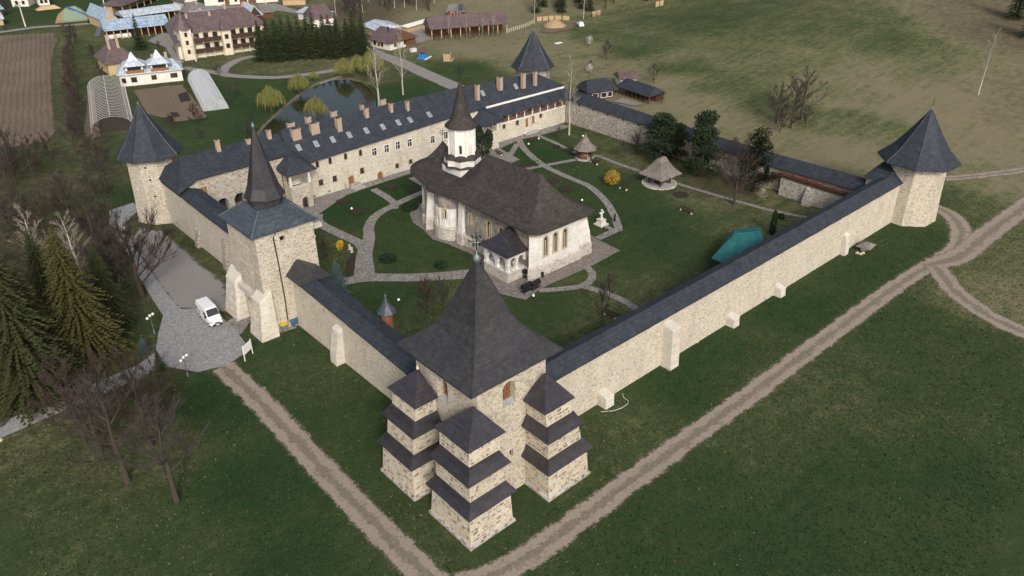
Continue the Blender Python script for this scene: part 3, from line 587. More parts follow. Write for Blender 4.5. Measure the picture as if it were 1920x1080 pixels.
MB().box(92.95, 94.59, 1.5, 20.6, 3.755, 3.9).build('walk_floor', 'dark_wood', gal)
for k in range(10): MB().box(92.98, 93.1, 1.7+k*2.05, 1.83+k*2.05, 3.9, 4.95).build('rail_post', 'red_wood', gal)
for z in (4.2, 4.55, 4.9): MB().box(92.97, 93.11, 1.5, 20.6, z, z+.16).build('rail', 'red_wood', gal)
MB().beam((93.0, 20.6, 4.9), (93.0, 24.2, 3.2), .12, .16).beam((93.0, 20.6, 4.2), (93.0, 24.2, 2.5), .14, .3).beam((94.3, 20.6, 4.2), (94.3, 24.2, 2.5), .14, .3).build('stair_string', 'dark_wood', gal)
for k in range(9): MB().box(93.0, 94.4, 20.7+k*.4, 21.05+k*.4, 3.7-k*.19, 3.78-k*.19).build('tread', 'dark_wood', gal)
MB().box(92.9, 94.4, 24.2, 26.6, 2.1, 2.25).build('landing', 'dark_wood', gal)
MB().box(92.92, 93.04, 24.2, 26.6, 2.9, 3.05).box(92.92, 93.04, 26.5, 26.62, 2.2, 3.0).build('landing_rail', 'dark_wood', gal)
archbox(MB(), (94.56, 24.6, 2.26), (0, 1, 0), (1, 0, 0), 1.0, 2.0, .3, True, .02).build('doorway', 'dark_void', gal)
# ---------------------------------------------------------------- front buttressed tower
ft = thing('corner_tower', 'square stone tower with huge pyramid slate roof and three tiered buttresses', 'tower', (0, 0, 0))
TX0, TX1, TY0, TY1 = -3.65, 5.55, -3.65, 6.3
b = MB().loft([[(TX0-.6, TY0-.65, -.4), (TX1+.3, TY0-.65, -.4), (TX1+.3, TY1+.3, -.4), (TX0-.6, TY1+.3, -.4)], [(TX0-.12, TY0-.12, 8), (TX1, TY0-.12, 8), (TX1, TY1, 8), (TX0-.12, TY1, 8)], [(TX0, TY0, 15.9), (TX1, TY0, 15.9), (TX1, TY1, 15.9), (TX0, TY1, 15.9)]])
body = b.build('masonry', 'tower_stone', ft)
WR = hit(954, 757, (0, TY0, 0), (0, 1, 0)); WL = hit(832, 750, (TX0, 0, 0), (1, 0, 0))
wr = (WR.x, TY0-.08, WR.z-.1); wl = (TX0-.08, WL.y, WL.z-.1)
c = MB(); archbox(c, wr, (1, 0, 0), (0, 1, 0), 1.7, 2.9, 1.1, True, .5); archbox(c, wl, (0, 1, 0), (1, 0, 0), 1.7, 2.9, 1.1, True, .5)
sl1 = hit(959, 850, (0, TY0-.3, 0), (0, 1, 0)); archbox(c, (sl1.x, TY0-.35, sl1.z-.5), (1, 0, 0), (0, 1, 0), .5, 1.0, .7, False, .6)
sl2 = hit(826, 828, (TX0-.3, 0, 0), (1, 0, 0)); archbox(c, (TX0-.35, sl2.y, sl2.z-.5), (0, 1, 0), (1, 0, 0), .45, .9, .7, False, .6)
cut(body, c)
for q, U, W in ((wr, (1, 0, 0), (0, 1, 0)), (wl, (0, 1, 0), (1, 0, 0))):
    w = archbox(MB(), Vector(q)+Vector(W)*.72+Vector((0, 0, .25)), U, W, 1.5, 2.55, .12).build('window', 'wood', ft)
    Uv = Vector(U); Wv = Vector(W); cc = Vector(q)+Wv*.66+Vector((0, 0, .3))
    for s in (-.5, 0, .5): MB().beam(cc+Uv*s, cc+Uv*s+Vector((0, 0, 2.2 if s == 0 else 1.9)), .10, .10).build('stile', 'orange_wood', w)
    for z in (.2, .9, 1.6): MB().beam(cc-Uv*.66+Vector((0, 0, z)), cc+Uv*.66+Vector((0, 0, z)), .08, .08).build('rail', 'orange_wood', w)
    sb = MB(); qv = Vector(q); sb.loft([[qv-Uv*.84-Wv*.04, qv+Uv*.84-Wv*.04, qv+Uv*.84+Wv*.9, qv-Uv*.84+Wv*.9], [qv-Uv*.84-Wv*.04+Vector((0, 0, .06)), qv+Uv*.84-Wv*.04+Vector((0, 0, .06)), qv+Uv*.84+Wv*.9+Vector((0, 0, .28)), qv-Uv*.84+Wv*.9+Vector((0, 0, .28))]]); sb.build('sill', 'sill_grey', w)
for q, U, W in ((Vector((sl1.x, TY0+.05, sl1.z-.5)), (1, 0, 0), (0, 1, 0)), (Vector((TX0+.05, sl2.y, sl2.z-.5)), (0, 1, 0), (1, 0, 0))):
    archbox(MB(), q, U, W, .56, 1.05, .1, False).build('slit_window', 'dark_void', ft)
RC = (1.0, 1.5)
prof = [(6.15, 15.55), (6.1, 15.75), (4.4, 16.95), (3.2, 18.25), (2.45, 19.6), (1.35, 22.4), (.12, 25.6)]
rf = MB().square(*RC, [(a, a, z) for a, z in prof]).build('roof', 'brown_slate', ft)
for sx, sy in ((-1, -1), (1, -1), (-1, 1), (1, 1)):
    MB().tube([(RC[0]+sx*a, RC[1]+sy*a, z+.02) for a, z in prof[1:]], .07, 5).build('hip_flashing', 'dark_metal', rf)
ballat(ft, *RC, 25.9, .42); cross(ft, *RC, 26.2, 2.5)
# buttresses: tiers of masonry with slate skirts, each stone a piece
STONE_MATS = []
for i, c_ in enumerate([(.34, .28, .205), (.24, .20, .155), (.42, .355, .265), (.29, .265, .225), (.20, .17, .14), (.46, .39, .285), (.38, .35, .30)]):
    plain('stone_%d' % i, c_, .9, .22, 5, bmp=.02); STONE_MATS.append('stone_%d' % i)
rs = random.Random(11)
stone_me = []
for i in range(28):
    n = rs.choice((5, 6, 6, 7)); pr = []
    for k in range(n):
        a = 2*math.pi*(k+rs.uniform(-.25, .25))/n; r = rs.uniform(.82, 1.12)
        ca, sa = math.cos(a), math.sin(a); e = .62
        pr.append((r*.5*math.copysign(abs(ca)**e, ca), r*.5*math.copysign(abs(sa)**e, sa)))
    mb = MB().loft([[(a, -.5, b_) for a, b_ in pr], [(a*.98, .35, b_*.98) for a, b_ in pr], [(a*.8, .5, b_*.8) for a, b_ in pr]], False, True)
    me = mb.mesh('stone'); bm = bmesh.new(); bm.from_mesh(me); bmesh.ops.recalc_face_normals(bm, faces=bm.faces); bm.to_mesh(me); bm.free()
    me.materials.append(M[STONE_MATS[i % 7]]); stone_me.append((me, pr, i % 7))
def face_stones(parent, p00, p10, p11, p01, outn, rowh, budget, joined, keep=.8, lmin=.28, lmax=.85):
    """lay stones over a wall face: proud of the mortar, uneven courses; the first ones single pieces, others into joined"""
    p00, p10, p11, p01 = map(Vector, (p00, p10, p11, p01)); o = Vector(outn)
    H = ((p01-p00).length+(p11-p10).length)/2; z = .08; used = 0
    while z < H-.12:
        rh = rowh*rs.uniform(.7, 1.3); rh = min(rh, H-z-.02); tt = (z+rh/2)/H
        a = p00.lerp(p01, tt); e = p10.lerp(p11, tt); L = (e-a).length; U = (e-a).normalized(); x = rs.uniform(.0, .25)
        V = (p01-p00).normalized()
        while x < L-.15:
            ln = min(rs.uniform(lmin, lmax)*(1 if rs.random() > .2 else .55), L-x)
            if rs.random() < keep and ln > .16:
                me, pr, mi = rs.choice(stone_me); c = a+U*(x+ln/2)+V*rs.uniform(-.04, .04)*rh/.3
                sx, sz, dp = ln*.88, rh*rs.uniform(.66, .84), .10
                mat = Matrix((( U.x*sx, o.x*dp, V.x*sz, c.x), (U.y*sx, o.y*dp, V.y*sz, c.y), (U.z*sx, o.z*dp, V.z*sz, c.z), (0, 0, 0, 1)))
                if used < budget:
                    so_ = bpy.data.objects.new('stone', me); COL.objects.link(so_); so_.parent = parent
                    so_.matrix_local = wm(parent).inverted() @ mat; used += 1
                else:
                    vs = [mat @ Vector(v.co) for v in me.vertices]; joined.add(vs, [tuple(f.vertices) for f in me.polygons], mi)
            x += ln
        z += rh
    return used
SB = [300]
def tiered_buttress(own, base, eaves, apex, sides, faces):
    """base: foot rectangle x0 x1 y0 y1; eaves: rectangle of each skirt edge; sides: which sides stand free (x0 x1 y0 y1)"""
    def inset(r, d): return [r[0]+d*sides[0], r[1]-d*sides[1], r[2]+d*sides[2], r[3]-d*sides[3]]
    def rg(r, z): return [(r[0], r[2], z), (r[1], r[2], z), (r[1], r[3], z), (r[0], r[3], z)]
    ZS = (4.0, 7.95, 11.2); RISE = 1.3
    tiers = [(base, inset(eaves[0], .52), 0, ZS[0]), (inset(eaves[0], .84), inset(eaves[1], .48), ZS[0], ZS[1]), (inset(eaves[1], .78), inset(eaves[2], .42), ZS[1], ZS[2])]
    part = MB()
    for ra, rb, za, zb in tiers: part.loft([rg(ra, -.3 if za == 0 else za-.05), rg(ra, za+.02), rg(rb, zb)])
    o = part.build('buttress', 'mortar', ft)
    r0 = base; e = [.22*s for s in sides]
    MB().loft([rg([r0[0]-e[0], r0[1]+e[1], r0[2]-e[2], r0[3]+e[3]], -.3), rg([r0[0]-e[0]*.9, r0[1]+e[1]*.9, r0[2]-e[2]*.9, r0[3]+e[3]*.9], .28), rg(inset(r0, .04), .5)]).build('plinth', 'inner_stone', o)
    for k in (0, 1):
        zb = ZS[k]; inn = tiers[k+1][0]
        mid_ = [eaves[k][i]*.42+inn[i]*.58 for i in range(4)]
        MB().loft([rg(eaves[k], zb-.12), rg(eaves[k], zb), rg(mid_, zb+RISE*.50), rg(inset(inn, -.02), zb+RISE)]).build('skirt_roof', 'dark_metal', o)
    cx, cy_, az_ = apex; q = .1
    MB().loft([rg(eaves[2], ZS[2]-.12), rg(eaves[2], ZS[2]), [(cx-q, cy_-q, az_), (cx+q, cy_-q, az_), (cx+q, cy_+q, az_), (cx-q, cy_+q, az_)]]).build('cap_roof', 'dark_metal', o)
    J = MB()
    for ra, rb, za, zb in tiers:
        za2 = .5 if za == 0 else za+RISE+.02; tt = (za2-za)/(zb-za); rm = [ra[i]*(1-tt)+rb[i]*tt for i in range(4)]
        zt = zb-.12; L, Rr = rg(rm, za2), rg(rb, zt)
        quads = {'-y': (L[0], L[1], Rr[1], Rr[0], (0, -1, 0)), '-x': (L[3], L[0], Rr[0], Rr[3], (-1, 0, 0))}
        for f in faces:
            bud = SB[0] if own else 0
            SB[0] -= face_stones(o, *quads[f], .38, bud, J, keep=.68, lmin=.25, lmax=.9)
    if J.v: s = J.build('stonework', STONE_MATS, o); s['kind'] = 'stuff'
    return o
tiered_buttress(True, (-7.95, -2.35, -7.4, -.85), [(-8.15, -1.85, -7.5, -.45), (-7.82, -2.4, -7.2, -.95), (-7.05, -2.35, -6.35, -1.0)], (-4.1, -3.7, 13.5), (1, 1, 1, 1), ('-y', '-x'))
tiered_buttress(False, (-8.15, -3.6, 1.75, 7.8), [(-8.2, -3.9, 1.9, 8.4), (-7.65, -3.9, 1.95, 7.65), (-6.85, -3.9, 2.35, 7.3)], (-4.5, 4.85, 13.6), (1, 0, 1, 1), ('-y', '-x'))
tiered_buttress(False, (2.35, 8.4, -7.85, -3.6), [(1.85, 8.65, -8.2, -3.9), (2.0, 7.3, -7.9, -3.9), (2.2, 6.5, -7.1, -3.9)], (4.75, -4.5, 13.6), (1, 1, 1, 0), ('-y', '-x'))
ballat(ft, -4.5, 4.85, 13.8, .18, 'stone_pale')
# ---------------------------------------------------------------- gate tower
gt = thing('gate_tower', 'square stone gate tower with blue slate roof and tall octagonal spire', 'tower', (0, 45.8, 0))
gx, gy = 0.0, 45.75
gb = MB().loft([[(-4.5, 41.2, -.4), (4.4, 41.2, -.4), (4.4, 50.2, -.4), (-4.5, 50.2, -.4)], [(-4.3, 41.35, 15.35), (4.3, 41.35, 15.35), (4.3, 50.0, 15.35), (-4.3, 50.0, 15.35)]]).build('masonry', 'gate_stone', gt)
win = hit(530, 448, (0, 41.3, 0), (0, 1, 0)); c = MB()
archbox(c, (win.x, 41.32, win.z-.4), (1, 0, 0), (0, 1, 0), .8, .85, .7, False, .3)
archbox(c, (-4.4, 46, -.1), (0, 1, 0), (1, 0, 0), 3.2, 4.2, 3.0, True, .5)
cut(gb, c)
archbox(MB(), (win.x, 41.9, win.z-.42), (1, 0, 0), (0, 1, 0), .9, .95, .1, False).build('window', 'dark_void', gt)
archbox(MB(), (-2.0, 46, .02), (0, 1, 0), (1, 0, 0), 3.0, 4.0, .15).build('gate_door', 'dark_wood', gt)
for z, x0, x1 in ((12.6, -4.42, 4.42), (9.6, -4.46, 1.2)):
    MB().box(x0, x1, 41.22+.0, 41.5, z, z+.16).box(x0-.02, -4.2, 41.21, 50.1, z-.01, z+.15).build('string_course', 'gate_stone', gt)
for yy in (44.3, 46.1): archframe(MB(), (-4.42, yy, 7.4), (0, 1, 0), (1, 0, 0), .8, 1.8, .08, .03, .1).build('blind_niche', 'gate_stone', gt)
gprof = [(5.0, 15.35), (4.97, 15.5), (2.3, 17.75)]
gr = MB().square(gx, gy, [(a, a, z) for a, z in gprof]).build('roof', 'blue_metal', gt)
for sx, sy in ((-1, -1), (1, -1), (-1, 1)): MB().tube([(gx+sx*a, gy+sy*a, z+.02) for a, z in gprof[1:]], .07, 5).build('hip_flashing', 'zinc', gr)
MB().ngon(gx, gy, [(2.35, 16.4), (2.35, 19.1)], 8, math.pi/8).build('drum', 'brown_slate', gt)
MB().ngon(gx, gy, [(2.75, 18.75), (2.72, 18.95), (2.1, 20.3), (1.45, 22.9), (.78, 25.6), (.1, 28.3)], 8, math.pi/8).build('spire', 'dark_metal', gt)
ballat(gt, gx, gy, 28.5, .26); cross(gt, gx, gy, 28.7, 1.7, big=False)
MB().ngon(2.9, 43.4, [(.35, 16.9), (.28, 17.2)], 8).build('roof_hatch', 'iron', gt)
pt = [hit(u, v, (0, 41.25, 0), (0, 1, 0)) for u, v in [(516, 437), (512, 446), (517, 470), (521, 490), (534, 560), (540, 603)]]
MB().tube([(p.x, 41.2, p.z) for p in pt], .09, 6, cap=True).build('downpipe', 'pipe_copper', gt)
# raking gate buttresses of squared blocks with coping
for k, (y0, y1) in enumerate(((48.0, 52.3), (40.3, 44.1))):
    b = MB(); x_out, x_in = -6.35, -3.6 if k else -4.2
    b.loft([[(x_out, y0, -.3), (x_in, y0, -.3), (x_in, y1, -.3), (x_out, y1, -.3)], [(x_out+1.0, y0+.7, 5.6), (x_in, y0+.4, 6.4), (x_in, y1-.5, 6.4), (x_out+1.0, y1-.7, 5.6)]])
    o = b.build('buttress', 'block_stone', gt)
    MB().loft([[(x_out+.9, y0+.6, 5.6), (x_in, y0+.3, 6.42), (x_in, y1-.4, 6.42), (x_out+.9, y1-.6, 5.6)], [(x_out+1.0, y0+.68, 5.85), (x_in, y0+.4, 7.3), (x_in, y1-.5, 7.3), (x_out+1.0, y1-.68, 5.85)]]).build('coping', 'stone_pale', o)
    J = MB()
    face_stones(o, (x_out, y1, .1), (x_out, y0, .1), (x_out+1.0, y0+.7, 5.5), (x_out+1.0, y1-.7, 5.5), (-1, 0, .15), .42, 0, J, .35, .6, 1.3)
    face_stones(o, (x_out, y0, .1), (x_in, y0, .1), (x_in, y0+.4, 6.1), (x_out+1.0, y0+.7, 5.5), (0, -1, .1), .42, 0, J, .25, .5, 1.1)
    s = J.build('stonework', ['stone_pale', 'window_stone', 'stone_pale', 'window_stone', 'stone_pale', 'window_stone', 'stone_pale'], o); s['kind'] = 'stuff'
MB().box(-5.2, -4.3, 44.1, 48.2, 5.1, 5.9).build('gate_arch', 'block_stone', gt)
# ---------------------------------------------------------------- other corner towers
def octo_tower(name, label, cx, cy_, base_r, top_r, zt, eave_r, ze, za, rot, n=8, wallmat='tower_stone', fin=1.4, prof=None, holes=()):
    t = thing(name, label, 'tower', (cx, cy_, 0))
    MB().ngon(cx, cy_, [(base_r+.15, -.5), (base_r, .5), (base_r*.5+top_r*.5, zt*.4), (top_r, zt)], n, rot).build('masonry', wallmat, t)
    hgt = za-ze
    pr = prof or [(eave_r, ze-.15), (eave_r-.02, ze), (eave_r*.62, ze+hgt*.26), (eave_r*.30, ze+hgt*.62), (.1, za)]
    rf = MB().ngon(cx, cy_, pr, n, rot).build('roof', 'slate', t)
    for k in range(n):
        a = rot+2*math.pi*k/n; MB().tube([(cx+r*math.cos(a), cy_+r*math.sin(a), z+.02) for r, z in pr[1:]], .05, 4).build('hip_flashing', 'blue_metal', rf)
    ballat(t, cx, cy_, za+.1, .2); MB().tube([(cx, cy_, za), (cx, cy_, za+fin)], .04, 5, cap=True).build('spike', 'iron', t)
    for a, z in holes:
        f = (z/zt); r = (base_r*(1-f)+top_r*f)*math.cos(math.pi/n)-.02
        MB().ngon(cx+r*math.cos(a), cy_+r*math.sin(a), [(.16, z), (.16, z+.3)], 6).build('putlog_hole', 'dark_void', t)
    return t
octo_tower('corner_tower', 'round rubble tower with conical slate roof at left corner beside the long range', .25, 92.6, 4.75, 4.25, 12.6, 5.75, 12.3, 20.9, math.radians(22), 9, prof=[(5.75, 12.1), (5.72, 12.3), (3.7, 14.9), (1.9, 17.7), (.1, 20.8)], holes=[(math.radians(-125), 10.6), (math.radians(-120), 8.3), (math.radians(-118), 5.2)])
octo_tower('corner_tower', 'octagonal pale stone tower with flared slate roof at the right corner', 101.9, -.3, 5.35, 4.85, 11.2, 6.9, 11.15, 20.0, math.radians(20), 8, prof=[(6.9, 10.95), (6.88, 11.15), (4.6, 13.3), (2.5, 16.2), (.12, 20.0)], fin=2.0, holes=[(math.radians(-115), 6.9), (math.radians(-70), 7.2), (math.radians(-90), 9.6)])
octo_tower('corner_tower', 'small far stone tower with grey conical roof behind the gallery range', 95.4, 93.4, 4.6, 4.3, 11.3, 5.45, 11.2, 19.9, math.radians(8), 8, wallmat='inner_stone', prof=[(5.45, 11.0), (5.43, 11.2), (3.6, 13.9), (1.8, 16.8), (.1, 19.9)])
tl = thing('roofed_passage', 'little slate roofed passage joining the right tower to its walls', 'passage', (97.6, 3.5, 6))
MB().box(95.2, 99, 1.6, 5.2, 4.5, 8.2).build('masonry', 'inner_stone', tl)
MB().loft([[(94.6, .9, 7.9), (99.4, .9, 8.6), (99.4, 5.6, 8.6), (94.6, 5.6, 7.9)], [(95.2, 1.6, 8.9), (99.4, 1.6, 9.8), (99.4, 4.6, 9.8), (95.2, 4.6, 8.9)]]).build('roof', 'slate', tl)
tw = thing('stair_turret', 'small reddish wooden turret with pointed slate cap behind the left curtain wall', 'turret', (4.1, 25.9, 0))
q = hit(728, 628, (4.2, 0, 0), (1, 0, 0)); q0 = (4.3, q.y)
zb = height(728, 625, *q0); zt_ = height(728, 592, *q0)+.75; za_ = height(725, 556, *q0)
MB().ngon(*q0, [(1.15, 0), (1.15, zb-.2)], 8).build('stone_foot', 'inner_stone', tw)
ww = (1043-935)/4*.0505*1.0
MB().ngon(*q0, [(.80, zb-.5), (.78, zt_+.1)], 10).build('drum', 'turret_wood', tw)
MB().ngon(*q0, [(1.32, zt_-.1), (1.3, zt_), (.55, zt_*.55+za_*.45), (.04, za_)], 8).build('cap_roof', 'blue_metal', tw)
ballat(tw, *q0, za_+.1, .13)
MB().box(2.4, q0[0]+1.3, q0[1]-1.6, q0[1]+1.4, zb-1.2, zb-.35).build('landing_roof', 'slate', tw)
# ================================================================ THE LONG MONASTERY RANGE
FY = 80.4
def fp(u, v, y=FY): return hit(u, v, (0, y, 0), (0, 1, 0))
rg_ = thing('monastery_range', 'long plastered monastic range with dark slate roof, brick chimneys and skylights', 'building', (50, 85, 0))
EZ = lambda x: float(np.interp(x, [20, 22, 58, 66], [7.4, 7.5, 9.0, 9.1]))
b = MB(); rings = []
for x in (20.8, 23, 30, 40, 50, 58, 66.6): z = EZ(x)+.15; rings.append([(x, FY, -.3), (x, 90.5, -.3), (x, 90.5, 7.9), (x, 85.5, 12.2 if x > 22 else 8.8), (x, FY, z)])
hall = b.loft(rings).build('wall', 'hall_plaster', rg_)
gallery_wall = MB().box(66.61, 94.2, FY, 90.5, -.3, 4.0).box(66.61, 94.2, FY+2.4, 90.5, 4.0, 8.3).build('gallery_wall', 'hall_plaster', rg_)
arc = MB().box(1.5, 20.8, FY, 90.5, -.3, 9.6).build('arcade_wall', 'arcade_stone', rg_)
sq = []; rnd = []; doors = []
for u, v in [(602, 343), (628, 336), (679, 321)]: p = fp(u, v); sq.append(((p.x, FY, p.z-.55), .95, 1.25, False))
for u, v in [(745, 311), (770, 303)]: p = fp(u, v); sq.append(((p.x, FY, p.z-.5), .9, 1.0, False))
for u, v in [(702, 285), (725, 279), (746, 273), (768, 268), (811, 262), (836, 254)]: p = fp(u, v); sq.append(((p.x, FY, p.z-.75), 1.05, 1.55, False))
for u, v in [(595, 309), (619, 302), (648, 294), (676, 287)]: p = fp(u, v); rnd.append(((p.x, FY, p.z-.6), .7, 1.35, True))
p1_, p2_ = fp(659, 341), fp(713, 332)
doors = [((p1_.x, FY, p1_.z-1.0), 1.2, 2.2, False), ((p2_.x, FY, p2_.z-.9), 1.15, 2.1, True)]
vents = [((fp(u, v).x, FY, fp(u, v).z-.15), .5, .35, False) for u, v in [(590, 368), (618, 359)]]
cut(hall, cutters(sq+rnd+doors+vents, (1, 0, 0), (0, 1, 0), .45))
windows(rg_, sq[:5], (1, 0, 0), (0, 1, 0)); windows(rg_, sq[5:], (1, 0, 0), (0, 1, 0), 'white'); windows(rg_, rnd, (1, 0, 0), (0, 1, 0))
for i, (c, w, hh, a) in enumerate(doors):
    fr = archframe(MB(), c, (1, 0, 0), (0, 1, 0), w, hh, .14, .06, .05, a).build('door', 'pale_wood', rg_)
    archbox(MB(), Vector(c)+Vector((0, .14, 0)), (1, 0, 0), (0, 1, 0), w+.02, hh, .08, a).build('door_leaf', 'orange_wood', fr)
    for q in range(3): MB().box(c[0]-w*.38, c[0]+w*.38, FY+.09, FY+.15, c[2]+.25+q*.65, c[2]+.36+q*.65).build('batten', 'wood', fr)
MB().box(p1_.x-.9, p1_.x+1.6, FY-1.3, FY-.02, -.05, .75).build('entrance_step', 'arcade_stone', rg_)
MB().box(p1_.x-.4, p1_.x+1.9, FY-2.1, FY-1.32, -.05, .3).build('entrance_step', 'sill_grey', rg_)
MB().box(p1_.x-1.6, p1_.x-.95, FY-.4, FY+.02, 0, 1.0).build('stone_pier', 'arcade_stone', rg_)
for c, w, hh, a in vents: archbox(MB(), (c[0], FY+.3, c[2]), (1, 0, 0), (0, 1, 0), .6, .5, .05, False).build('cellar_vent', 'dark_void', rg_)
# arcade on the left part
ac = [((p.x, FY, p.z-.15), 2.0, 2.9, True) for p in (fp(422, 398), fp(453, 388), fp(394, 407))]
aw = [((p.x, FY, p.z-.8), 1.0, 1.6, False) for p in (fp(383, 358), fp(414, 350), fp(445, 342))]
cut(arc, cutters(ac, (1, 0, 0), (0, 1, 0), 2.5)); cut(arc, cutters(aw, (1, 0, 0), (0, 1, 0), .3))
for i, (c, w, hh, a) in enumerate(ac):
    fr = archframe(MB(), c, (1, 0, 0), (0, 1, 0), w, hh, .22, .04, .1).build('arch', 'arcade_stone', rg_)
    archbox(MB(), Vector(c)+Vector((0, 1.4, 0)), (1, 0, 0), (0, 1, 0), w+.1, hh+.05, .1).build('glazed_screen', 'dark_glass', fr)
    MB().box(c[0]-w/2, c[0]+w/2, FY+1.15, FY+1.3, c[2], c[2]+.8).build('parapet', 'red_wood', fr)
for i, (c, w, hh, a) in enumerate(aw):
    fr = archframe(MB(), c, (1, 0, 0), (0, 1, 0), w, hh, .1, .05, .05, False).build('window', 'window_stone', rg_)
    archbox(MB(), Vector(c)+Vector((0, .14, 0)), (1, 0, 0), (0, 1, 0), w, hh, .06, False).build('shutter', 'orange_wood' if i == 0 else 'sill_grey', fr)
    MB().beam((c[0], FY+.1, c[2]), (c[0], FY+.1, c[2]+hh), .07, .05).build('glazing_bar', 'pale_wood', fr)
# gallery range on the right
gw = [((fp(u, v).x, FY, fp(u, v).z-.6), .9, 1.15, False) for u, v in [(945, 237), (970, 230), (1014, 216)]]
gd = [((fp(u, v).x, FY, fp(u, v).z-1.05), .85, 2.05, False) for u, v in [(988, 230), (1000, 224)]]
cut(gallery_wall, cutters(gw+gd, (1, 0, 0), (0, 1, 0), .4)); windows(rg_, gw, (1, 0, 0), (0, 1, 0))
for c, w, hh, a in gd: archbox(MB(), Vector(c)+Vector((0, .1, 0)), (1, 0, 0), (0, 1, 0), w, hh, .1, False).build('door', 'orange_wood', rg_)
MB().box(80.6, 84.6, FY-.9, FY-.02, -.05, .4).build('door_step', 'sill_grey', rg_)
MB().box(68.5, 94.2, FY-.12, FY+2.4, 4.005, 4.3).build('gallery_floor', 'house_white', rg_)
for k in range(10): MB().box(70.6+k*2.5, 70.82+k*2.5, FY, FY+.2, 4.3, 6.6).build('gallery_post', 'house_white', rg_)
for z in (4.55, 4.95, 5.3): MB().box(70.6, 94, FY+.03, FY+.15, z, z+.14).build('rail', 'red_wood', rg_)
for k, x in enumerate((72.5, 76.5, 80, 84.5, 88.5)): archbox(MB(), (x, FY+2.34, 4.31), (1, 0, 0), (0, 1, 0), 1.0 if k != 2 else 2.2, 1.9 if k != 2 else 1.5, .05, False).build('gallery_door' if k != 2 else 'gallery_window', 'dark_wood' if k % 2 else 'orange_wood', rg_)
# roofs
RX = [20.2, 30, 40, 50, 58, 65]
rr = []
for i, x in enumerate(RX):
    hx = 22.6 if i == 0 else x; z = EZ(x)
    rr.append([(x, 79.75, z-.15), (x, 79.75, z), (hx, 85.6, 13.05), (x, 91.3, 8.3), (x, 91.3, 8.1)])
rr.append([(67.0, 79.75, 9.0), (67.0, 79.75, 9.1), (67.0, 85.6, 13.0), (67.0, 91.3, 8.3), (67.0, 91.3, 8.1)])
MB().loft(rr).build('roof', 'slate', rg_)
b = MB(); b.loft([[(67.1, 81.95, 8.6), (67.1, 85.7, 12.95), (67.1, 91.2, 8.2), (67.1, 91.2, 8.0), (67.1, 85.7, 12.6), (67.1, 81.95, 8.4)], [(95.2, 81.95, 8.55), (89.2, 85.8, 12.0), (95.2, 91.2, 8.2), (95.2, 91.2, 8.0), (89.0, 85.8, 11.6), (95.2, 81.95, 8.35)]])
b.build('roof', 'slate', rg_)
MB().loft([[(66.5, 79.5, 6.15), (66.5, 79.5, 6.3), (66.5, 82.2, 8.42), (66.5, 82.2, 8.2)], [(95.0, 79.5, 6.15), (95.0, 79.5, 6.3), (94.6, 82.2, 8.42), (94.6, 82.2, 8.2)]]).build('gallery_roof', 'slate', rg_)
MB().box(70.2, 95.0, 81.75, 81.94, 8.1, 8.52).build('eaves_board', 'white', rg_)
MB().loft([[(-.6, 79.3, 8.35), (-.6, 79.3, 8.5), (3.0, 85.6, 12.55), (-.6, 91.2, 8.7), (-.6, 91.2, 8.5)], [(3.0, 79.9, 9.75), (3.0, 79.9, 9.9), (4.0, 85.6, 12.6), (3.0, 91.2, 9.6), (3.0, 91.2, 9.4)], [(21.5, 79.9, 10.0), (21.5, 79.9, 10.15), (21.5, 85.6, 12.55), (21.5, 91.2, 9.6), (21.5, 91.2, 9.4)]]).build('roof', 'slate', rg_)
nrm = (0, -.78, 1)
def chim(u, v, hgt, w, d, plane=((0, 79.75, 8.6), nrm), y=None):
    p = hit(u, v, *plane) if y is None else hit(u, v, (0, y, 0), (0, 1, 0))
    top = p.z+hgt; w *= .88; d *= .88; zb_ = min(p.z-1.2, 11)
    o = MB().box(p.x-w/2, p.x+w/2, p.y-d/2, p.y+d/2, zb_, top).build('chimney', 'brick', rg_)
    MB().box(p.x-w/2-.07, p.x+w/2+.07, p.y-d/2-.07, p.y+d/2+.07, top, top+.14).build('chimney_cap', 'brick', o)
    MB().box(p.x-w/2+.14, p.x+w/2-.14, p.y-d/2+.14, p.y+d/2-.14, top+.14, top+.2).build('flue', 'black', o)
for u, v, hgt, w, d in [(555, 254, 1.2, 2.0, 1.0), (590, 244, 1.3, 2.0, 1.0), (635, 238, 1.7, 1.1, 1.3), (687, 216, 1.3, .9, .9), (733, 206, 1.2, .75, .9), (764, 205, 1.6, .7, .8), (895, 178, 2.1, .9, 1.0), (937, 159, 1.6, 1.0, 1.4), (981, 156, 2.2, .9, 1.0), (1003, 151, 1.9, .75, .9)]: chim(u, v, hgt, w, d)
for u, v, hgt, w in [(546, 240, .9, 1.6), (578, 229, .9, 1.2), (626, 219, 1.0, 1.4), (679, 207, 1.0, .7), (718, 199, 1.3, 1.5)]: chim(u, v, hgt, w, .8, y=87.0)
for u, v in [(409, 277), (467, 275), (505, 258)]: chim(u, v, 1.3, .8, .8, y=84.9)
ez_slope = lambda x: (13.05-EZ(x))/5.85
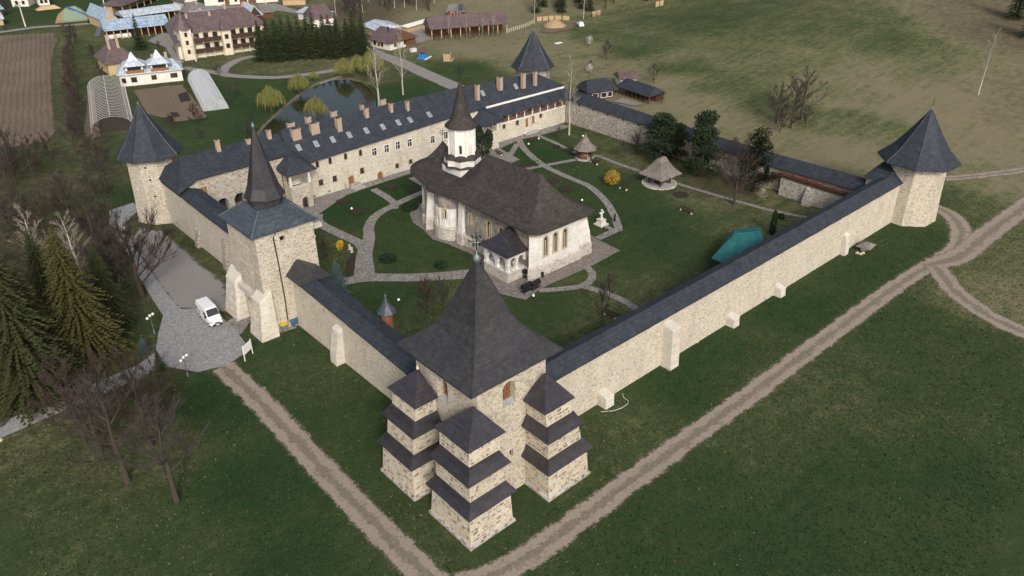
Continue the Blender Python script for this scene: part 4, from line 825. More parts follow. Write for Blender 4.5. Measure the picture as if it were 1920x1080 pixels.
for u, v in [(560, 277), (593, 270), (624, 262), (655, 253), (687, 245), (718, 238), (747, 230), (769, 225), (805, 215), (905, 175), (967, 162)]:
    pl = ((0, 79.75, 8.4), (0, -.79, 1)); p = hit(u, v, *pl)
    if p.x < 68: s = ez_slope(p.x); p = hit(u, v, (0, 79.75, EZ(p.x)), (0, -s, 1))
    else: s = 1.1; p = hit(u, v, (0, 81.95, 8.6), (0, -s, 1))
    sd = Vector((0, 1, s)).normalized(); nn = Vector((0, -s, 1)).normalized(); X_ = Vector((1, 0, 0))
    def quad(w, l, lo, hi):
        c0 = [p+X_*a*w/2+sd*b_*l/2 for a, b_ in ((-1, -1), (1, -1), (1, 1), (-1, 1))]
        return MB().loft([[q+nn*lo for q in c0], [q+nn*hi for q in c0]])
    o = quad(.85, 1.35, -.05, .10).build('skylight', 'sill_grey', rg_); quad(.62, 1.08, .10, .125).build('pane', 'sky_glass', o)
for i in range(26):   # lightning rod clips / snow guards along the slates
    pass
# porch block with open loggia, left
def loggia(x0, x1, y0, y1, zr, ze, label, apex, gate=True):
    mat = 'gate_stone' if gate else 'hall_plaster'
    o = MB().box(x0, x1, y0, y1, -.3, zr-.8).build('porch', mat, rg_)
    if gate: cut(o, archbox(MB(), ((x0+x1)/2+.5, y0, -.1), (1, 0, 0), (0, 1, 0), 1.3, 2.4, 1.2, True, .3)); archbox(MB(), ((x0+x1)/2+.5, y0+.9, 0), (1, 0, 0), (0, 1, 0), 1.2, 2.3, .1).build('doorway', 'red_wood', o)
    MB().box(x0, x1, y0, y0+.3, zr-.8, zr).box(x0, x0+.3, y0+.3, y1, zr-.8, zr).box(x1-.3, x1, y0+.3, y1, zr-.8, zr).build('parapet', mat, o)
    for x, y in ((x0+.2, y0+.2), (x1-.2, y0+.2)): MB().box(x-.2, x+.2, y-.18, y+.22, zr, ze).build('column', 'house_white', o)
    MB().box(x0+.9, x0+1.7, y1-.1, y1-.03, zr-.75, zr+1.3).build('inner_door', 'orange_wood', o)
    ax, ay, az_ = apex; ov = .75
    MB().loft([[(x0-ov, y0-ov, ze-.1), (x1+ov*1.6, y0-ov, ze-.1), (x1+ov*1.6, y1+1.2, ze+.3), (x0-ov, y1+1.2, ze+.3)], [(x0-ov, y0-ov, ze+.05), (x1+ov*1.6, y0-ov, ze+.05), (x1+ov*1.6, y1+1.4, ze+1.0), (x0-ov, y1+1.4, ze+1.0)], [(ax-.15, ay, az_), (ax+.15, ay, az_), (ax+.3, ay+4.5, az_+1.6), (ax-.3, ay+4.5, az_+1.6)]]).build('porch_roof', 'slate', o)
    return o
lo = loggia(18.7, 22.9, 77.2, 80.38, 4.9, 7.4, '', (20.6, 79.6, 9.9))
MB().box(19.2, 21.0, 77.7, 79.2, 5.02, 5.14).build('white_table', 'white', lo)
p_ = MB().tube([(18.62, 79.9, 7.2), (18.62, 79.9, 0)], .07, 5).build('downpipe', 'pipe_copper', lo)
loggia(65.4, 70.2, 77.6, 80.38, 4.3, 6.3, '', (67.4, 80.2, 8.6), False)
# ================================================================ THE PAINTED CHURCH
ch = thing('church', 'white painted church with sweeping dark shingle roof and octagonal lantern tower', 'church', (39.3, 43, 0))
# fresco material: weathered painted scenes in red, blue and cream
m, t, b = newmat('fresco'); v = pos(t)
a1 = noise(t, pos(t, (1, 1, 1.3)), 1.1, 6, .75); a2 = noise(t, v, 4.5, 5, .8); a3 = noise(t, pos(t, (1.3, 1.3, .7)), .28, 4)
vo = N(t, 'TexVoronoi'); vo.inputs['Scale'].default_value = 1.9; t.links.new(pos(t, (1, 1, .62)), vo.inputs['Vector'])
sp3 = N(t, 'SeparateColor'); t.links.new(vo.outputs['Color'], sp3.inputs[0])
c = ramp(t, a2, [(.30, (.13, .06, .045)), (.42, (.24, .17, .12)), (.5, (.30, .28, .26)), (.58, (.13, .16, .20)), (.70, (.34, .29, .20))])
c = mixc(t, .5, c, ramp(t, sp3.outputs[0], [(0, (.15, .065, .05)), (.3, (.11, .14, .19)), (.6, (.28, .22, .13)), (1, (.36, .34, .32))]))
c = mixc(t, mth(t, 'MULTIPLY', ramp(t, a1, [(.56, (0, 0, 0)), (.70, (1, 1, 1))]), .7), c, (.56, .53, .48)); c = mixc(t, mth(t, 'MULTIPLY', ramp(t, a3, [(.56, (0, 0, 0)), (.72, (1, 1, 1))]), .35), c, (.36, .37, .39))
t.links.new(c, b.inputs['Base Color']); b.inputs['Roughness'].default_value = .9; bump(t, b, a2, .02)
CX0, CX1, CYW, CYE = 34.0, 44.6, 28.2, 57.0; ZE = 9.6
S_wall = MB().box(CX0, CX1-.0, CYW+.5, 56.5, 1.7, 9.15).build('painted_wall', 'fresco', ch)
W_wall = MB().box(CX0+.02, CX1-.02, CYW, CYW+.49, 1.7, 9.15).build('west_wall', 'white_plaster', ch)
MB().loft([[(CX0-.45, CYW-.35, -.2), (CX1+.35, CYW-.35, -.2), (CX1+.35, 57, -.2), (CX0-.45, 57, -.2)], [(CX0-.4, CYW-.3, 1.6), (CX1+.3, CYW-.3, 1.6), (CX1+.3, 57, 1.6), (CX0-.4, 57, 1.6)], [(CX0-.05, CYW-.02, 1.85), (CX1+.02, CYW-.02, 1.85), (CX1+.02, 57, 1.85), (CX0-.05, 57, 1.85)]]).build('plinth', 'plinth_stone', ch)
ww_ = [((fp(u, v, CYW).x, CYW, 3.3), .85, 3.4, True) for u, v in [(1023, 470), (1041, 459), (1059, 447)]]
swn = [((CX0, hit(u, v, (CX0, 0, 0), (1, 0, 0)).y, z_), w_, h_, True) for u, v, z_, w_, h_ in [(917, 433, 3.6, .9, 3.0), (940, 440, 3.7, .9, 2.8), (882, 421, 4.6, .55, 1.6)]]
cut(W_wall, cutters(ww_, (1, 0, 0), (0, 1, 0), .3)); cut(S_wall, cutters(swn, (0, 1, 0), (1, 0, 0), .4))
for specs, U, W in ((ww_, Vector((1, 0, 0)), Vector((0, 1, 0))), (swn, Vector((0, 1, 0)), Vector((1, 0, 0)))):
    for c, w, hh, a in specs:
        fr = archframe(MB(), c, U, W, w, hh, .26, .06, .05).build('window', 'window_stone', ch)
        archbox(MB(), Vector(c)+W*.17, U, W, w+.05, hh, .08).build('pane', 'dark_glass', fr)
        cc = Vector(c)+W*.1; MB().beam(cc, cc+Vector((0, 0, hh*.8)), .14, .1).build('mullion', 'window_stone', fr)
def apse(cx, cy_, r, mat, nwin, face):
    o = MB().ngon(cx, cy_, [(r, 1.7), (r, 8.85)], 16).build('apse', mat, ch)
    MB().ngon(cx, cy_, [(r+.42, -.2), (r+.36, 2.1), (r+.42, 2.2), (r+.3, 2.45), (r, 2.55)], 20).build('apse_plinth', 'plinth_stone', o)
    for k in range(9):
        a = face+(k-4)*.32; MB().tube([(cx+(r+.03)*math.cos(a), cy_+(r+.03)*math.sin(a), 2.5), (cx+(r+.03)*math.cos(a), cy_+(r+.03)*math.sin(a), 5.8)], .09, 5).build('pilaster', 'white_plaster', o)
    for a in nwin:
        q = (cx+(r+.0)*math.cos(a), cy_+r*math.sin(a), 4.2); U = (-math.sin(a), math.cos(a), 0); W = (-math.cos(a), -math.sin(a), 0)
        fr = archframe(MB(), q, U, W, .55, 1.7, .2, .1, .1).build('apse_window', 'window_stone', o)
        archbox(MB(), Vector(q)-Vector(W)*.03, U, W, .56, 1.7, .04).build('pane', 'dark_glass', fr)
    MB().ngon(cx, cy_, [(r+.03, 5.9), (r+.04, 8.84)], 16, cb=False, ct=False).build('painted_frieze', 'fresco', o)
    return o
apse(35.3, 50.0, 3.0, 'white_plaster', [math.radians(205), math.radians(165)], math.radians(185))
apse(43.3, 50.0, 3.0, 'white_plaster', [], 0)
apse(39.3, 57.0, 4.3, 'white_plaster', [math.radians(200)], math.radians(110))
def church_butt(x, y, w, d, h1, out_):
    o_ = Vector((*out_, 0)); u = Vector((-o_.y, o_.x, 0)); p = Vector((x, y, 0)); 
    def ring(dd, z, ww=w, back=.5): return [p+u*ww/2-o_*back+Vector((0, 0, z)), p-u*ww/2-o_*back+Vector((0, 0, z)), p-u*ww/2+o_*dd+Vector((0, 0, z)), p+u*ww/2+o_*dd+Vector((0, 0, z))]
    o = MB().loft([ring(d, 2.3), ring(d*.85, 4.6), ring(d*.8, 4.65), ring(d*.55, h1), ring(.1, h1+1.1)]).build('buttress', 'white_plaster', ch)
    MB().loft([ring(d+.2, -.2, w+.3), ring(d+.15, 2.1, w+.25), ring(d, 2.4, w)]).build('buttress_foot', 'plinth_stone', o)
    MB().loft([ring(d*.58, h1-.02, w+.1), ring(d*.55, h1+.12, w+.1), ring(.1, h1+1.25, w+.1)]).build('coping', 'window_stone', o)
church_butt(CX0+.2, 45.6, 1.1, 1.0, 7.4, (-1, 0)); church_butt(CX0-.3, 54.0, 1.1, 1.1, 7.2, (-.85, .5)); church_butt(CX0+.35, CYW+.3, 1.25, 1.1, 7.6, (-.72, -.72)); church_butt(CX1+.6, CYW+.9, 1.4, 2.2, 6.8, (1, -.1))
# roof: swept shingle skin from a rounded eave up to the ridges
def eave_outline():
    pts = []
    def arc(cx, cy_, r, a0, a1, n): pts.extend([(cx+r*math.cos(math.radians(a0+(a1-a0)*k/n)), cy_+r*math.sin(math.radians(a0+(a1-a0)*k/n))) for k in range(n+1)])
    arc(34.0, 27.7, 1.8, 180, 270, 5)
    pts.extend([(36.5, 25.9), (39.3, 25.85), (42.0, 25.9)]); arc(44.7, 27.7, 1.8, 270, 360, 5)
    pts.extend([(46.5, 31), (46.5, 36), (46.5, 41), (46.6, 45)]); arc(42.9, 50.5, 4.6, -30, 38, 5)
    arc(39.3, 57.0, 6.3, 28, 152, 12); arc(35.7, 50.5, 4.6, 142, 210, 5)
    pts.extend([(32.2, 45), (32.2, 41), (32.2, 36), (32.2, 31)]); return pts
EO = eave_outline()
def ridge_z(y): return float(np.interp(y, [31, 32.2, 46.3, 48.6, 53.2, 56.2, 57.6], [15.3, 15.3, 15.1, 11.6, 11.6, 14.3, 14.3]))
rings = []; T = [0, .16, .33, .5, .65, .8, .92, 1.0]
low = [(x+(39.3-x)*.05, y+(42-y)*.02, 9.0) for x, y in EO]
lowf = []
for tt in T:
    r = []
    for x, y in EO:
        ry = min(max(y, 32.2), 57.3)
        rz = ridge_z(ry); ze = 9.0 if y < 60 else 9.3
        rx = 39.3+(.0 if True else 0)
        q = tt
        r.append((x+(rx-x)*q, y+(ry-y)*q, ze+(rz-ze)*(.36*q+.64*q**2.1)))
    rings.append(r)
soff = [(39.3+(x-39.3)*.70, 42+(y-42)*.86, 9.35) for x, y in EO]
under = [(x, y, z-.22) for x, y, z in rings[0]]
rf = MB().loft([soff, under]+rings, False, False).build('roof', 'shingle', ch)
for y in (33.3, 57.3): cross(ch, 39.3, y, ridge_z(y), 2.3, big=False)
cross(ch, 40.2, 56.6, 14.2, 2.0, big=False)
# lantern tower
LX, LY = 39.2, 51.7
def star(b, cx, cy_, r1, r2, z0, z1, n=8, rot=0, mi=0):
    pr = [(cx+(r1 if k % 2 == 0 else r2)*math.cos(rot+math.pi*k/n), cy_+(r1 if k % 2 == 0 else r2)*math.sin(rot+math.pi*k/n)) for k in range(2*n)]
    b.prism(pr, z0, z1, mi); return b
lt = MB(); star(lt, LX, LY, 3.6, 2.6, 9.0, 11.6, 4, math.radians(45)); lt.build('star_base', 'white_plaster', ch)
lo_ = MB(); star(lo_, LX, LY, 3.25, 2.7, 11.8, 13.1, 8); lo_.build('star_base', 'white_plaster', ch)
for z, r in ((11.55, 3.6), (13.05, 3.55)):
    bb = MB(); pr1 = [(LX+(r if k % 2 == 0 else r*.86)*math.cos(math.pi*k/8), LY+(r if k % 2 == 0 else r*.86)*math.sin(math.pi*k/8)) for k in range(16)]
    bb.loft([[(x, y, z) for x, y in pr1], [(x, y, z+.12) for x, y in pr1], [(LX+(x-LX)*.68, LY+(y-LY)*.68, z+.65) for x, y in pr1]]); bb.build('skirt_roof', 'shingle', ch)
drum = MB().ngon(LX, LY, [(2.36, 13.3), (2.36, 18.9)], 8, math.radians(22.5)).build('drum', 'white', ch)
for k in range(8):
    a = math.radians(45*k); r = 2.36*math.cos(math.pi/8); U = (-math.sin(a), math.cos(a), 0); W = (-math.cos(a), -math.sin(a), 0)
    q = Vector((LX+r*math.cos(a), LY+r*math.sin(a), 14.1))
    if k % 2 == 1 or True:
        fr = archframe(MB(), q, U, W, .42, 1.5, .16, .07, .03).build('lantern_window', 'white_plaster', drum); archbox(MB(), q-Vector(W)*.02, U, W, .43, 1.5, .04).build('pane', 'dark_glass' if k % 2 == 1 else 'white_plaster', fr)
    for s in (-.45, .45): archframe(MB(), q+Vector(U)*s+Vector((0, 0, 2.9)), U, W, .5, 1.1, .08, .04, .02).build('blind_arch', 'white_plaster', drum)
    c0 = Vector((LX+2.36*math.cos(a+math.pi/8), LY+2.36*math.sin(a+math.pi/8), 13.4)); MB().tube([c0, c0+Vector((0, 0, 5.3))], .12, 5).build('shaft', 'white', drum)
MB().ngon(LX, LY, [(2.9, 18.45), (2.88, 18.6), (2.1, 19.25), (1.5, 20.5), (1.02, 22.3), (.55, 24.6), (.12, 26.2)], 16, smooth if False else 0).build('lantern_roof', 'shingle', ch, smooth=True)
cross(ch, LX, LY, 26.1, 2.5)
# south porch
PX0, PX1, PY0, PY1 = 30.15, 34.2, 29.8, 35.5
po = MB().box(PX0, CX0-.46, PY0, PY1, -.2, 1.75).build('porch', 'plinth_stone', ch)
MB().box(PX0-.05, CX0-.46, PY0-.05, PY1+.05, 1.755, 1.9).build('parapet_cap', 'white_plaster', po)
cols = [(PX0+.3, PY0+.3), (PX0+.3, (PY0+PY1)/2), (PX0+.3, PY1-.3), ((PX0+CX0)/2, PY0+.3), ((PX0+CX0)/2, PY1-.3)]
for x, y in cols:
    MB().square(x, y, [(.34, .34, 1.9), (.34, .34, 2.1), (.26, .26, 2.15), (.26, .26, 2.85), (.34, .34, 2.93), (.34, .34, 3.07)]).build('column', 'white_plaster', po)
for (x0, x1, y0, y1), arcs in (((PX0, PX0+.5, PY0, PY1), [((PX0-.1, (PY0+PY1)/2+s*1.36, 3.0), (0, 1, 0), (1, 0, 0), 2.0) for s in (-1, 1)]), ((PX0+.51, CX0-.05, PY0, PY0+.5), [((x, PY0-.1, 3.0), (1, 0, 0), (0, 1, 0), 1.25) for x in (PX0+1.2, PX0+2.85)]), ((PX0+.51, CX0-.05, PY1-.5, PY1), [])):
    bm_ = MB().box(x0, x1, y0, y1, 3.08, 4.95).build('arcade', 'white_plaster', po); cc = MB()
    for c, U, W, w in arcs: archbox(cc, c, U, W, w, 1.15, .9)
    if arcs: cut(bm_, cc)
MB().box(PX0+.61, CX0-.5, PY0+.61, PY1-.61, 1.2, 1.3).build('porch_floor', 'sill_grey', po)
archbox(MB(), (CX0-.03, 32.6, 1.9), (0, 1, 0), (1, 0, 0), 1.5, 2.6, .06).build('porch_door', 'dark_wood', po)
ov = .65; prx, pry = CX0-.3, 33.2
MB().loft([[(PX0-ov, PY0-ov, 4.85), (CX0, PY0-ov, 4.9), (CX0, PY1+ov, 4.9), (PX0-ov, PY1+ov, 4.85)], [(PX0-ov, PY0-ov, 5.0), (CX0, PY0-ov, 5.05), (CX0, PY1+ov, 5.05), (PX0-ov, PY1+ov, 5.0)], [(PX0+.7, PY0+.9, 5.75), (CX0, PY0+.9, 5.8), (CX0, PY1-.9, 5.8), (PX0+.7, PY1-.9, 5.75)], [(prx-.9, pry-.15, 7.6), (CX0, pry-.2, 7.7), (CX0, pry+.2, 7.7), (prx-.9, pry+.15, 7.6)]]).build('porch_roof', 'dark_metal', po)
MB().box(CX1+.02, CX1+3.6, 30.5, 36, -.2, 4.8).build('north_porch', 'white_plaster', ch)
MB().loft([[(CX1, 29.9, 4.8), (CX1+4.2, 29.9, 4.8), (CX1+4.2, 36.6, 4.8), (CX1, 36.6, 4.8)], [(CX1, 33, 7.4), (CX1+1, 33, 7.4), (CX1+1, 33.4, 7.4), (CX1, 33.4, 7.4)]]).build('north_porch_roof', 'shingle', ch)
# ================================================================ THINGS IN AND AROUND THE COURT
def gazebo(u, v, r, zr, ze, za, label, rectr=None, mat='grey_shingle', rot=0.0):
    p = at(u, v); t = thing('pavilion', label, 'pavilion', (p.x, p.y, 0), rot)
    return t, p
p = at(1096, 297); g1 = thing('pavilion', 'six sided timber garden pavilion with pointed shingle roof beside a straight path', 'pavilion', (p.x, p.y, 0))
MB().ngon(p.x, p.y, [(2.1, -.1), (2.1, .35)], 8).build('base', 'sill_grey', g1)
for k in range(8):
    a = 2*math.pi*k/8+.2; x, y = p.x+1.75*math.cos(a), p.y+1.75*math.sin(a); a2 = a+2*math.pi/8; x2, y2 = p.x+1.75*math.cos(a2), p.y+1.75*math.sin(a2)
    MB().tube([(x, y, .3), (x, y, 2.5)], .10, 5).build('post', 'red_wood', g1)
    if k != 5: MB().beam((x, y, 1.15), (x2, y2, 1.15), .08, .12).beam((x, y, .7), (x2, y2, .7), .06, .5).build('railing', 'red_wood', g1)
MB().ngon(p.x, p.y, [(.7, .35), (.7, 1.1)], 8).build('table', 'pale_wood', g1)
MB().ngon(p.x, p.y, [(2.65, 2.3), (2.6, 2.45), (1.75, 3.1), (1.0, 4.0), (.2, 5.4)], 8, .2).build('roof', 'grey_shingle', g1); ballat(g1, p.x, p.y, 5.55, .15)
p = at(1236, 344); g2 = thing('pavilion', 'square timber well pavilion with tall flared grey shingle roof on stone apron', 'pavilion', (p.x, p.y, 0))
MB().ngon(p.x, p.y, [(3.4, -.1), (3.3, .12)], 12).build('apron', 'sill_grey', g2)
for k in range(16):
    a = 2*math.pi*k/16; ka = Vector((p.x+3.4*math.cos(a-.16), p.y+3.4*math.sin(a-.16), .06)); kb = Vector((p.x+3.4*math.cos(a+.16), p.y+3.4*math.sin(a+.16), .06)); MB().beam(ka, kb, .3, .3).build('kerb_stone', 'window_stone' if k % 3 else 'stone_pale', g2)
for sx in (-1, 1):
    for sy in (-1, 1):
        x, y = p.x+sx*1.5, p.y+sy*1.5
        MB().box(x-.14, x+.14, y-.14, y+.14, .1, 2.5).build('post', 'red_wood', g2)
        MB().beam((x, y, 1.2), (x-sx*.9, y, 2.4), .14, .14).beam((x, y, 1.2), (x, y-sy*.9, 2.4), .14, .14).beam((x, y, .3), (x-sx*1.0, y, 1.2), .16, .3).build('brace', 'red_wood', g2)
MB().box(p.x-.7, p.x+.7, p.y-.7, p.y+.7, .1, 1.0).build('well_head', 'dark_wood', g2)
MB().square(p.x, p.y, [(3.2, 3.0, 2.1), (3.15, 2.95, 2.3), (2.3, 2.0, 3.1), (1.55, 1.2, 4.2), (1.05, .35, 5.5), (1.0, .05, 5.6)]).build('roof', 'grey_shingle', g2)
# green tent roof by the wall
tent = thing('canopy', 'turquoise green sheet canopy on posts beside the right curtain wall', 'canopy', (66, 9, 0))
ca = hit(1410, 456, (0, 0, 4.4), (0, 0, 1)); tq = [hit(u, v, (0, 0, z), (0, 0, 1)) for u, v, z in ((1334, 484, 2.6), (1369, 500, 2.6), (1376, 439, 4.2), (1412, 438, 4.2), (1450, 457, 3.2))]
E0, E1, R0_, R1_ = tq[0], tq[1], tq[2], tq[3]; E2 = E1+(R1_-R0_)+Vector((5.5, 0, 0)); E2.z = 2.6; R1_ = R1_+Vector((1.6, -.4, 0))
B0 = R0_+(R0_-E1)*.6; B0.z = 2.7; B1 = R1_+(R0_-E1)*.6; B1.z = 2.7
vs_ = [E0, E1, E2, R1_, R0_, B0, B1]; top_ = [(0, 1, 4), (1, 2, 3, 4), (4, 3, 6, 5), (0, 4, 5), (2, 6, 3)]
b = MB().add([tuple(q) for q in vs_], top_).add([tuple(q-Vector((0, 0, .06))) for q in vs_], [f[::-1] for f in top_]); b.build('sheet', 'teal_sheet', tent)
Pc = [E0, E1, E2, B1, B0, R0_]
for k in range(1, 8):
    s = k/8; MB().tube([E1.lerp(E2, s)+Vector((0, 0, .04)), R0_.lerp(R1_, s)+Vector((0, 0, .04))], .03, 4).build('seam', 'teal_sheet', tent)
MB().tube([R0_+Vector((0, 0, .04)), R1_+Vector((0, 0, .04))], .06, 5).build('ridge_pole', 'teal_sheet', tent)
for q in Pc[:5]: MB().tube([(q.x+.1, q.y+.1, 0), (q.x+.1, q.y+.1, q.z-.1)], .08, 5).build('post', 'black', tent)
MB().box(Pc[0].x+.6, Pc[0].x+5, Pc[1].y+.8, Pc[1].y+3.4, .0, .9).build('stage', 'sill_grey', tent)
# stone cross
p = at(1127, 421); mo = thing('stone_cross', 'white stone cross on stepped plinth near the church path', 'monument', (p.x, p.y, 0))
MB().square(p.x, p.y, [(1.0, 1.0, -.1), (1.0, 1.0, .2), (.7, .7, .22), (.55, .55, .9), (.65, .65, .95), (.65, .65, 1.1)]).build('plinth', 'stone_pale', mo)
MB().box(p.x-.13, p.x+.13, p.y-.13, p.y+.13, 1.1, 3.0).box(p.x-.5, p.x+.5, p.y-.12, p.y+.12, 2.25, 2.5).build('cross', 'white', mo)
MB().ngon(p.x, p.y, [(.12, 2.5), (.2, 2.62), (.04, 2.8)], 8).build('figure', 'dark_wood', mo)
# benches
def bench(u, v, u2, v2, label, planks=True):
    a = at(u, v); b_ = at(u2, v2); c = (a+b_)/2; d = b_-a; L = d.length; rz = math.atan2(d.y, d.x)
    t = thing('bench', label, 'bench', (c.x, c.y, 0), rz, 'dark wooden garden benches')
    MB().box(-L/2, L/2, -.22, -.02, .44, .50).build('seat_plank', 'dark_wood', t, True); MB().box(-L/2, L/2, .02, .22, .44, .50).build('seat_plank', 'dark_wood', t, True)
    for s in (-1, 1): MB().box(s*L*.4-.08, s*L*.4+.08, -.2, .2, 0, .44).build('leg', 'stone_pale', t, True)
    MB().box(-L/2, L/2, .24, .30, .62, .85).build('backrest', 'dark_wood', t, True)
    for s in (-1, 1): MB().box(s*L*.4-.05, s*L*.4+.05, .17, .24, .4, .85).build('back_support', 'dark_wood', t, True)
bench(1106, 303, 1121, 310, 'dark garden bench on the lawn by the six sided pavilion')
bench(1161, 353, 1176, 358, 'dark garden bench below the yellow forsythia')
bench(1274, 393, 1299, 403, 'long dark bench out on the open lawn right of the cross')
bench(1132, 589, 1156, 599, 'dark bench under the thin bare tree by the right curtain wall')
bench(928, 287, 941, 293, 'low bench on paving behind the church roof'); 
# candle stands
def candle(u, v, label, rz, L=1.9):
    p = at(u, v); t = thing('candle_stand', label, 'candle stand', (p.x, p.y, 0), rz, 'black iron candle stands by the church')
    pr = [(-.36, .9), (.36, .9), (.36, 1.35)]+[(.36*math.cos(a), 1.35+.3*math.sin(a)) for a in (math.pi*.2, math.pi*.4, math.pi*.6, math.pi*.8)]+[(-.36, 1.35)]
    MB().loft([[(-L/2, y, z) for y, z in pr], [(L/2, y, z) for y, z in pr]]).build('hood', 'black', t, True)
    for sx in (-1, 1):
        for sy in (-1, 1): MB().tube([(sx*L*.45, sy*.3, 0), (sx*L*.45, sy*.3, .95)], .03, 5).build('leg', 'iron', t, True)
    MB().box(-L*.47, L*.47, -.33, .33, .32, .38).build('tray', 'iron', t, True)
candle(987, 548, 'black iron candle stand on the lawn edge, left of a pair', .1); candle(1003, 543, 'black iron candle stand on the lawn edge, right of a pair', .1)
candle(990, 519, 'black iron candle stand against the church porch wall', .0)
p = at(1017, 520); MB().ngon(p.x, p.y, [(.22, 0), (.25, .9), (.2, .95)], 8).build('litter_bin', 'black'); tag(bpy.data.objects['litter_bin'], 'small black litter bin at the church corner buttress', 'bin')
# person: nun in black walking on the path
def person(x, y, z, rz, label, hgt=1.6):
    t = thing('person', label, 'person', (x, y, z), rz); s = hgt/1.65
    # one continuous body grown from a skeleton
    me = bpy.data.meshes.new('body')
    V = [(0, 0, .92), (0, 0, 1.15), (0, 0, 1.36), (0, .02, 1.46), (0, .03, 1.57), (-.17, 0, 1.36), (-.22, .02, 1.12), (-.18, .16, .95), (.17, 0, 1.36), (.22, -.02, 1.12), (.19, .10, .93), (-.09, 0, .88), (-.09, .10, .48), (-.09, .04, .06), (-.09, .16, .03), (.09, 0, .88), (.09, -.04, .48), (.09, -.16, .08), (.09, -.06, .03)]
    E_ = [(0, 1), (1, 2), (2, 3), (3, 4), (2, 5), (5, 6), (6, 7), (2, 8), (8, 9), (9, 10), (0, 11), (11, 12), (12, 13), (13, 14), (0, 15), (15, 16), (16, 17), (17, 18)]
    R_ = [.15, .14, .13, .055, .10, .065, .05, .035, .065, .05, .035, .09, .06, .045, .04, .09, .06, .045, .04]
    me.from_pydata([(a*s, b_*s, c*s) for a, b_, c in V], E_, []); me.update(); tmp = bpy.data.objects.new('tmp', me); COL.objects.link(tmp)
    md = tmp.modifiers.new('s', 'SKIN')
    for i, sv_ in enumerate(me.skin_vertices[0].data): sv_.radius = (R_[i]*s, R_[i]*s); sv_.use_root = i == 0
    tmp.modifiers.new('d', 'SUBSURF').levels = 1
    dg = bpy.context.evaluated_depsgraph_get(); dg.update(); nm = bpy.data.meshes.new_from_object(tmp.evaluated_get(dg)); bpy.data.objects.remove(tmp)
    nm.materials.clear(); nm.materials.append(M['skin']); o = bpy.data.objects.new('body', nm); COL.objects.link(o); o.parent = t
    q = MB(); q.loft([[(r*s*math.cos(a), (r*.8*s)*math.sin(a)+dy*s, z_*s) for a in [2*math.pi*k/12 for k in range(12)]] for r, dy, z_ in ((.33, -.02, .05), (.30, -.02, .3), (.23, 0, .75), (.19, 0, 1.05), (.23, 0, 1.3), (.20, .0, 1.42), (.09, .01, 1.48))]); q.build('robe', 'black', t, True, True)
    for sx, arm in ((-1, [(-.2, 0, 1.36), (-.25, .03, 1.1), (-.2, .15, .96)]), (1, [(.2, 0, 1.36), (.25, -.02, 1.1), (.21, .09, .94)])): MB().tube([(a*s, b_*s, c*s) for a, b_, c in arm], [.085*s, .08*s, .075*s], 8, cap=True).build('sleeve', 'black', t, True, True)
    q = MB(); q.loft([[(r*s*math.cos(a), r*s*math.sin(a)+dy*s, z_*s) for a in [2*math.pi*k/10 for k in range(10)]] for r, dy, z_ in ((.17, -.06, 1.25), (.13, -.03, 1.45), (.115, .0, 1.55), (.125, -.01, 1.62), (.10, -.01, 1.70), (.03, -.01, 1.74))]); q.build('veil', 'black', t, True, True)
    return t
p = at(1152, 415); person(p.x, p.y, .08, math.radians(20), 'person in a long black robe and veil walking on the curved path', 1.5)
p = at(575, 387); person(p.x, p.y, .02, math.radians(200), 'person in dark clothing standing at the porch doorway arch', 1.6)
# garden lamps (white globes near the lawns) and outdoor lanterns
def glob(u, v, label, hgt=.45):
    p = at(u, v); t = thing('garden_lamp', label, 'lamp', (p.x, p.y, 0), 0, 'low white globe garden lamps')
    MB().ngon(0, 0, [(.05, 0), (.05, hgt)], 6).build('stem', 'iron', t, True); MB().ngon(0, 0, [(.05, hgt), (.2, hgt+.1), (.22, hgt+.25), (.12, hgt+.42), (.02, hgt+.46)], 10).build('globe', 'globe', t, True, True)
for u, v, l in [(1203, 583, 'white globe lamp at path end by the right curtain wall'), (1091, 381, 'white globe lamp on lawn beside the church eaves corner'), (1010, 265, 'white globe lamp beside the flower bed near the gallery'), (991, 275, 'white globe lamp on lawn between two paths'), (984, 255, 'white globe lamp at the lawn corner by the gallery steps'), (660, 397, 'white globe lamp by the dark flower bed near the gate'), (748, 569, 'white globe lamp on lawn behind the wooden turret'), (1093, 260, 'white lantern on lawn below the far curtain wall'), (1000, 561, 'white lamp in the grass in front of the candle stands')]: glob(u, v, l)
p = at(595, 425); MB().loft([[(p.x-.8, p.y-.5, 0), (p.x+.8, p.y-.5, 0), (p.x+.8, p.y+.5, 0), (p.x-.8, p.y+.5, 0)], [(p.x-.7, p.y-.45, .7), (p.x+.75, p.y-.45, .8), (p.x+.7, p.y+.45, .75), (p.x-.75, p.y+.4, .65)]]).build('stone_block', 'stone_pale'); tag(bpy.data.objects['stone_block'], 'pale carved stone block on grass beside the gate tower', 'stone')
for u, v, l in [(656, 468, 'left grave stone of a pair near the yellow bush'), (660, 473, 'right grave stone of a pair near the yellow bush')]:
    p = at(u, v); t = thing('grave_stone', l, 'stone', (p.x, p.y, 0), .2); MB().box(-.16, .16, -.08, .08, -.05, .95).build('slab', 'stone_pale', t, True); MB().box(-.28, .28, -.18, .18, -.05, .12).build('foot', 'stone_pale', t, True)
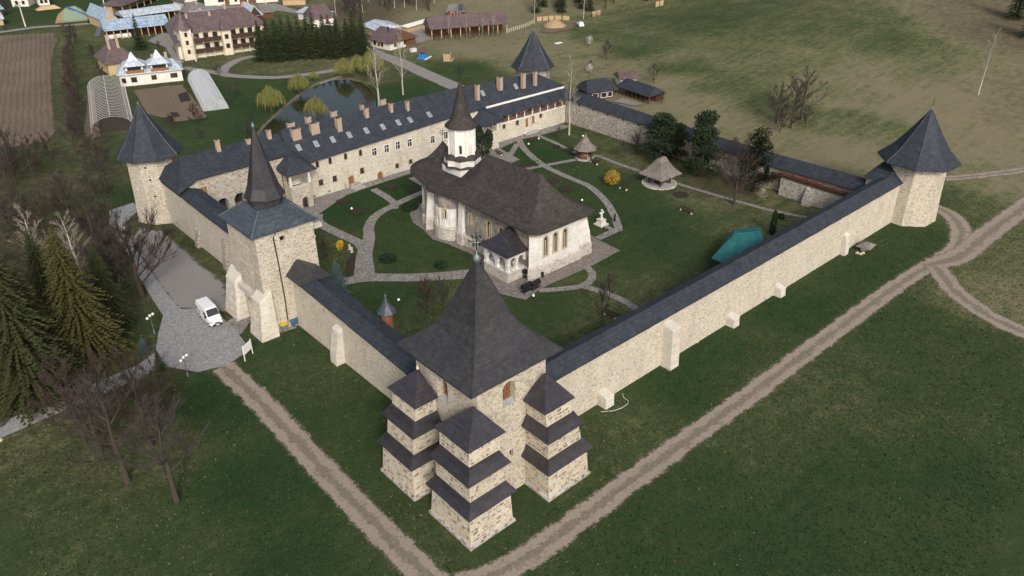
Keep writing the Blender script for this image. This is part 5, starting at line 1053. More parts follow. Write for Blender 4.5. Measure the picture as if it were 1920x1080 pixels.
# ---------------------------------------------------------------- forecourt: van, lamps, sign, bins
def loft_x(secs, prof): return [[(x, y, z) for y, z in prof(s)] for x, s in secs]
a = at(386, 590); c_ = at(408, 611); van = thing('van', 'white delivery van with black graphics parked on the cobbled forecourt', 'van', ((a.x+c_.x)/2, (a.y+c_.y)/2+.2, .03), math.radians(-92))
W2 = .98
def sec(x, zb_, zt__, w, tum): return [(x, -w, zb_), (x, w, zb_), (x, w, zb_+(zt__-zb_)*.45), (x, w-tum*.6, zb_+(zt__-zb_)*.85), (x, w-tum*1.6, zt__), (x, -w+tum*1.6, zt__), (x, -w+tum*.6, zb_+(zt__-zb_)*.85), (x, -w, zb_+(zt__-zb_)*.45)]
MB().loft([sec(-2.75, .5, 2.1, .92, .10), sec(-2.65, .4, 2.42, .98, .10), sec(.7, .36, 2.48, 1.0, .10), sec(1.05, .36, 2.40, 1.0, .12), sec(1.72, .36, 1.45, 1.0, .14), sec(2.35, .38, 1.18, .95, .16), sec(2.68, .45, .95, .82, .16)]).build('body', 'van_white', van, True)
MB().add([(1.10, -.78, 2.33), (1.10, .78, 2.33), (1.70, .86, 1.50), (1.70, -.86, 1.50), (1.06, -.78, 2.30), (1.06, .78, 2.30), (1.66, .86, 1.46), (1.66, -.86, 1.46)], [(0, 1, 2, 3), (4, 7, 6, 5), (0, 4, 5, 1), (1, 5, 6, 2), (2, 6, 7, 3), (3, 7, 4, 0)]).build('windscreen', 'dark_glass', van, True)
for s in (-1, 1):
    MB().add([(.35, s*1.005, 1.45), (1.45, s*1.005, 1.45), (1.12, s*.955, 1.98), (.35, s*.955, 2.02), (.35, s*.95, 1.45), (1.45, s*.95, 1.45), (1.12, s*.9, 1.98), (.35, s*.9, 2.02)], [(0, 1, 2, 3), (4, 7, 6, 5), (0, 4, 5, 1), (1, 5, 6, 2), (2, 6, 7, 3), (3, 7, 4, 0)]).build('side_window', 'dark_glass', van, True)
    MB().box(1.3, 1.5, s*1.0-.02 if s > 0 else -1.24, 1.24 if s > 0 else s*1.0+.02, 1.35, 1.7).build('mirror', 'black', van, True)
    MB().box(2.35, 2.6, min(s*.6, s*.86), max(s*.6, s*.86), .85, 1.05).build('headlight', 'sky_glass', van, True)
    for x in (-1.75, 1.8):
        w = MB(); pts = []
        for y in (s*.78, s*1.01): pts.append([(x+.36*math.cos(q), y, .36+.36*math.sin(q)) for q in [2*math.pi*k/14 for k in range(14)]])
        w.loft(pts); wo = w.build('wheel', 'tyre', van, True); MB().loft([[(x+.2*math.cos(q), y, .36+.2*math.sin(q)) for q in [2*math.pi*k/10 for k in range(10)]] for y in (s*1.0, s*1.025)]).build('rim', 'steel', wo, True)
    for k, (x0, x1, z0, z1) in enumerate([(-2.5, -2.3, 1.2, 1.9), (-2.25, -1.7, 1.65, 1.85), (-2.2, -1.95, .95, 1.5), (-1.85, -1.35, .9, 1.1), (-1.6, -1.3, 1.25, 1.55), (-1.15, -.95, 1.15, 1.7)]): MB().box(x0, x1, s*.99-.015 if s > 0 else -1.012, 1.012 if s > 0 else s*.99+.015, z0, z1-.25).build('graphic', 'logo_black', van, True)
MB().box(2.45, 2.74, -.7, .7, .38, .62).build('bumper', 'black', van, True); MB().box(2.62, 2.70, -.36, .36, .68, .86).build('grille', 'black', van, True); MB().box(2.735, 2.75, -.25, .25, .42, .53).build('number_plate', 'paper_white', van, True)
def streetlamp(u, v, label, rz):
    p = at(u, v); t = thing('street_lamp', label, 'street lamp', (p.x, p.y, 0), rz, 'triple globe lamps round the forecourt')
    MB().ngon(0, 0, [(.16, 0), (.14, .5), (.05, .6), (.045, 2.9)], 8).build('post', 'zinc', t, True); MB().beam((-.62, 0, 2.75), (.62, 0, 2.75), .05, .05).build('cross_arm', 'zinc', t, True)
    for x, z in ((-.62, 2.95), (0, 3.05), (.62, 2.95)): MB().ngon(x, 0, [(.05, z-.2), (.17, z-.1), (.2, z), (.17, z+.12), (.05, z+.2)], 10).build('globe', 'globe', t, True, True)
streetlamp(290, 626, 'triple globe street lamp on the grass left of the forecourt', .6); streetlamp(353, 706, 'triple globe street lamp at the lower forecourt edge by the track', .6)
a, b_ = at(461, 676), at(473, 664); sg = thing('sign_board', 'white notice board on two posts at forecourt edge', 'sign', ((a.x+b_.x)/2, (a.y+b_.y)/2, 0), math.atan2(b_.y-a.y, b_.x-a.x))
L = (b_-a).length+.3
for s in (-1, 1): MB().box(s*L/2-.05, s*L/2+.05, -.05, .05, 0, 2.4).build('post', 'paper_white', sg, True)
MB().box(-L/2, L/2, -.045, .0, .95, 2.3).build('panel', 'paper_white', sg, True)
for z in (1.85, 1.4): MB().box(-L*.42, L*.42, .001, .012, z, z+.10).build('text_line', 'sill_grey', sg, True)
def dumpster(u, v, body_, lid, label, rz, w=1.3):
    p = at(u, v); t = thing('waste_bin', label, 'bin', (p.x, p.y, .1), rz, 'wheeled waste bins by the gate tower')
    MB().loft([[(-w*.42, -.38, .2), (w*.42, -.38, .2), (w*.42, .38, .2), (-w*.42, .38, .2)], [(-w/2, -.5, 1.1), (w/2, -.5, 1.1), (w/2, .5, 1.1), (-w/2, .5, 1.1)]]).build('body', body_, t, True)
    MB().loft([[(-w/2-.04, -.54, 1.1), (w/2+.04, -.54, 1.1), (w/2+.04, .54, 1.1), (-w/2-.04, .54, 1.1)], [(-w/2, -.5, 1.2), (w/2, -.5, 1.2), (w/2, .35, 1.35), (-w/2, .35, 1.35)]]).build('lid', lid, t, True)
    for sx in (-1, 1):
        for sy in (-1, 1): MB().box(sx*w*.38-.05, sx*w*.38+.05, sy*.33-.08, sy*.33+.08, 0, .2).build('wheel', 'tyre', t, True)
dumpster(533, 621, 'bin_grey', 'bin_yellow', 'grey wheeled waste bin with yellow lid in the corner of the gate buttress', .15, 1.0); dumpster(552, 611, 'bin_blue', 'bin_blue', 'blue wheeled waste bin beside the yellow lidded one', .35)
a = at(534, 622); patch('bin_stand', [(a.x-1.6, a.y-.2), (a.x+1.6, a.y-.6), (a.x+1.8, a.y+1.1), (a.x-1.4, a.y+1.2)], 'paving', .2)
# small shelter outside right wall, hose, stones
p = at(1622, 468); sh = thing('small_shelter', 'low weathered shelter with flat hipped board roof outside the right curtain wall', 'shelter', (p.x, p.y, 0), .1)
for sx in (-1, 1):
    for sy in (-1, 1): MB().box(sx*.8-.07, sx*.8+.07, sy*.6-.07, sy*.6+.07, 0, .8).build('post', 'dark_wood', sh, True)
MB().box(-.7, .7, -.5, .5, 0, .5).build('well_head', 'stone_pale', sh, True); MB().square(0, 0, [(1.5, 1.2, .75), (1.5, 1.2, .83), (.15, .1, 1.45)]).build('roof', 'grey_shingle', sh, True)
rs2 = random.Random(5)
for i, (u, v, l) in enumerate([(1607, 475, 'left pale loose stone in grass by the small shelter'), (1613, 477, 'middle pale loose stone in grass by the small shelter'), (1618, 475, 'right pale loose stone in grass by the small shelter'), (1306, 641, 'flat grey stone slab in grass below the tall buttress'), (1, 826, 'pale stone at the edge of the lower left footpath')]):
    p = at(u, v); MB().ngon(p.x, p.y, [(.3, -.05), (.33, .1), (.2, .26)], 7, rs2.random()).build('loose_stone', 'window_stone')
    o = [q for q in bpy.data.objects if q.name.startswith('loose_stone')][-1]; tag(o, l, 'stone')
pts = A((1127, 773), (1150, 771), (1165, 766), (1177, 758), (1178, 752), (1170, 747), (1167, 739)); 
tag(MB().tube([(p.x, p.y, .07) for p in pts], .04, 6, cap=True).build('hose', 'stone_pale'), 'white hose lying curved in the grass below the right curtain wall', 'hose')
# ================================================================ THE VILLAGE BEYOND
def house(pl, pr, depth, wh, rh, label, wall='house_white', roof='purple_tile', hip=0.0, wins=(), rows=1, chim=(), cat='house', ov=.6, name='house', gable=None, axis='x', win_w=.9, win_h=1.2, z0=0.0, group=None, wallcut=None, posts=0, post_mat='pale_wood'):
    """pl, pr: survey points of the front wall's foot; depth runs away from the camera"""
    a = at(*pl); b_ = at(*pr); d = (b_-a); d.z = 0; L = d.length; rz = math.atan2(d.y, d.x)
    t = thing(name, label, cat, (a.x, a.y, min(a.z, b_.z)), rz, group)
    if posts:
        MB().box(0, L, depth*.55, depth, -1, wh).build('wall', wall, t, True)
        for k in range(posts): x = L*(k+.02)/(posts-1+.04); MB().box(x-.15, x+.15, .05, .35, -1, wh).build('post', post_mat, t, True)
    else: MB().box(0, L, 0, depth, -1, wh).build('wall', wall, t, True)
    if axis == 'x':
        r = [[(-ov, -ov, wh-.25), (L+ov, -ov, wh-.25), (L+ov, depth+ov, wh-.25), (-ov, depth+ov, wh-.25)], [(-ov, -ov, wh-.1), (L+ov, -ov, wh-.1), (L+ov, depth+ov, wh-.1), (-ov, depth+ov, wh-.1)],
             [(-ov+hip, depth/2-.05, wh+rh), (L+ov-hip, depth/2-.05, wh+rh), (L+ov-hip, depth/2+.05, wh+rh), (-ov+hip, depth/2+.05, wh+rh)]]
    else:
        r = [[(-ov, -ov, wh-.25), (L+ov, -ov, wh-.25), (L+ov, depth+ov, wh-.25), (-ov, depth+ov, wh-.25)], [(-ov, -ov, wh-.1), (L+ov, -ov, wh-.1), (L+ov, depth+ov, wh-.1), (-ov, depth+ov, wh-.1)],
             [(L/2-.05, -ov+hip, wh+rh), (L/2+.05, -ov+hip, wh+rh), (L/2+.05, depth+ov-hip, wh+rh), (L/2-.05, depth+ov-hip, wh+rh)]]
    rf = MB().loft(r).build('roof', roof, t, True)
    if gable and hip < .3:
        if axis == 'x':
            for x in (-ov*.4, L+ov*.4): MB().add([(x, .1, wh-.12), (x, depth-.1, wh-.12), (x, depth/2, wh+rh-.25), (x+.06, .1, wh-.12), (x+.06, depth-.1, wh-.12), (x+.06, depth/2, wh+rh-.25)], [(0, 1, 2), (5, 4, 3), (0, 3, 4, 1), (1, 4, 5, 2), (2, 5, 3, 0)]).build('gable', gable, t, True)
        else: MB().add([(.1, -ov-.06, wh-.12), (L-.1, -ov-.06, wh-.12), (L/2, -ov-.06, wh+rh-.3), (.1, -ov, wh-.12), (L-.1, -ov, wh-.12), (L/2, -ov, wh+rh-.3)], [(0, 1, 2), (5, 4, 3), (0, 3, 4, 1), (1, 4, 5, 2), (2, 5, 3, 0)]).build('gable', gable, t, True)
    for q in wins:   # fraction along the front, height of sill
        x, z = q[0]*L, q[1]; w_ = q[2] if len(q) > 2 else win_w; h_ = q[3] if len(q) > 3 else win_h
        fr = archframe(MB(), (x, 0, z), (1, 0, 0), (0, 1, 0), w_, h_, .12, .06, .02, False).build('window' if h_ < 1.8 else 'door', 'white' if wall != 'house_white' else 'wood', t, True)
        archbox(MB(), (x, -.03, z), (1, 0, 0), (0, 1, 0), w_, h_, .05, False).build('pane' if h_ < 1.8 else 'door_leaf', 'dark_glass' if h_ < 1.8 else 'wood', fr, True)
    for x, y, hh in chim:
        zb2 = wh+rh*(1-abs(y-.5)*2)-.6
        MB().box(x*L-.35, x*L+.35, y*depth-.3, y*depth+.3, zb2, zb2+hh+.6).build('chimney', 'brick', rf, True)
    return t, L
# ---- nearest: white house with brown roof at the road
t, L = house((731, 95), (779, 83), 9.5, 2.7, 3.0, 'white cottage with brown hipped roof and timber gable at the end of the valley road', 'house_white', 'purple_tile', .2, [(.22, .9, .9, 1.4), (.6, .9, .9, 1.4)], chim=(), gable='wood', axis='y', ov=.9)
a, b_ = at(694, 80), at(731, 95)
for k in (.25, .45, .62): 
    x = 0; y = 9.5*(1-k); fr = archframe(MB(), (-.0, y, .9), (0, 1, 0), (1, 0, 0), .9, 1.4, .12, .06, .02, False).build('window', 'wood', t, True); archbox(MB(), (-.03, y, .9), (0, 1, 0), (1, 0, 0), .9, 1.4, .05, False).build('pane', 'dark_glass', fr, True)
MB().box(L*.62, L+.02, -.03, .3, -.5, 2.7).build('timber_wall', 'wood', t, True); MB().box(L*.3, L*.3+.25, 4, 4.25, 4.5, 6.6).build('vent_pipe', 'black', t, True)
house((682, 62), (705, 72), 10, 3, 1.2, 'low shed with pale metal roof behind the white cottage', 'pale_wood', 'pale_metal', 0, name='shed', cat='shed')
# long brown barn and red cabin
house((810, 74), (951, 62), 9, 3.6, 3.2, 'long open brown barn with purple metal roof below the bare hillside', 'wood', 'purple_tile', 0, name='barn', cat='barn', gable='wood', posts=9)
t, L = house((840, 33), (869, 33), 7, 2.6, 1.8, 'small red cabin with grey roof and roof panels above the long barn', 'red_paint', 'grey_tile', 1.0, [(.3, .6, 1, 1.3), (.7, .6, 1, 1.3)], name='cabin', cat='cabin')
MB().loft([[(L*.7, -.5, 2.9), (L*1.0, -.5, 2.9), (L*1.0, 1.6, 4.6), (L*.7, 1.6, 4.6)], [(L*.7, -.6, 3.05), (L*1.0, -.6, 3.05), (L*1.0, 1.5, 4.75), (L*.7, 1.5, 4.75)]]).build('roof_panel', 'solar', t, True)
house((765, 62), (805, 50), 3, 2.2, .5, 'low white roofed lean-to left of the long barn', 'pale_wood', 'white', 0, name='shed', cat='shed')
# hotel with balconies
t, L = house((352, 111), (500, 91), 13, 8.2, 4.6, 'large cream three storey guest house with purple roof and dark balconies', 'cream', 'purple_tile', 4.5, ov=.9, name='guest_house', chim=[(.12, .35, 1.4), (.32, .55, 1.3), (.40, .35, 1.4), (.62, .5, 1.4), (.86, .5, 1.4)])
for z in (2.0, 5.2):
    for x0, x1 in ((.10, .44), (.56, .98)):
        MB().box(x0*L, x1*L, -1.5, -.02, z-.25, z).build('balcony_floor', 'dark_wood', t, True); MB().box(x0*L, x1*L, -1.55, -1.42, z, z+1.0).build('balcony_rail', 'dark_wood', t, True)
        n = 3 if x0 < .3 else 4
        for k in range(n+1): MB().box((x0+(x1-x0)*k/n)*L-.09, (x0+(x1-x0)*k/n)*L+.09, -1.5, -1.32, z-2, z+2.9).build('balcony_post', 'cream', t, True)
        for k in range(n):
            x = (x0+(x1-x0)*(k+.5)/n)*L; fr = archframe(MB(), (x, 0, z+.1), (1, 0, 0), (0, 1, 0), 1.3, 2.0, .12, .06, .02, False).build('window', 'wood', t, True); archbox(MB(), (x, -.03, z+.1), (1, 0, 0), (0, 1, 0), 1.3, 2.0, .05, False).build('pane', 'dark_glass', fr, True)
MB().box(.45*L, .55*L, -1.9, -.02, -.5, 8.0).build('stair_bay', 'cream', t, True)
MB().loft([[(.43*L, -2.6, 7.9), (.57*L, -2.6, 7.9), (.57*L, 1, 7.9), (.43*L, 1, 7.9)], [(.495*L, .5, 10.4), (.505*L, .5, 10.4), (.505*L, 5, 10.4), (.495*L, 5, 10.4)]]).build('bay_roof', 'purple_tile', t, True)
for z in (2.3, 5.2):
    fr = archframe(MB(), (.5*L, -1.9, z), (1, 0, 0), (0, 1, 0), 1.0, 1.2, .12, .06, .02, False).build('window', 'wood', t, True); archbox(MB(), (.5*L, -1.93, z), (1, 0, 0), (0, 1, 0), 1.0, 1.2, .05, False).build('pane', 'dark_glass', fr, True)
MB().box(-1.2, 2.2, -1.8, 3, -.5, 9.2).build('stair_tower', 'cream', t, True); MB().ngon(.5, .6, [(3.0, 9.0), (2.9, 9.2), (1.3, 11.2), (.08, 14.6)], 8).build('tower_roof', 'purple_tile', t, True)
for z in (2.0, 4.8, 7.2): fr = archframe(MB(), (.5, -1.8, z), (1, 0, 0), (0, 1, 0), .7, 1.1, .1, .06, .02, False).build('window', 'wood', t, True); archbox(MB(), (.5, -1.83, z), (1, 0, 0), (0, 1, 0), .7, 1.1, .05, False).build('pane', 'dark_glass', fr, True)
t, L2 = house((318, 72), (338, 112), 8, 4.6, 3.4, 'rear wing of guest house with steep purple roof facing the farm yard', 'cream', 'purple_tile', .3, ov=.8, name='guest_house_wing', cat='house')
# white house with pale metal roof and two pavilion dormers
t, L = house((228, 163), (344, 151), 9, 3.4, 2.2, 'long white house with pale metal roof and two pyramid topped dormers', 'house_white', 'pale_metal', 2.5, [(.06, 1.0), (.22, 1.0, 1.3, 1.2), (.52, 1.2, .5, 1.1), (.56, 1.2, .5, 1.1), (.86, 1.2, .5, 1.1), (.90, 1.2, .5, 1.1), (.83, 1.2, .5, 1.1)], chim=[(.27, .6, 1.6), (.58, .55, 1.7), (.80, .5, 1.9)])
for fx in (.26, .66):
    x = fx*L; MB().box(x-2.3, x+2.3, -.25, 4.2, 3.2, 5.6).build('dormer', 'house_white', t, True)
    MB().box(x-2.3, x+2.3, -.4, -.27, 3.5, 4.3).build('dormer_railing', 'orange_wood', t, True)
    MB().box(x-1.8, x+1.8, -.30, -.26, 4.3, 5.3).build('dormer_opening', 'dark_glass', t, True)
    MB().loft([[(x-3.1, -1.0, 5.4), (x+3.1, -1.0, 5.4), (x+3.1, 5.2, 5.4), (x-3.1, 5.2, 5.4)], [(x-3.1, -1.0, 5.5), (x+3.1, -1.0, 5.5), (x+3.1, 5.2, 5.5), (x-3.1, 5.2, 5.5)], [(x-1.2, 1.0, 6.9), (x+1.2, 1.0, 6.9), (x+1.2, 3.0, 6.9), (x-1.2, 3.0, 6.9)], [(x-.1, 1.9, 8.9), (x+.1, 1.9, 8.9), (x+.1, 2.1, 8.9), (x-.1, 2.1, 8.9)]]).build('dormer_roof', 'pale_metal', t, True)
house((206, 142), (258, 134), 12, 3.6, 5.2, 'yellow house with tall purple hipped roof and four chimneys behind the white house', 'yellow_wall', 'purple_tile', 4.6, ov=.8, chim=[(.3, .3, 1.9), (.36, .5, 1.5), (.62, .3, 1.9), (.68, .5, 1.4)])
# farm with blue-grey metal roofs
house((203, 76), (318, 63), 9, 3.4, 2.6, 'long open farm shed with pale blue metal roof behind the spruce', 'red_wood', 'blue_tin', 0, name='barn', cat='barn', gable='wood', posts=10)
house((238, 48), (341, 33), 8, 3.2, 1.6, 'rear farm shed with pale metal roof parallel to the blue roofed shed', 'red_wood', 'pale_metal', 0, name='barn', cat='barn', posts=10)
house((201, 58), (222, 55), 18, 3.6, 3.6, 'gabled pale metal roof barn at the end of the lane', 'pale_wood', 'blue_tin', 0, name='barn', cat='barn', axis='y', gable='pale_wood')
house((233, 27), (330, -12), 8, 3.4, 2.0, 'long orange open shed with purple roof at the top of the farm', 'orange_board', 'purple_tile', 0, name='barn', cat='barn', gable='orange_board', posts=9)
house((346, 22), (372, 18), 8, 3.6, 3.2, 'small white gabled cottage with purple roof beside the farm yard', 'house_white', 'purple_tile', .2, [(.3, .9), (.7, .9)], gable='house_white', axis='y')
house((358, 38), (390, 33), 8, 2.6, 3.2, 'dark grey hip roofed shed above the blue roofed shed', 'wood', 'grey_tile', 3.4, name='shed', cat='shed')
house((366, 56), (409, 52), 9, 2.8, 3.0, 'shed with bright blue metal gable roof behind the guest house', 'wood', 'blue_tin', 0, name='shed', cat='shed', gable='wood')
house((414, 50), (454, 46), 8, 2.6, 2.2, 'shed with duller grey blue metal roof right of the bright blue one', 'wood', 'pale_metal', 0, name='shed', cat='shed', gable='wood', posts=5)
house((468, 44), (492, 41), 10, 2.8, 3.4, 'little gabled barn with pale metal roof near the spruce row', 'dark_wood', 'pale_metal', 0, name='barn', cat='barn', axis='y', gable='dark_wood')
house((492, 36), (513, 33), 9, 2.4, 2.6, 'brown shingled shed beside the little gabled barn', 'wood', 'grey_tile', 1.5, name='shed', cat='shed')
house((385, 12), (522, 3), 9, 4.2, 3.0, 'long white farmhouse with red brown doors at the top edge of the village', 'house_white', 'purple_tile', 1.0, [(.22, 1.4, 2.2, 1.2), (.30, .2, 1.6, 2.3), (.42, 1.2), (.50, .2, 1.6, 2.4), (.54, .2, 1.6, 2.4), (.64, .2, 3.0, 2.6), (.82, 1.2)])
house((531, 10), (573, 9), 8, 2.6, 2.6, 'weathered timber shed with pale roof by the village road bend', 'pale_wood', 'pale_metal', .2, name='shed', cat='shed')
house((560, 36), (590, 42), 9, 2.8, 1.2, 'flat grey roofed outbuilding left of the purple roofed house', 'house_white', 'pale_metal', 0, name='shed', cat='shed')
house((588, 52), (628, 48), 11, 3.2, 4.0, 'house with steep violet roof half hidden behind the spruce row', 'house_white', 'purple_tile', 2.0)
house((24, 13), (55, 12), 8, 4.0, 2.5, 'white house with low roof in the top left corner', 'house_white', 'grey_tile', .5, [(.3, 1), (.7, 1)])
house((74, 11), (94, 9), 7, 3.2, 3.0, 'white and red gabled cottage at the top left meadow', 'house_white', 'purple_tile', .2, [(.3, 1.0), (.7, 1.0)], axis='y', gable='red_paint')
house((-12, 34), (8, 31), 8, 3, 2.4, 'small house with blue patched roof on the left picture edge', 'red_wood', 'blue_tin', .3)
house((-20, 50), (8, 47), 7, 2.4, 1.6, 'low grey roofed hut on the left picture edge by the lane', 'pale_wood', 'pale_metal', .3, name='shed', cat='shed')
# restaurant court beyond the far wall
t, L = house((1104, 190), (1150, 183), 6, 2.6, 2.3, 'red timber tavern with dark slate roof just beyond the far curtain wall', 'red_wood', 'slate', 1.5, name='tavern', cat='tavern', ov=.9, win_w=1.4, wins=[(.25, .6, 1.6, 1.2), (.6, .6, 1.6, 1.2), (.85, .6, 1.2, 1.2)])
a = at(1148, 176); b_ = at(1215, 196)
house((1160, 176), (1215, 195), 5, 2.3, 1.7, 'long dark roofed timber terrace wing running right from the tavern', 'red_wood', 'slate', 1.0, name='tavern_wing', cat='tavern', ov=.8, posts=8, post_mat='red_wood')
house((1163, 163), (1192, 160), 5, 2.4, 1.3, 'small violet roofed outbuilding behind the tavern wing', 'house_white', 'purple_tile', .3, name='shed', cat='shed')
patch('tavern_terrace', A((1150, 192), (1165, 185), (1205, 196), (1190, 200)), 'paving', .3)
# blue well, orange hut
p = at(793, 109); t = thing('well_house', 'bright blue well house with brown gable roof beside the road', 'well', (p.x, p.y, 0), .5)
MB().box(-1.6, 1.6, -1.3, 1.3, 0, .5).build('base', 'blue_paint', t, True); MB().box(-1.0, 1.0, -.8, .8, .5, 1.7).build('casing', 'blue_paint', t, True)
for sx in (-1, 1): MB().box(sx*1.2-.08, sx*1.2+.08, -.08, .08, .5, 2.6).build('post', 'wood', t, True)
MB().loft([[(-1.7, -1.3, 2.1), (1.7, -1.3, 2.1), (1.7, 1.3, 2.1), (-1.7, 1.3, 2.1)], [(-1.7, -.05, 3.4), (1.7, -.05, 3.4), (1.7, .05, 3.4), (-1.7, .05, 3.4)]]).build('roof', 'purple_tile', t, True); MB().box(-1.9, 2.6, -1.9, -1.5, 0, .25).build('kerb', 'paper_white', t, True)
p = at(775, 97); MB().box(p.x-1, p.x+1, p.y-.6, p.y+.6, 0, 1.1).build('water_tank', 'steel'); tag(bpy.data.objects['water_tank'], 'grey metal tank on the verge beside the blue well', 'tank')
p = at(839, 113); t = thing('wood_crate_stack', 'new orange timber hut without roof on the green verge', 'hut', (p.x, p.y, 0), .75)
for k in range(5): MB().box(-1.5, 1.5, -1.1, 1.1, k*.46, k*.46+.43).build('board_course', 'orange_board', t, True)
MB().box(-1.3, 1.3, -.9, .9, 2.29, 2.42).build('cover', 'solar', t, True); MB().box(-2.2, 2.4, -1.7, -1.3, 0, .12).build('pallet', 'pale_wood', t, True)
# greenhouses
def tunnel(near, far, w, h_, label, covered):
    a = at(*near); b_ = at(*far); d = b_-a; L = d.length; rz = math.atan2(d.y, d.x); t = thing('greenhouse', label, 'greenhouse', (a.x, a.y, 0), rz)
    arc_ = lambda k: (math.cos(math.pi*k/10)*w/2, math.sin(math.pi*k/10)**.8*h_)
    n = int(L/1.45) if not covered else int(L/1.3)
    if covered:
        b = MB(); rings = []
        for i in range(n+1):
            for dx, s in ((0, 1.0), (.45, .975)):
                if i == n and dx: break
                rings.append([(i*L/n+dx*L/n, arc_(k)[0]*s, arc_(k)[1]*s) for k in range(11)])
        b.loft(rings, True, True).build('film', 'plastic_film', t, True); MB().box(-.12, -.02, -.7, .7, 0, 1.9).build('door', 'sill_grey', t, True)
        MB().box(-.15, L, -w/2-.15, -w/2, 0, .3).box(-.15, L, w/2, w/2+.15, 0, .3).build('skirt', 'sill_grey', t, True)
    for i in range(n+1): MB().tube([(i*L/n, arc_(k)[0]*1.005, arc_(k)[1]*1.005) for k in range(11)], .04 if not covered else .03, 4).build('hoop', 'steel', t, True)
    for k in (2, 5, 8): MB().tube([(0, *arc_(k)), (L, *arc_(k))], .05, 4).build('purlin', 'steel', t, True)
    if not covered:
        MB().box(0, L, -w/2+.3, w/2-.3, .02, .12).build('planting_bed', 'bare_earth' if False else 'earth_bed', t, True)
tunnel((213, 246), (200, 166), 9.5, 3.6, 'bare steel hoop greenhouse frame left of the vegetable plots', False)
tunnel((405, 206), (374, 149), 6.2, 2.9, 'plastic covered tunnel greenhouse right of the vegetable plots', True)
# poles, fences, small things in the meadows
def pole(u, v, hgt, label, mat='stone_pale'):
    p = at(u, v); t = thing('utility_pole', label, 'pole', (p.x, p.y, p.z), 0, 'concrete utility poles in the village')
    MB().ngon(0, 0, [(.28, -.2), (.16, hgt)], 6).build('shaft', mat, t, True); MB().beam((-.9, 0, hgt-.5), (.9, 0, hgt-.5), .12, .12).build('cross_arm', 'iron', t, True)
for u, v, hgt, l in [(48, 50, 9, 'pale utility pole on the verge of the village lane'), (200, 27, 8.5, 'pale utility pole beside the gabled metal barn'), (222, 8, 5, 'short pale pole in the top left meadow'), (235, 14, 9, 'tall pale pole at the corner of the orange shed'), (500, 18, 9.5, 'white pole at the village road near the brown shingled shed'), (368, 115, 5, 'thin white pole in front of the guest house')]: pole(u, v, hgt, l)
def fence(pts, label, hgt, gap, mat='pale_wood', solid=False, group=None):
    P = A(*pts); c = sum(P, Vector())/len(P); t = thing('fence', label, 'fence', tuple(c), 0)
    for i in range(len(P)-1):
        a, b_ = P[i], P[i+1]; n = max(1, int((b_-a).length/gap)); d = (b_-a).normalized(); s = Vector((-d.y, d.x, 0)).normalized()
        for k in range(n):
            q = a.lerp(b_, k/n); q2 = a.lerp(b_, (k+.82)/n) if solid else q+d*.16
            q.z = hz1(q.x, q.y)-.2; q2.z = hz1(q2.x, q2.y)-.2
            o_ = s*.03; MB().loft([[q-o_, q2-o_, q2+o_, q+o_], [x+Vector((0, 0, hgt+.2)) for x in (q-o_, q2-o_, q2+o_, q+o_)]]).build('board' if solid else 'picket', mat, t)
        for zz in ((hgt*.35, hgt*.8) if not solid else (hgt*.5,)):
            MB().beam(a+Vector((0, 0, zz))+s*.08, b_+Vector((0, 0, zz))+s*.08, .06, .1).build('rail', mat, t)
fence([(1007, 40), (1040, 37), (1070, 38)], 'new yellow board fence beside the sand heap', 1.6, 2.2, 'orange_board', True)
fence([(1110, 32), (1127, 28)], 'short length of new yellow boards at the wood edge', 2.0, 2.2, 'orange_board', True)
fence([(1229, 13), (1245, 9)], 'short yellow board panel at the top of the meadow', 2.0, 2.2, 'orange_board', True)
fence([(1070, 38), (1110, 33), (1160, 24), (1230, 13)], 'grey picket fence along the wood edge at the top of the meadow', 1.3, 2.6, 'bark_brown')
fence([(512, 116), (560, 109), (610, 107), (640, 102), (672, 100)], 'weathered picket fence at the foot of the spruce row', 1.1, .9, 'pale_wood')
fence([(951, 62), (985, 52), (1003, 43)], 'row of grey stakes right of the long barn', 1.5, 1.2, 'stone_pale')
p = at(1040, 50); t = MB().ngon(p.x, p.y, [(5.2, p.z-.4), (3.6, p.z+1.0), (1.5, p.z+2.2), (.3, p.z+2.5)], 14).build('sand_heap', 'sand', smooth=True); tag(t, 'heap of yellow sand by the wood edge', 'sand heap')
p = at(1088, 49); t = thing('parked_car', 'white pickup car parked by the sand heap', 'car', tuple(p), 1.0)
MB().loft([[(-2.2, -.9, .35), (2.2, -.9, .35), (2.2, .9, .35), (-2.2, .9, .35)], [(-2.2, -.9, 1.0), (2.2, -.85, .95), (2.2, .85, .95), (-2.2, .9, 1.0)], [(-1.9, -.75, 1.02), (.9, -.75, 1.0), (.9, .75, 1.0), (-1.9, .75, 1.02)], [(-1.6, -.65, 1.6), (.2, -.65, 1.6), (.2, .65, 1.6), (-1.6, .65, 1.6)]]).build('body', 'van_white', t, True)
for x in (-1.4, 1.4):
    for s in (-1, 1): MB().loft([[(x+.33*math.cos(q), y, .33+.33*math.sin(q)) for q in [2*math.pi*k/10 for k in range(10)]] for y in (s*.72, s*.92)]).build('wheel', 'tyre', t, True)
MB().add([(.25, -.6, 1.58), (.25, .6, 1.58), (.92, .7, 1.04), (.92, -.7, 1.04), (.2, -.6, 1.52), (.2, .6, 1.52), (.86, .7, 1.0), (.86, -.7, 1.0)], [(0, 1, 2, 3), (4, 7, 6, 5), (0, 4, 5, 1), (1, 5, 6, 2), (2, 6, 7, 3), (3, 7, 4, 0)]).build('windscreen', 'dark_glass', t, True)
p = at(1047, 81); MB().box(p.x-1.4, p.x+1.4, p.y-.6, p.y+.6, p.z, p.z+.18).build('white_slab', 'paper_white'); tag(bpy.data.objects['white_slab'], 'white flat slab lying in the meadow right of the far tower', 'slab')
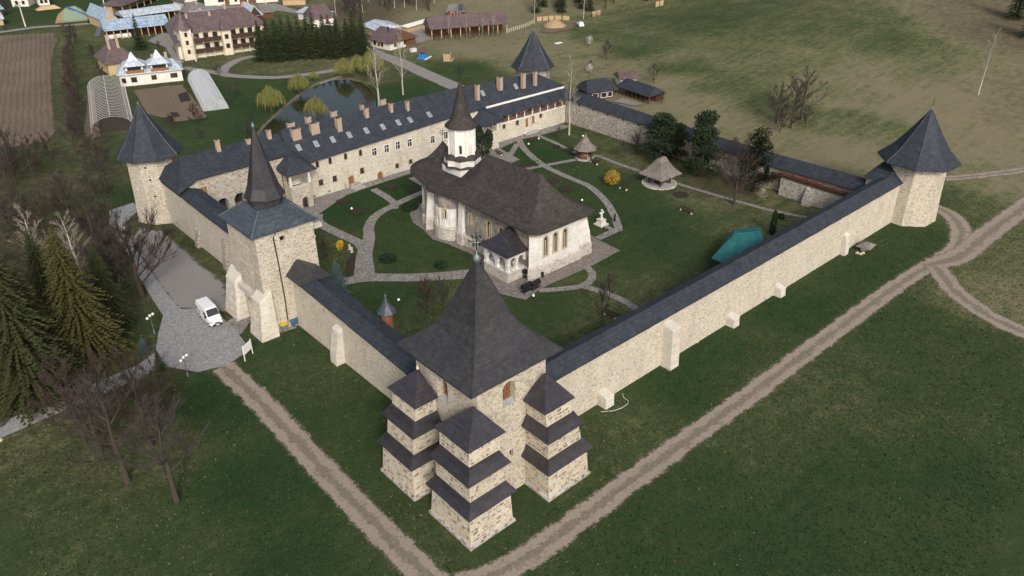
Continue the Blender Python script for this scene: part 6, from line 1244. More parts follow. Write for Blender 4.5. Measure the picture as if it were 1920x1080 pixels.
a = at(124, 40); b_ = at(160, 37); t = thing('tarp_stack', 'hay stack under blue and green tarpaulins beside the village lane', 'hay stack', tuple((a+b_)/2), math.atan2(b_.y-a.y, b_.x-a.x))
MB().loft([[(-7, -2.5, 0), (7, -2.5, 0), (7, 2.5, 0), (-7, 2.5, 0)], [(-5.5, -1.6, 2.6), (3, -1.6, 3.8), (3, 1.6, 3.8), (-5.5, 1.6, 2.6)], [(-2.5, -.2, 4.8), (1, -.2, 5.2), (1, .2, 5.2), (-2.5, .2, 4.8)]]).build('hay', 'straw', t, True)
MB().loft([[(-4.0, -2.45, .4), (4.6, -2.65, .4), (4.6, 2.65, .4), (-4.0, 2.45, .4)], [(-3.6, -1.75, 2.95), (2.9, -1.75, 3.9), (2.9, 1.75, 3.9), (-3.6, 1.75, 2.95)], [(-2.0, -.3, 5.0), (1, -.3, 5.35), (1, .3, 5.35), (-2.0, .3, 5.0)]]).build('green_sheet', 'tarp_green', t, True)
MB().beam((-1.8, -.4, 5.25), (6.6, -2.6, 1.2), 1.6, .3).beam((6.6, -2.6, 1.2), (8.0, -2.8, .2), 1.4, .3).build('blue_sheet', 'tarp_blue', t, True)
a = at(88, 17); t = MB().loft([[(a.x-4, a.y-1.5, 0), (a.x+5, a.y-2, 0), (a.x+5, a.y+1, 0), (a.x-4, a.y+2, 0)], [(a.x-2, a.y, 1.2), (a.x+3, a.y-1, 1.4), (a.x+3, a.y, 1.4), (a.x-2, a.y+.6, 1.2)]]).build('firewood_heap', 'pale_wood'); tag(t, 'heap of pale firewood in front of the red and white cottage', 'firewood heap')
t = thing('person', 'x', 'person'); bpy.data.objects.remove(t)
p = at(167, 44); person(p.x, p.y, .05, .3, 'tiny person in dark clothing on the village lane by the hay stack', 1.7)
p = at(10, 56); person(p.x, p.y, .05, 2, 'tiny person in dark clothing at the left end of the village lane', 1.7)
for u, v, u2, v2, l in [(204, 74, 228, 70, 'long white wrapped bale in front of the farm shed, left one'), (230, 71, 246, 69, 'shorter white wrapped bale in front of the farm shed')]:
    a, b_ = at(u, v), at(u2, v2); MB().tube([a+Vector((0, 0, .7)), b_+Vector((0, 0, .7))], .8, 8, cap=True).build('wrapped_bale', 'paper_white'); o = [q for q in bpy.data.objects if q.name.startswith('wrapped_bale')][-1]; tag(o, l, 'bale')
a, b_ = at(183, 70), at(188, 48); strip('drain_channel', [(a.x, a.y), (b_.x, b_.y)], 1.8, 'mulch_film')
# ================================================================ TREES AND PLANTS
def grow(rd, h, spread, nl, nb, ntw, trunk_r, fork=.3, up=.55, droop=0.0, twig_r=.022, lean=(0, 0)):
    """bare tree: returns trunk mesh builder and crown mesh builder (limbs and twigs)"""
    tr = MB(); cr = MB(); top = Vector((lean[0], lean[1], h))
    pts = [Vector((0, 0, -.3))]; 
    for k in range(1, 6): f = k/5; pts.append(Vector((lean[0]*f+rd.uniform(-.03, .03)*h*f, lean[1]*f+rd.uniform(-.03, .03)*h*f, h*f*.92)))
    tr.tube(pts, [trunk_r*1.25, trunk_r, trunk_r*.82, trunk_r*.6, trunk_r*.36, trunk_r*.14], 7)
    def on(f): s = f*5; i = min(int(s), 4); return pts[i].lerp(pts[i+1], s-i)
    def branch(p, d, L, r, n, g, dr):
        q = [p]; dd = d.copy()
        for k in range(n): dd = (dd+Vector((rd.uniform(-.25, .25), rd.uniform(-.25, .25), g-dr*k/n))).normalized(); q.append(q[-1]+dd*L/n)
        return q
    for i in range(nl):
        f = fork+(1-fork)*((i+rd.random()*.6)/nl)**.85*.97; a = i*2.4+rd.uniform(-.4, .4)
        p = on(f); L = spread*(1-.62*((f-fork)/(1-fork)))*rd.uniform(.75, 1.15); el = up*rd.uniform(.7, 1.3)+.35*(f-fork)
        d = Vector((math.cos(a)*math.cos(el), math.sin(a)*math.cos(el), math.sin(el)))
        r0 = trunk_r*.45*(1-f*.6); q = branch(p, d, L, r0, 4, .10, droop); cr.tube(q, [r0, r0*.75, r0*.5, r0*.3, twig_r], 5)
        for j in range(nb):
            s = rd.uniform(.2, 1)*4; ii = min(int(s), 3); bp = q[ii].lerp(q[ii+1], s-ii); ax = (q[ii+1]-q[ii]).normalized()
            bd = (ax+Vector((rd.uniform(-1, 1), rd.uniform(-1, 1), rd.uniform(-.35, .9)))*.75).normalized(); bl = L*rd.uniform(.22, .48)
            bq = branch(bp, bd, bl, .05, 3, .06, droop); cr.tube(bq, [r0*.33, r0*.25, max(twig_r, r0*.15), twig_r], 3)
            for w in range(ntw):
                s2 = rd.uniform(.15, 1)*3; k2 = min(int(s2), 2); wp = bq[k2].lerp(bq[k2+1], s2-k2); wa = (bq[k2+1]-bq[k2]).normalized()
                wd_ = (wa+Vector((rd.uniform(-1, 1), rd.uniform(-1, 1), rd.uniform(-.5, .8)-droop))*.8).normalized(); wl = bl*rd.uniform(.25, .6)
                mid = wp+wd_*wl*.5+Vector((rd.uniform(-.08, .08), rd.uniform(-.08, .08), .03))*wl; end = mid+(wd_+Vector((0, 0, .15-droop))).normalized()*wl*.5
                cr.tube([wp, mid, end], [twig_r, twig_r*.85, twig_r*.4], 3)
    return tr, cr
def tree_thing(tr, cr, name, bark, twig, label, cat='tree', group=None):
    t = thing(name, label, cat, (0, 0, 0), 0, group)
    tr.build('trunk', bark, t, True); cr.build('crown', twig, t, True); return t
def leafy(cr, rd, c, r, n, s, mi=0, shell=.55):
    for _ in range(n):
        d = Vector((rd.gauss(0, 1), rd.gauss(0, 1), rd.gauss(0, 1))).normalized()*(shell+(1-shell)*rd.random())
        p = Vector(c)+Vector((d.x*r[0], d.y*r[1], d.z*r[2])); a = Vector((rd.gauss(0, 1), rd.gauss(0, 1), rd.gauss(0, 1))).normalized(); b_ = a.orthogonal().normalized()
        k = s*rd.uniform(.6, 1.4); cr.add([p-a*k-b_*k*.5, p+a*k-b_*k*.4, p+a*k*.7+b_*k*.5, p-a*k*.8+b_*k*.6], [(0, 1, 2, 3)], mi)
def spruce(rd, h, r, whorls, per, clumps, droop=.35, size=.35, bare=.06):
    tr = MB(); cr = MB(); tr.ngon(0, 0, [(h*.018, -.3), (h*.012, h*.5), (.02, h)], 6)
    for k in range(whorls):
        f = bare+(1-bare)*(k+rd.random()*.7)/whorls; R_ = r*(1-f)**.75*rd.uniform(.66, 1.15)+.08; z = h*f
        n = max(4, int(per*(1-f*.6)))
        for i in range(n):
            a = 2*math.pi*(i+rd.random()*.8)/n+k*1.3; rr = R_*rd.uniform(.6, 1.12); dz = -droop*rr*rd.uniform(.6, 1.3)
            m_ = max(2, int(clumps*rr/r+1))
            ca, sa = math.cos(a), math.sin(a)
            for j in range(m_):
                s = (j+.4+rd.random()*.4)/m_; x = rr*s; zz = z+dz*s*s+rd.uniform(-.08, .08); w = size*(1.15-.55*s)*rd.uniform(.8, 1.3); l = rr/m_*1.25
                P = lambda t_, q, dz_: (ca*(x+t_)-sa*q, sa*(x+t_)+ca*q, zz+dz_)
                cr.add([P(-l*.5, 0, .05), P(0, -w, -w*.35), P(l*.75, rd.uniform(-.1, .1), -.12*l), P(0, w, -w*.35)], [(0, 1, 2), (0, 2, 3)])
                if rd.random() < .5: cr.add([P(-l*.3, 0, .02), P(l*.4, -.05, -w*.9), P(l*.5, .05, .0)], [(0, 1, 2)])
    return tr, cr
def place(proto, first, u=None, v=None, h=None, rz=0, sc=1.0, label=None, xy=None, group=None):
    p = at(u, v) if xy is None else Vector((*xy, hz1(*xy)))
    if not first.get(proto.name):
        first[proto.name] = 1; proto.location = p; proto.rotation_euler = (0, 0, rz); proto.scale = (sc,)*3 if not hasattr(sc, '__len__') else sc
        if label: proto['label'] = label
        if group: proto['group'] = group
        return proto
    c = copy_tree(proto, p, rz, sc, label)
    if group: c['group'] = group
    elif 'group' in c: del c['group']
    return c
USED = {}
R = random.Random
# --- protos (heights: unit scale = real metres)
sp1 = tree_thing(*spruce(R(1), 12, 2.6, 30, 13, 5), 'spruce_tree', 'bark_brown', 'spruce_needles', 'dark spruce')
sp2 = tree_thing(*spruce(R(2), 11, 2.9, 28, 12, 5, .28), 'spruce_tree', 'bark_brown', 'olive_needles', 'olive spruce')
big1 = tree_thing(*spruce(R(3), 20, 6.6, 58, 22, 15, .42, .30), 'conifer_tree', 'bark_brown', 'golden_needles', 'large golden green conifer')
big2 = tree_thing(*spruce(R(4), 24, 7.2, 62, 22, 15, .45, .31), 'conifer_tree', 'bark_brown', 'olive_needles', 'large olive conifer')
blu = tree_thing(*spruce(R(5), 6.6, 2.2, 24, 14, 6, .12, .24), 'blue_spruce', 'bark_brown', 'blue_needles', 'pale blue spruce')
por = lambda *a, **k: None
ba = [tree_thing(*grow(R(10+i), 12, 5.8, 15, 11, 11, .26, .20, .48, .04, .017), 'bare_tree', 'bark_brown', 'twig_grey', 'bare tree') for i in range(2)]
bb = [tree_thing(*grow(R(20+i), 9, 5.0, 14, 11, 11, .2, .10, .42, .06, .017), 'bare_tree', 'bark_brown', 'twig_red', 'bare reddish tree') for i in range(2)]
bush = [tree_thing(*grow(R(30+i), 5, 3.2, 14, 10, 9, .09, .03, .62, twig_r=.018), 'bare_bush', 'bark_dark', 'twig_grey' if i == 0 else 'twig_red', 'bare bush', 'bush') for i in range(2)]
birch = tree_thing(*grow(R(41), 17, 4.8, 17, 8, 9, .24, .22, .72, .10, .018), 'birch_tree', 'bark_pale', 'twig_pale', 'birch')
chest = tree_thing(*grow(R(55), 11.5, 9.0, 16, 13, 11, .40, .16, .42, .02, .028), 'bare_tree', 'bark_dark', 'twig_dark', 'dark chestnut')
# --- named individuals
place(big2, USED, 70, 745, rz=.4, label='tallest olive conifer at the left picture edge, further from the track')
place(big1, USED, 172, 672, rz=1, sc=.98, label='large golden green conifer standing left of the forecourt')
c = copy_tree(big1, at(20, 640), 2.2, .92, 'golden conifer behind the tallest olive conifer at the left edge')
copy_tree(big1, at(-60, 700), 1.1, 1.0, 'golden conifer cut by the left picture edge below the tallest one')
copy_tree(big1, at(-20, 610), 4.0, .85, 'golden conifer at the left edge behind the two tallest ones')
copy_tree(big1, at(95, 700), 5.2, .78, 'bushy golden conifer between the tallest olive one and the footpath')
copy_tree(big2, at(215, 610), 2.0, .55, 'low olive conifer at the right rear of the left conifer group')
c = copy_tree(big2, at(118, 640), 3.1, .72, 'shorter olive conifer squeezed between the two large conifers')
place(chest, USED, 268, 558, rz=.3, label='spreading dark bare chestnut beside the forecourt')
place(ba[0], USED, 332, 940, rz=.9, sc=1.05, label='leaning bare tree at the lower left with pale trunk foot')
place(ba[1], USED, 240, 905, rz=2.0, sc=1.15, label='bare dark tree left of the leaning one at the lower left')
place(bb[0], USED, 205, 790, rz=.2, sc=1.0, label='reddish bare tree over the footpath at lower left'); place(bb[1], USED, 160, 830, rz=1.7, sc=1.1, label='reddish bare tree below the footpath at the left')
place(bb[0], USED, 130, 770, rz=3.0, sc=.9, label='reddish bare tree nearest the left conifers by the footpath'); place(bb[1], USED, 262, 760, rz=2.6, sc=.9, label='reddish bare tree right of the footpath bend')
for u, v, s, l in [(285, 840, 1.0, 'dense bare tree in the middle of the lower left clump'), (190, 850, 1.0, 'dense bare tree at the left of the lower left clump'), (310, 775, .85, 'small bare tree at the upper right of the lower left clump')]: place(bb[0] if u != 190 else bb[1], USED, u, v, rz=u, sc=s, label=l)
place(bush[1], USED, 290, 800, rz=1, sc=1.0, label='bare reddish bush between the lower left bare trees')
place(blu, USED, 636, 558, rz=.4, label='pale blue spruce behind the left curtain wall near the gate tower')
place(blu, USED, 272, 662, rz=1.4, sc=.42, label='tiny blue spruce on the grass left of the forecourt'); place(sp1, USED, 302, 694, rz=.2, sc=(.32, .32, .27), label='small dark spruce at the mouth of the footpath')
for u, v, s, l in [(160, 545, .85, 'pale limbed bare tree behind the golden conifer, right one'), (95, 560, .95, 'pale limbed bare tree behind the golden conifer, left one')]:
    place(birch, USED, u, v, rz=u, sc=(s*1.1, s*1.1, s*.95), label=l)
# court trees
place(birch, USED, 1067, 253, rz=.5, sc=(.75, .75, 1.08), label='tall white birch in the court by the far curtain wall')
pr_ = MB(), MB(); rd = R(66); pr_[0].ngon(0, 0, [(.25, -.2), (.15, 5), (.05, 9)], 6)
for k in range(26):
    a = rd.uniform(0, 6.28); f = k/26; rr = (1-f)**.6*2.3*rd.uniform(.5, 1); z = 1.4+f*7.6; leafy(pr_[1], rd, (rr*math.cos(a), rr*math.sin(a), z), (1.35, 1.35, .85), 250, .125)
pine = tree_thing(*pr_, 'pine_tree', 'bark_brown', 'pine_needles', 'pine')
place(pine, USED, 1236, 300, rz=0, sc=(1.6, 1.6, 1.12), label='dense dark pine in front of the far curtain wall, left of the grey tree'); place(pine, USED, 1266, 298, rz=2, sc=(1.2, 1.2, .85), label='shadowed dark pine just right of the dense one')
place(pine, USED, 1313, 332, rz=1.2, sc=(1.45, 1.45, 1.5), label='tall dark pine in the middle of the far garden row'); place(pine, USED, 1412, 360, rz=2.9, sc=(1.35, 1.35, 1.4), label='dark pine at the right end of the far garden row')
place(bb[1], USED, 1376, 384, rz=.6, sc=(1.15, 1.15, 1.4), label='broad bare purple brown tree between the dark pines')
for u, v, s, l in [(1192, 285, .8, 'bare purple bush left of the dense dark pine'), (1268, 312, .55, 'low twiggy bush between the garden pines')]: place(bush[1], USED, u, v, rz=u, sc=s, label=l)
place(bush[0], USED, 1170, 298, rz=2, sc=.75, label='thin bare bush on the path left of the well pavilion')
place(bush[0], USED, 1047, 262, rz=.2, sc=.55, label='small bare tree beside the flower bed near the birch'); place(bush[1], USED, 1128, 595, rz=.2, sc=(.6, .6, 1.0), label='thin bare tree by the bench near the right curtain wall')
place(bush[1], USED, 1142, 560, rz=2, sc=(.6, .6, .8), label='small brown leaved tree on the lawn edge by the curving path'); place(bush[1], USED, 800, 590, rz=1.0, sc=(.9, .9, 1.1), label='bare bush on the lawn behind the front tower roof, left one'); place(bush[0], USED, 830, 575, rz=2.0, sc=(.8, .8, .9), label='bare bush on the lawn behind the front tower roof, right one')
place(bush[0], USED, 1180, 350, rz=2.0, sc=(.42, .42, .5), label='pale twiggy bush right of the yellow forsythia')
place(bush[1], USED, 612, 490, rz=2.0, sc=(.62, .62, .85), label='dark purple bush beside the gate tower')
place(bush[0], USED, 1107, 130, rz=1, sc=.5, label='small pale shrub above the tavern')
def leaf_thing(name, label, mat, blobs, n, s, u, v, cat='shrub', seed=1, shell=.5, stem=True):
    rd = R(seed); p = at(u, v); t = thing(name, label, cat, tuple(p)); cr = MB()
    for c, r in blobs: leafy(cr, rd, c, r, n, s, 0, shell)
    cr.build('crown', mat, t, True)
    if stem: MB().ngon(0, 0, [(.08, -.1), (.05, .9)], 5).build('stem', 'bark_dark', t, True)
    return t
leaf_thing('forsythia', 'round golden yellow forsythia bush in the court garden', 'forsythia_bloom', [((0, 0, 1.4), (1.9, 1.9, 1.35)), ((.5, .3, 1.7), (1.4, 1.4, 1.1)), ((-.5, -.3, 1.2), (1.4, 1.4, 1.0))], 420, .10, 1147, 345, seed=2)
leaf_thing('forsythia', 'small bright yellow bush between the gate tower and the grave stones', 'yellow_bloom', [((0, 0, 1.0), (.65, .65, .95)), ((.2, -.2, 1.4), (.4, .4, .7))], 260, .08, 638, 470, seed=3)
for i, (u, v, rx, hh, l) in enumerate([(727, 488, 1.55, .9, 'large clipped dark round shrub on the lawn, left one near the path'), (827, 500, 1.2, .9, 'smaller clipped dark round shrub on the lawn near the front tower finial'), (769, 391, 1.7, .8, 'clipped dark shrub by the church apse pavement'), (1464, 410, .6, 1.0, 'small round dark shrub beside the column cypress')]):
    leaf_thing('clipped_shrub', l, 'hedge_leaf', [((0, 0, hh*.45), (rx, rx, hh*.6)), ((0, 0, hh*.35), (rx*.9, rx*.9, hh*.55))], 700, .13, u, v, seed=10+i, shell=.8, stem=False)
leaf_thing('cypress', 'slender dark column cypress near the turquoise canopy', 'hedge_leaf', [((0, 0, .9), (.62, .62, .9)), ((0, 0, 2.2), (.58, .58, 1.3)), ((0, 0, 3.6), (.42, .42, 1.2))], 420, .12, 1447, 440, 'tree', 20, .7)
leaf_thing('yew_tree', 'dark green twin topped yew standing behind the church lantern', 'pine_needles', [((0, 0, 2.2), (2.1, 2.1, 2.2)), ((.9, -.7, 4.2), (1.0, 1.0, 1.9)), ((-.7, .6, 4.8), (1.1, 1.1, 2.0))], 1100, .15, 907, 291, 'tree', 22, .6)
for i, (u, v, s, l) in enumerate([(1105, 88, 1.0, 'white blossoming small tree at the meadow edge, upper one'), (1105, 138, .8, 'white blossoming bush above the tavern roof'), (1296, 300, .9, 'pale blossoming shrub against the far wall between two pines'), (1340, 318, 1.1, 'pale pinkish shrub against the far wall right of the tall pine'), (1428, 380, .8, 'pale shrub at the foot of the wall walk stair')]):
    leaf_thing('blossom_tree', l, 'blossom' if i < 2 else 'twig_pale', [((0, 0, 2.0*s), (1.5*s, 1.5*s, 1.5*s)), ((.4, .3, 2.8*s), (1.0*s, 1.0*s, 1.0*s))], 130, .10, u, v, 'tree', 30+i, .2)
leaf_thing('ivy_patch', 'dark ivy shrub below the far wall near the pines', 'purple_leaf', [((0, 0, 1), (1.4, 1.4, 1))], 200, .12, 1205, 283, 'shrub', 40)
# willows by the pond
def willow(rd, h, r, n):
    tr = MB().ngon(0, 0, [(.3, -.2), (.2, h*.4), (.06, h*.7)], 6); cr = MB()
    lobes = [(r*.45*rd.uniform(.7, 1.2)*math.cos(k*1.05), r*.45*rd.uniform(.7, 1.2)*math.sin(k*1.05), h*rd.uniform(.70, .95), r*rd.uniform(.38, .6)) for k in range(6)]+[(0, 0, h, r*.5)]
    for lx, ly, lh, lr in lobes: tr.tube([(0, 0, h*.3), (lx*.6, ly*.6, lh*.7), (lx, ly, lh*.95)], [.12, .08, .03], 4)
    for _ in range(n):
        lx, ly, lh, lr = rd.choice(lobes); a = rd.uniform(0, 6.28); q = math.sqrt(rd.random())*rd.uniform(.8, 1.2); x, y = lx+lr*q*math.cos(a), ly+lr*q*math.sin(a); z = lh*(1-.22*q*q)+rd.uniform(-.4, .3); L = rd.uniform(.25, .85)*z*(.3+.5*q); a2 = rd.uniform(0, 6.28); o = Vector((-math.sin(a2), math.cos(a2), 0))*rd.uniform(.03, .06)
        p = Vector((x, y, z)); s_ = Vector((rd.uniform(-.3, .3)+x*.06, rd.uniform(-.3, .3)+y*.06, 0)); q1 = p+s_-Vector((0, 0, L*.4)); q2 = q1+s_*.3-Vector((0, 0, L*.6)); cr.add([p-o*.4, p+o*.4, q1+o, q1-o, q2+o*.4, q2-o*.4], [(0, 1, 2, 3), (3, 2, 4, 5)])
    return tr, cr
wi = tree_thing(*willow(R(70), 7.2, 3.5, 1150), 'willow_tree', 'bark_brown', 'willow_leaf', 'willow')
for u, v, s, rz, l in [(510, 213, 1.0, 0, 'yellow green weeping willow left of the pond, nearest the wall'), (563, 178, .85, 1, 'yellow green weeping willow on the far left bank'), (596, 226, .85, 2, 'yellow green weeping willow against the range roof'), (647, 148, .85, 3, 'yellow green weeping willow at the far end of the pond'), (697, 145, 1.1, 4, 'yellow green willow behind the two white birches'), (672, 138, .8, 5, 'yellow green willow between the pond end and the birches'), (590, 152, .4, 2.5, 'small yellow green willow bush at the pond bank')]: place(wi, USED, u, v, rz=rz, sc=s, label=l)
place(bush[0], USED, 602, 228, rz=0, sc=.6, label='grey bush at the foot of the willow by the range roof')
place(birch, USED, 711, 200, rz=2, sc=(1.0, 1.0, 1.0), label='white birch on the right bank of the pond'); place(birch, USED, 756, 178, rz=4, sc=(.75, .75, 1.0), label='white birch standing alone right of the pond')
place(birch, USED, 1834, 178, rz=4.5, sc=(.62, .62, .95), label='lone pale birch on the right hillside')
# spruce row behind the pond (countable trees)
rd = R(80)
ORD = ['first', 'second', 'third', 'fourth', 'fifth', 'sixth', 'seventh', 'eighth', 'ninth', 'tenth', 'eleventh', 'twelfth', 'thirteenth', 'fourteenth', 'fifteenth', 'sixteenth', 'seventeenth', 'eighteenth', 'nineteenth', 'twentieth', 'twenty-first', 'twenty-second']
for i in range(15):
    u = 492+i*13.5+rd.uniform(-2, 2); v = 113-(u-492)*.055+rd.uniform(-2, 3); pr_t = (sp1, sp2)[i % 2]
    place(pr_t, USED, u, v, rz=rd.uniform(0, 6), sc=(1.3, 1.3, rd.uniform(.78, 1.05)), label=ORD[i]+' spruce from the guest house in the front line of the dense row', group='spruces in the row behind the pond')
for i in range(13):
    u = 505+i*14.5+rd.uniform(-3, 3); v = 100-(u-492)*.055+rd.uniform(-2, 2)
    place((sp1, sp2)[(i+1) % 2], USED, u, v, rz=rd.uniform(0, 6), sc=(1.3, 1.3, rd.uniform(.85, 1.12)), label=ORD[i]+' spruce from the guest house in the rear line of the dense row', group='spruces in the row behind the pond')
place(sp1, USED, 264, 93, rz=1, sc=(1.05, 1.05, .95), label='single dark spruce in front of the blue roofed farm shed')
place(sp2, USED, 34, 12, rz=1, sc=.6, label='small spruce before the white house in the top left corner')
# wood at the top: bare trunks and spruces
rd = R(81)
for i in range(46):
    u = rd.uniform(625, 815); v = rd.uniform(-22, 48)
    if v > 44-(abs(u-690)*.28 if u > 690 else 0): v -= 26
    place((ba[0], ba[1], birch)[i % 3], USED, u, v, rz=rd.uniform(0, 6), sc=(.9, .9, rd.uniform(.85, 1.15)) if i % 3 < 2 else (.5, .5, rd.uniform(.8, 1.1)), label='slender bare tree in the wood on the slope behind the village', group='bare trees in the upper wood')
for i in range(34):
    u = rd.uniform(1000, 1330); v = 36-(u-1000)*.105-rd.uniform(3, 30)
    pr_t = (sp1, ba[0], sp2, ba[1], sp1)[i % 5]
    place(pr_t, USED, u, v, rz=rd.uniform(0, 6), sc=rd.uniform(.8, 1.15), label='spruce at the wood edge above the meadow' if pr_t in (sp1, sp2) else 'bare tree at the wood edge above the meadow', group='spruces at the wood edge' if pr_t in (sp1, sp2) else 'bare trees at the wood edge')
place(birch, USED, 1094, 36, rz=2, sc=(.5, .5, 1), label='white birch trunk at the wood edge by the parked car'); place(birch, USED, 1002, 46, rz=1, sc=(.4, .4, .9), label='thin birch at the corner of the yellow board fence')
for u, v, s, l in [(1905, 35, 1.5, 'dark conifer in the top right corner, lower one'), (1890, -5, 1.4, 'dark conifer in the top right corner, upper left one'), (1935, -10, 1.5, 'dark conifer in the top right corner, upper right one'), (1930, 70, 1.3, 'dark conifer cut by the right picture edge')]: place(sp1 if v > 0 else sp2, USED, u, v, rz=u, sc=s, label=l)
# hillside trees
for u, v, s, pr_t, l in [(1482, 240, 1.3, bb[0], 'broad bare tree on the hillside beyond the far wall, right one of two'), (1455, 232, 1.0, bb[1], 'broad bare tree on the hillside beyond the far wall, left one of two'), (1510, 238, .9, bush[0], 'grey bare bush at the right of the broad hillside tree'), (1462, 248, 1.0, bush[1], 'bare bush at the foot of the broad hillside tree'), (1500, 225, 1.0, ba[0], 'taller bare tree behind the broad hillside tree'), (1137, 112, 1.1, bush[0], 'round bare tree above the tavern on the meadow edge'), (1150, 180, .7, bush[1], 'small bare tree in the tavern court'), (1225, 155, 1.0, bush[0], 'thin grey bush on the slope right of the tavern'), (1240, 195, .6, bush[1], 'reddish bush below the tavern wing')]: place(pr_t, USED, u, v, rz=u*.1, sc=s, label=l)
# scrub beside the fields, thicket on the left
rd = R(82)
for i in range(22):
    f = i/21; u = 133+rd.uniform(-9, 9)+f*12; v = 72+f*195
    place(bush[i % 2], USED, u, v, rz=rd.uniform(0, 6), sc=rd.uniform(.75, 1.25), label=ORD[i]+' bare scrub bush from the lane end of the hedge beside the ploughed field', group='scrub bushes in the field hedge')
for i in range(42):
    u = rd.uniform(-40, 205); v = rd.uniform(290, 455)
    place((ba[0], bb[0], bush[0], bb[1], ba[1], bush[1])[i % 6], USED, u, v, rz=rd.uniform(0, 6), sc=rd.uniform(.5, .8), label='bare tree of the tangled thicket left of the round tower', group='bare trees in the left thicket')
for i in range(14):
    u = rd.uniform(-30, 250); v = rd.uniform(470, 640)
    place((bb[0], bush[1], ba[1], bush[0])[i % 4], USED, u, v, rz=rd.uniform(0, 6), sc=rd.uniform(.6, .95), label='bare tree behind the large conifers on the left', group='bare trees behind the conifers')
for i, (u, v, s, l) in enumerate([(438, 185, .9, 'round bare fruit tree right of the covered greenhouse'), (368, 236, 1.0, 'dark bare fruit tree behind the long range'), (375, 262, .6, 'small bare fruit tree near the chimneys of the arcade range'), (325, 243, .7, 'bare fruit tree at the edge of the vegetable plots'), (190, 150, .9, 'bare tree left of the white house'), (175, 110, .8, 'bare tree beside the yellow house'), (410, 142, .6, 'bare bush by the park path'), (300, 100, .7, 'bare bush in the garden behind the white house'), (195, 268, .9, 'bare tree before the hoop greenhouse'), (350, 25, .8, 'bush beside the white gabled cottage'), (330, 100, .5, 'reddish shrub near the guest house wing'), (15, 25, 1.0, 'bare tree between the top left houses'), (0, 15, 1.0, 'bare tree at the top left picture edge')]):
    place((bush[0], bush[1])[i % 2], USED, u, v, rz=i, sc=s, label=l)
rd = R(83)
for i in range(14):
    u = 815+i*9.5+rd.uniform(-2, 2); place(bush[i % 2], USED, u, 79-i*.9, rz=i, sc=rd.uniform(.35, .5), label='low shrub in the row in front of the long brown barn', group='shrubs in front of the long barn')
for i, (u, v) in enumerate([(842, 72), (875, 70), (905, 68), (925, 66)]): place(birch, USED, u, v, rz=i, sc=(.3, .3, .45), label='thin young tree in front of the long brown barn', group='young trees in front of the long barn')
place(bush[0], USED, 470, 262, rz=1, sc=.9, label='dark scrub bush behind the gate spire by the pond'); place(bush[1], USED, 690, 205, rz=1, sc=.8, label='bare bush on the right pond bank')
for q in list(COL.objects):   # protos never set out would sit at the origin
    if q.parent is None and q.name in [z.name for z in (sp1, sp2, big1, big2, blu, birch, chest, pine, wi)+tuple(ba)+tuple(bb)+tuple(bush)] and not USED.get(q.name): print('unused', q.name)

# ================================================================ GRASS TUFTS (nobody could count them)
rg2 = np.random.default_rng(4); NT = 120000
ang = YAW+rg2.uniform(-.72, .72, NT); dist = np.sqrt(rg2.uniform(38**2, 165**2, NT)); tx = CAM.x+np.cos(ang)*dist; ty = CAM.y+np.sin(ang)*dist
ok = np.ones(NT, bool)
for pts_, ws_ in ROADS:
    q = np.array([(p.x, p.y) for p in pts_]); w_ = np.array(ws_)*.5+.25
    if q[:, 0].min() > 150 or np.hypot(q[:, 0]-CAM.x, q[:, 1]-CAM.y).min() > 180: continue
    for (qx, qy), r_ in zip(q, w_): ok &= (tx-qx)**2+(ty-qy)**2 > (max(r_, .7))**2
for poly in AREAS:
    q = np.array(poly); ins = np.zeros(NT, bool); j = len(q)-1
    for i in range(len(q)):
        c1 = (q[i, 1] > ty) != (q[j, 1] > ty)
        with np.errstate(divide='ignore', invalid='ignore'): xi = (q[j, 0]-q[i, 0])*(ty-q[i, 1])/(q[j, 1]-q[i, 1])+q[i, 0]
        ins ^= c1 & (tx < xi); j = i
    ok &= ~ins
for x0, x1, y0, y1 in [(-.8, 3.6, 0, 92), (0, 99, -.8, 3.6), (92.5, 98.5, 0, 92), (-9, 9, -9, 9), (-7, 5, 40, 53), (0, 96, 80, 92), (33, 48, 27, 62), (96.5, 107.5, -6, 6), (-5, 6, 87, 98)]: ok &= ~((tx > x0) & (tx < x1) & (ty > y0) & (ty < y1))
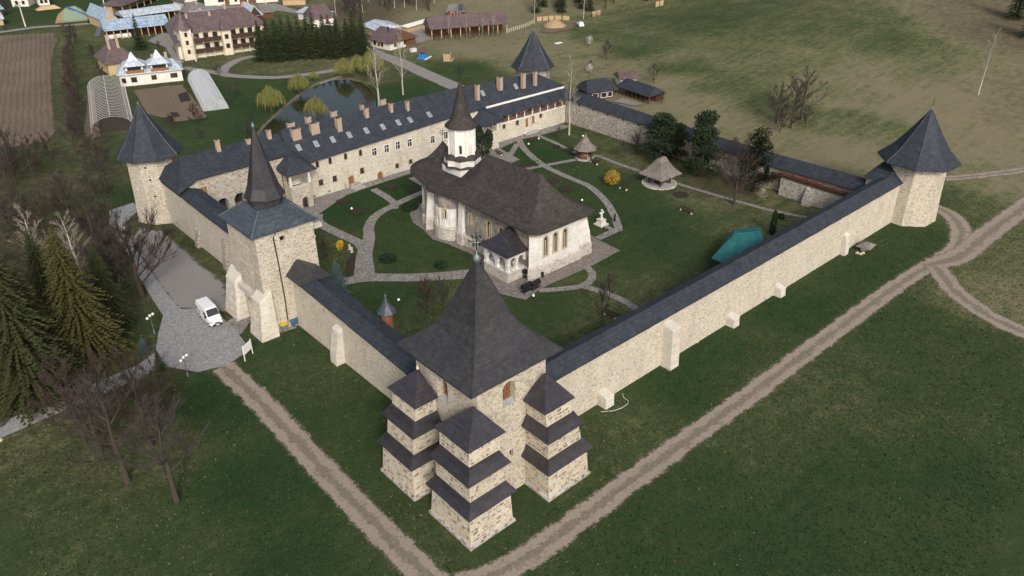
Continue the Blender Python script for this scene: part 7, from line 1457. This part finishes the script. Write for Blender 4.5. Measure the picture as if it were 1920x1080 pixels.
tx, ty = tx[ok], ty[ok]; tg, tl_ = ground_attr(tx, ty); tz = hz(tx, ty); n = len(tx)
inside = (tx > 0) & (tx < 96) & (ty > 0) & (ty < 80)
hh = rg2.uniform(.05, .20, n)*np.where(inside, .55, 1.0); ww_t = rg2.uniform(.05, .14, n); a = rg2.uniform(0, 6.28, n); lean = rg2.uniform(-.12, .12, (n, 2))
V = np.zeros((n, 5, 3)); ca, sa = np.cos(a), np.sin(a)
V[:, 0] = np.stack([tx-ca*ww_t, ty-sa*ww_t, tz-.01], 1); V[:, 1] = np.stack([tx+ca*ww_t, ty+sa*ww_t, tz-.01], 1); V[:, 2] = np.stack([tx+lean[:, 0], ty+lean[:, 1], tz+hh], 1)
V[:, 3] = np.stack([tx-sa*ww_t, ty+ca*ww_t, tz-.01], 1); V[:, 4] = np.stack([tx+sa*ww_t*.8, ty-ca*ww_t*.8, tz+hh*.6], 1)
k = np.arange(n)[:, None]*5
F = np.stack([k+np.array([0, 1, 2]), k+np.array([3, 4, 2])], 1).reshape(-1, 3)
me = bpy.data.meshes.new('grass_tufts'); me.vertices.add(n*5); me.vertices.foreach_set('co', V.ravel()); me.loops.add(len(F)*3); me.loops.foreach_set('vertex_index', F.ravel().astype(np.int32)); me.polygons.add(len(F)); me.polygons.foreach_set('loop_start', np.arange(0, len(F)*3, 3).astype(np.int32))
for nm, c in (('tuft_green', (.038, .062, .022)), ('tuft_olive', (.070, .078, .034)), ('tuft_straw', (.17, .145, .085)), ('tuft_dark', (.022, .040, .014))): fol(nm, c, .35, 2); me.materials.append(M[nm])
rr_ = rg2.random(n)+(.75-tg)*.6; mi = np.where(rr_ > .93, 2, np.where(rr_ > .62, 1, np.where(rr_ > .30, 0, 3)))
me.polygons.foreach_set('material_index', np.repeat(mi, 2).astype(np.int32)); me.update(calc_edges=True)
gt_ = bpy.data.objects.new('grass_tufts', me); COL.objects.link(gt_); tag(gt_, 'short rough grass growing over the lawns and meadow', 'grass', kind='stuff')
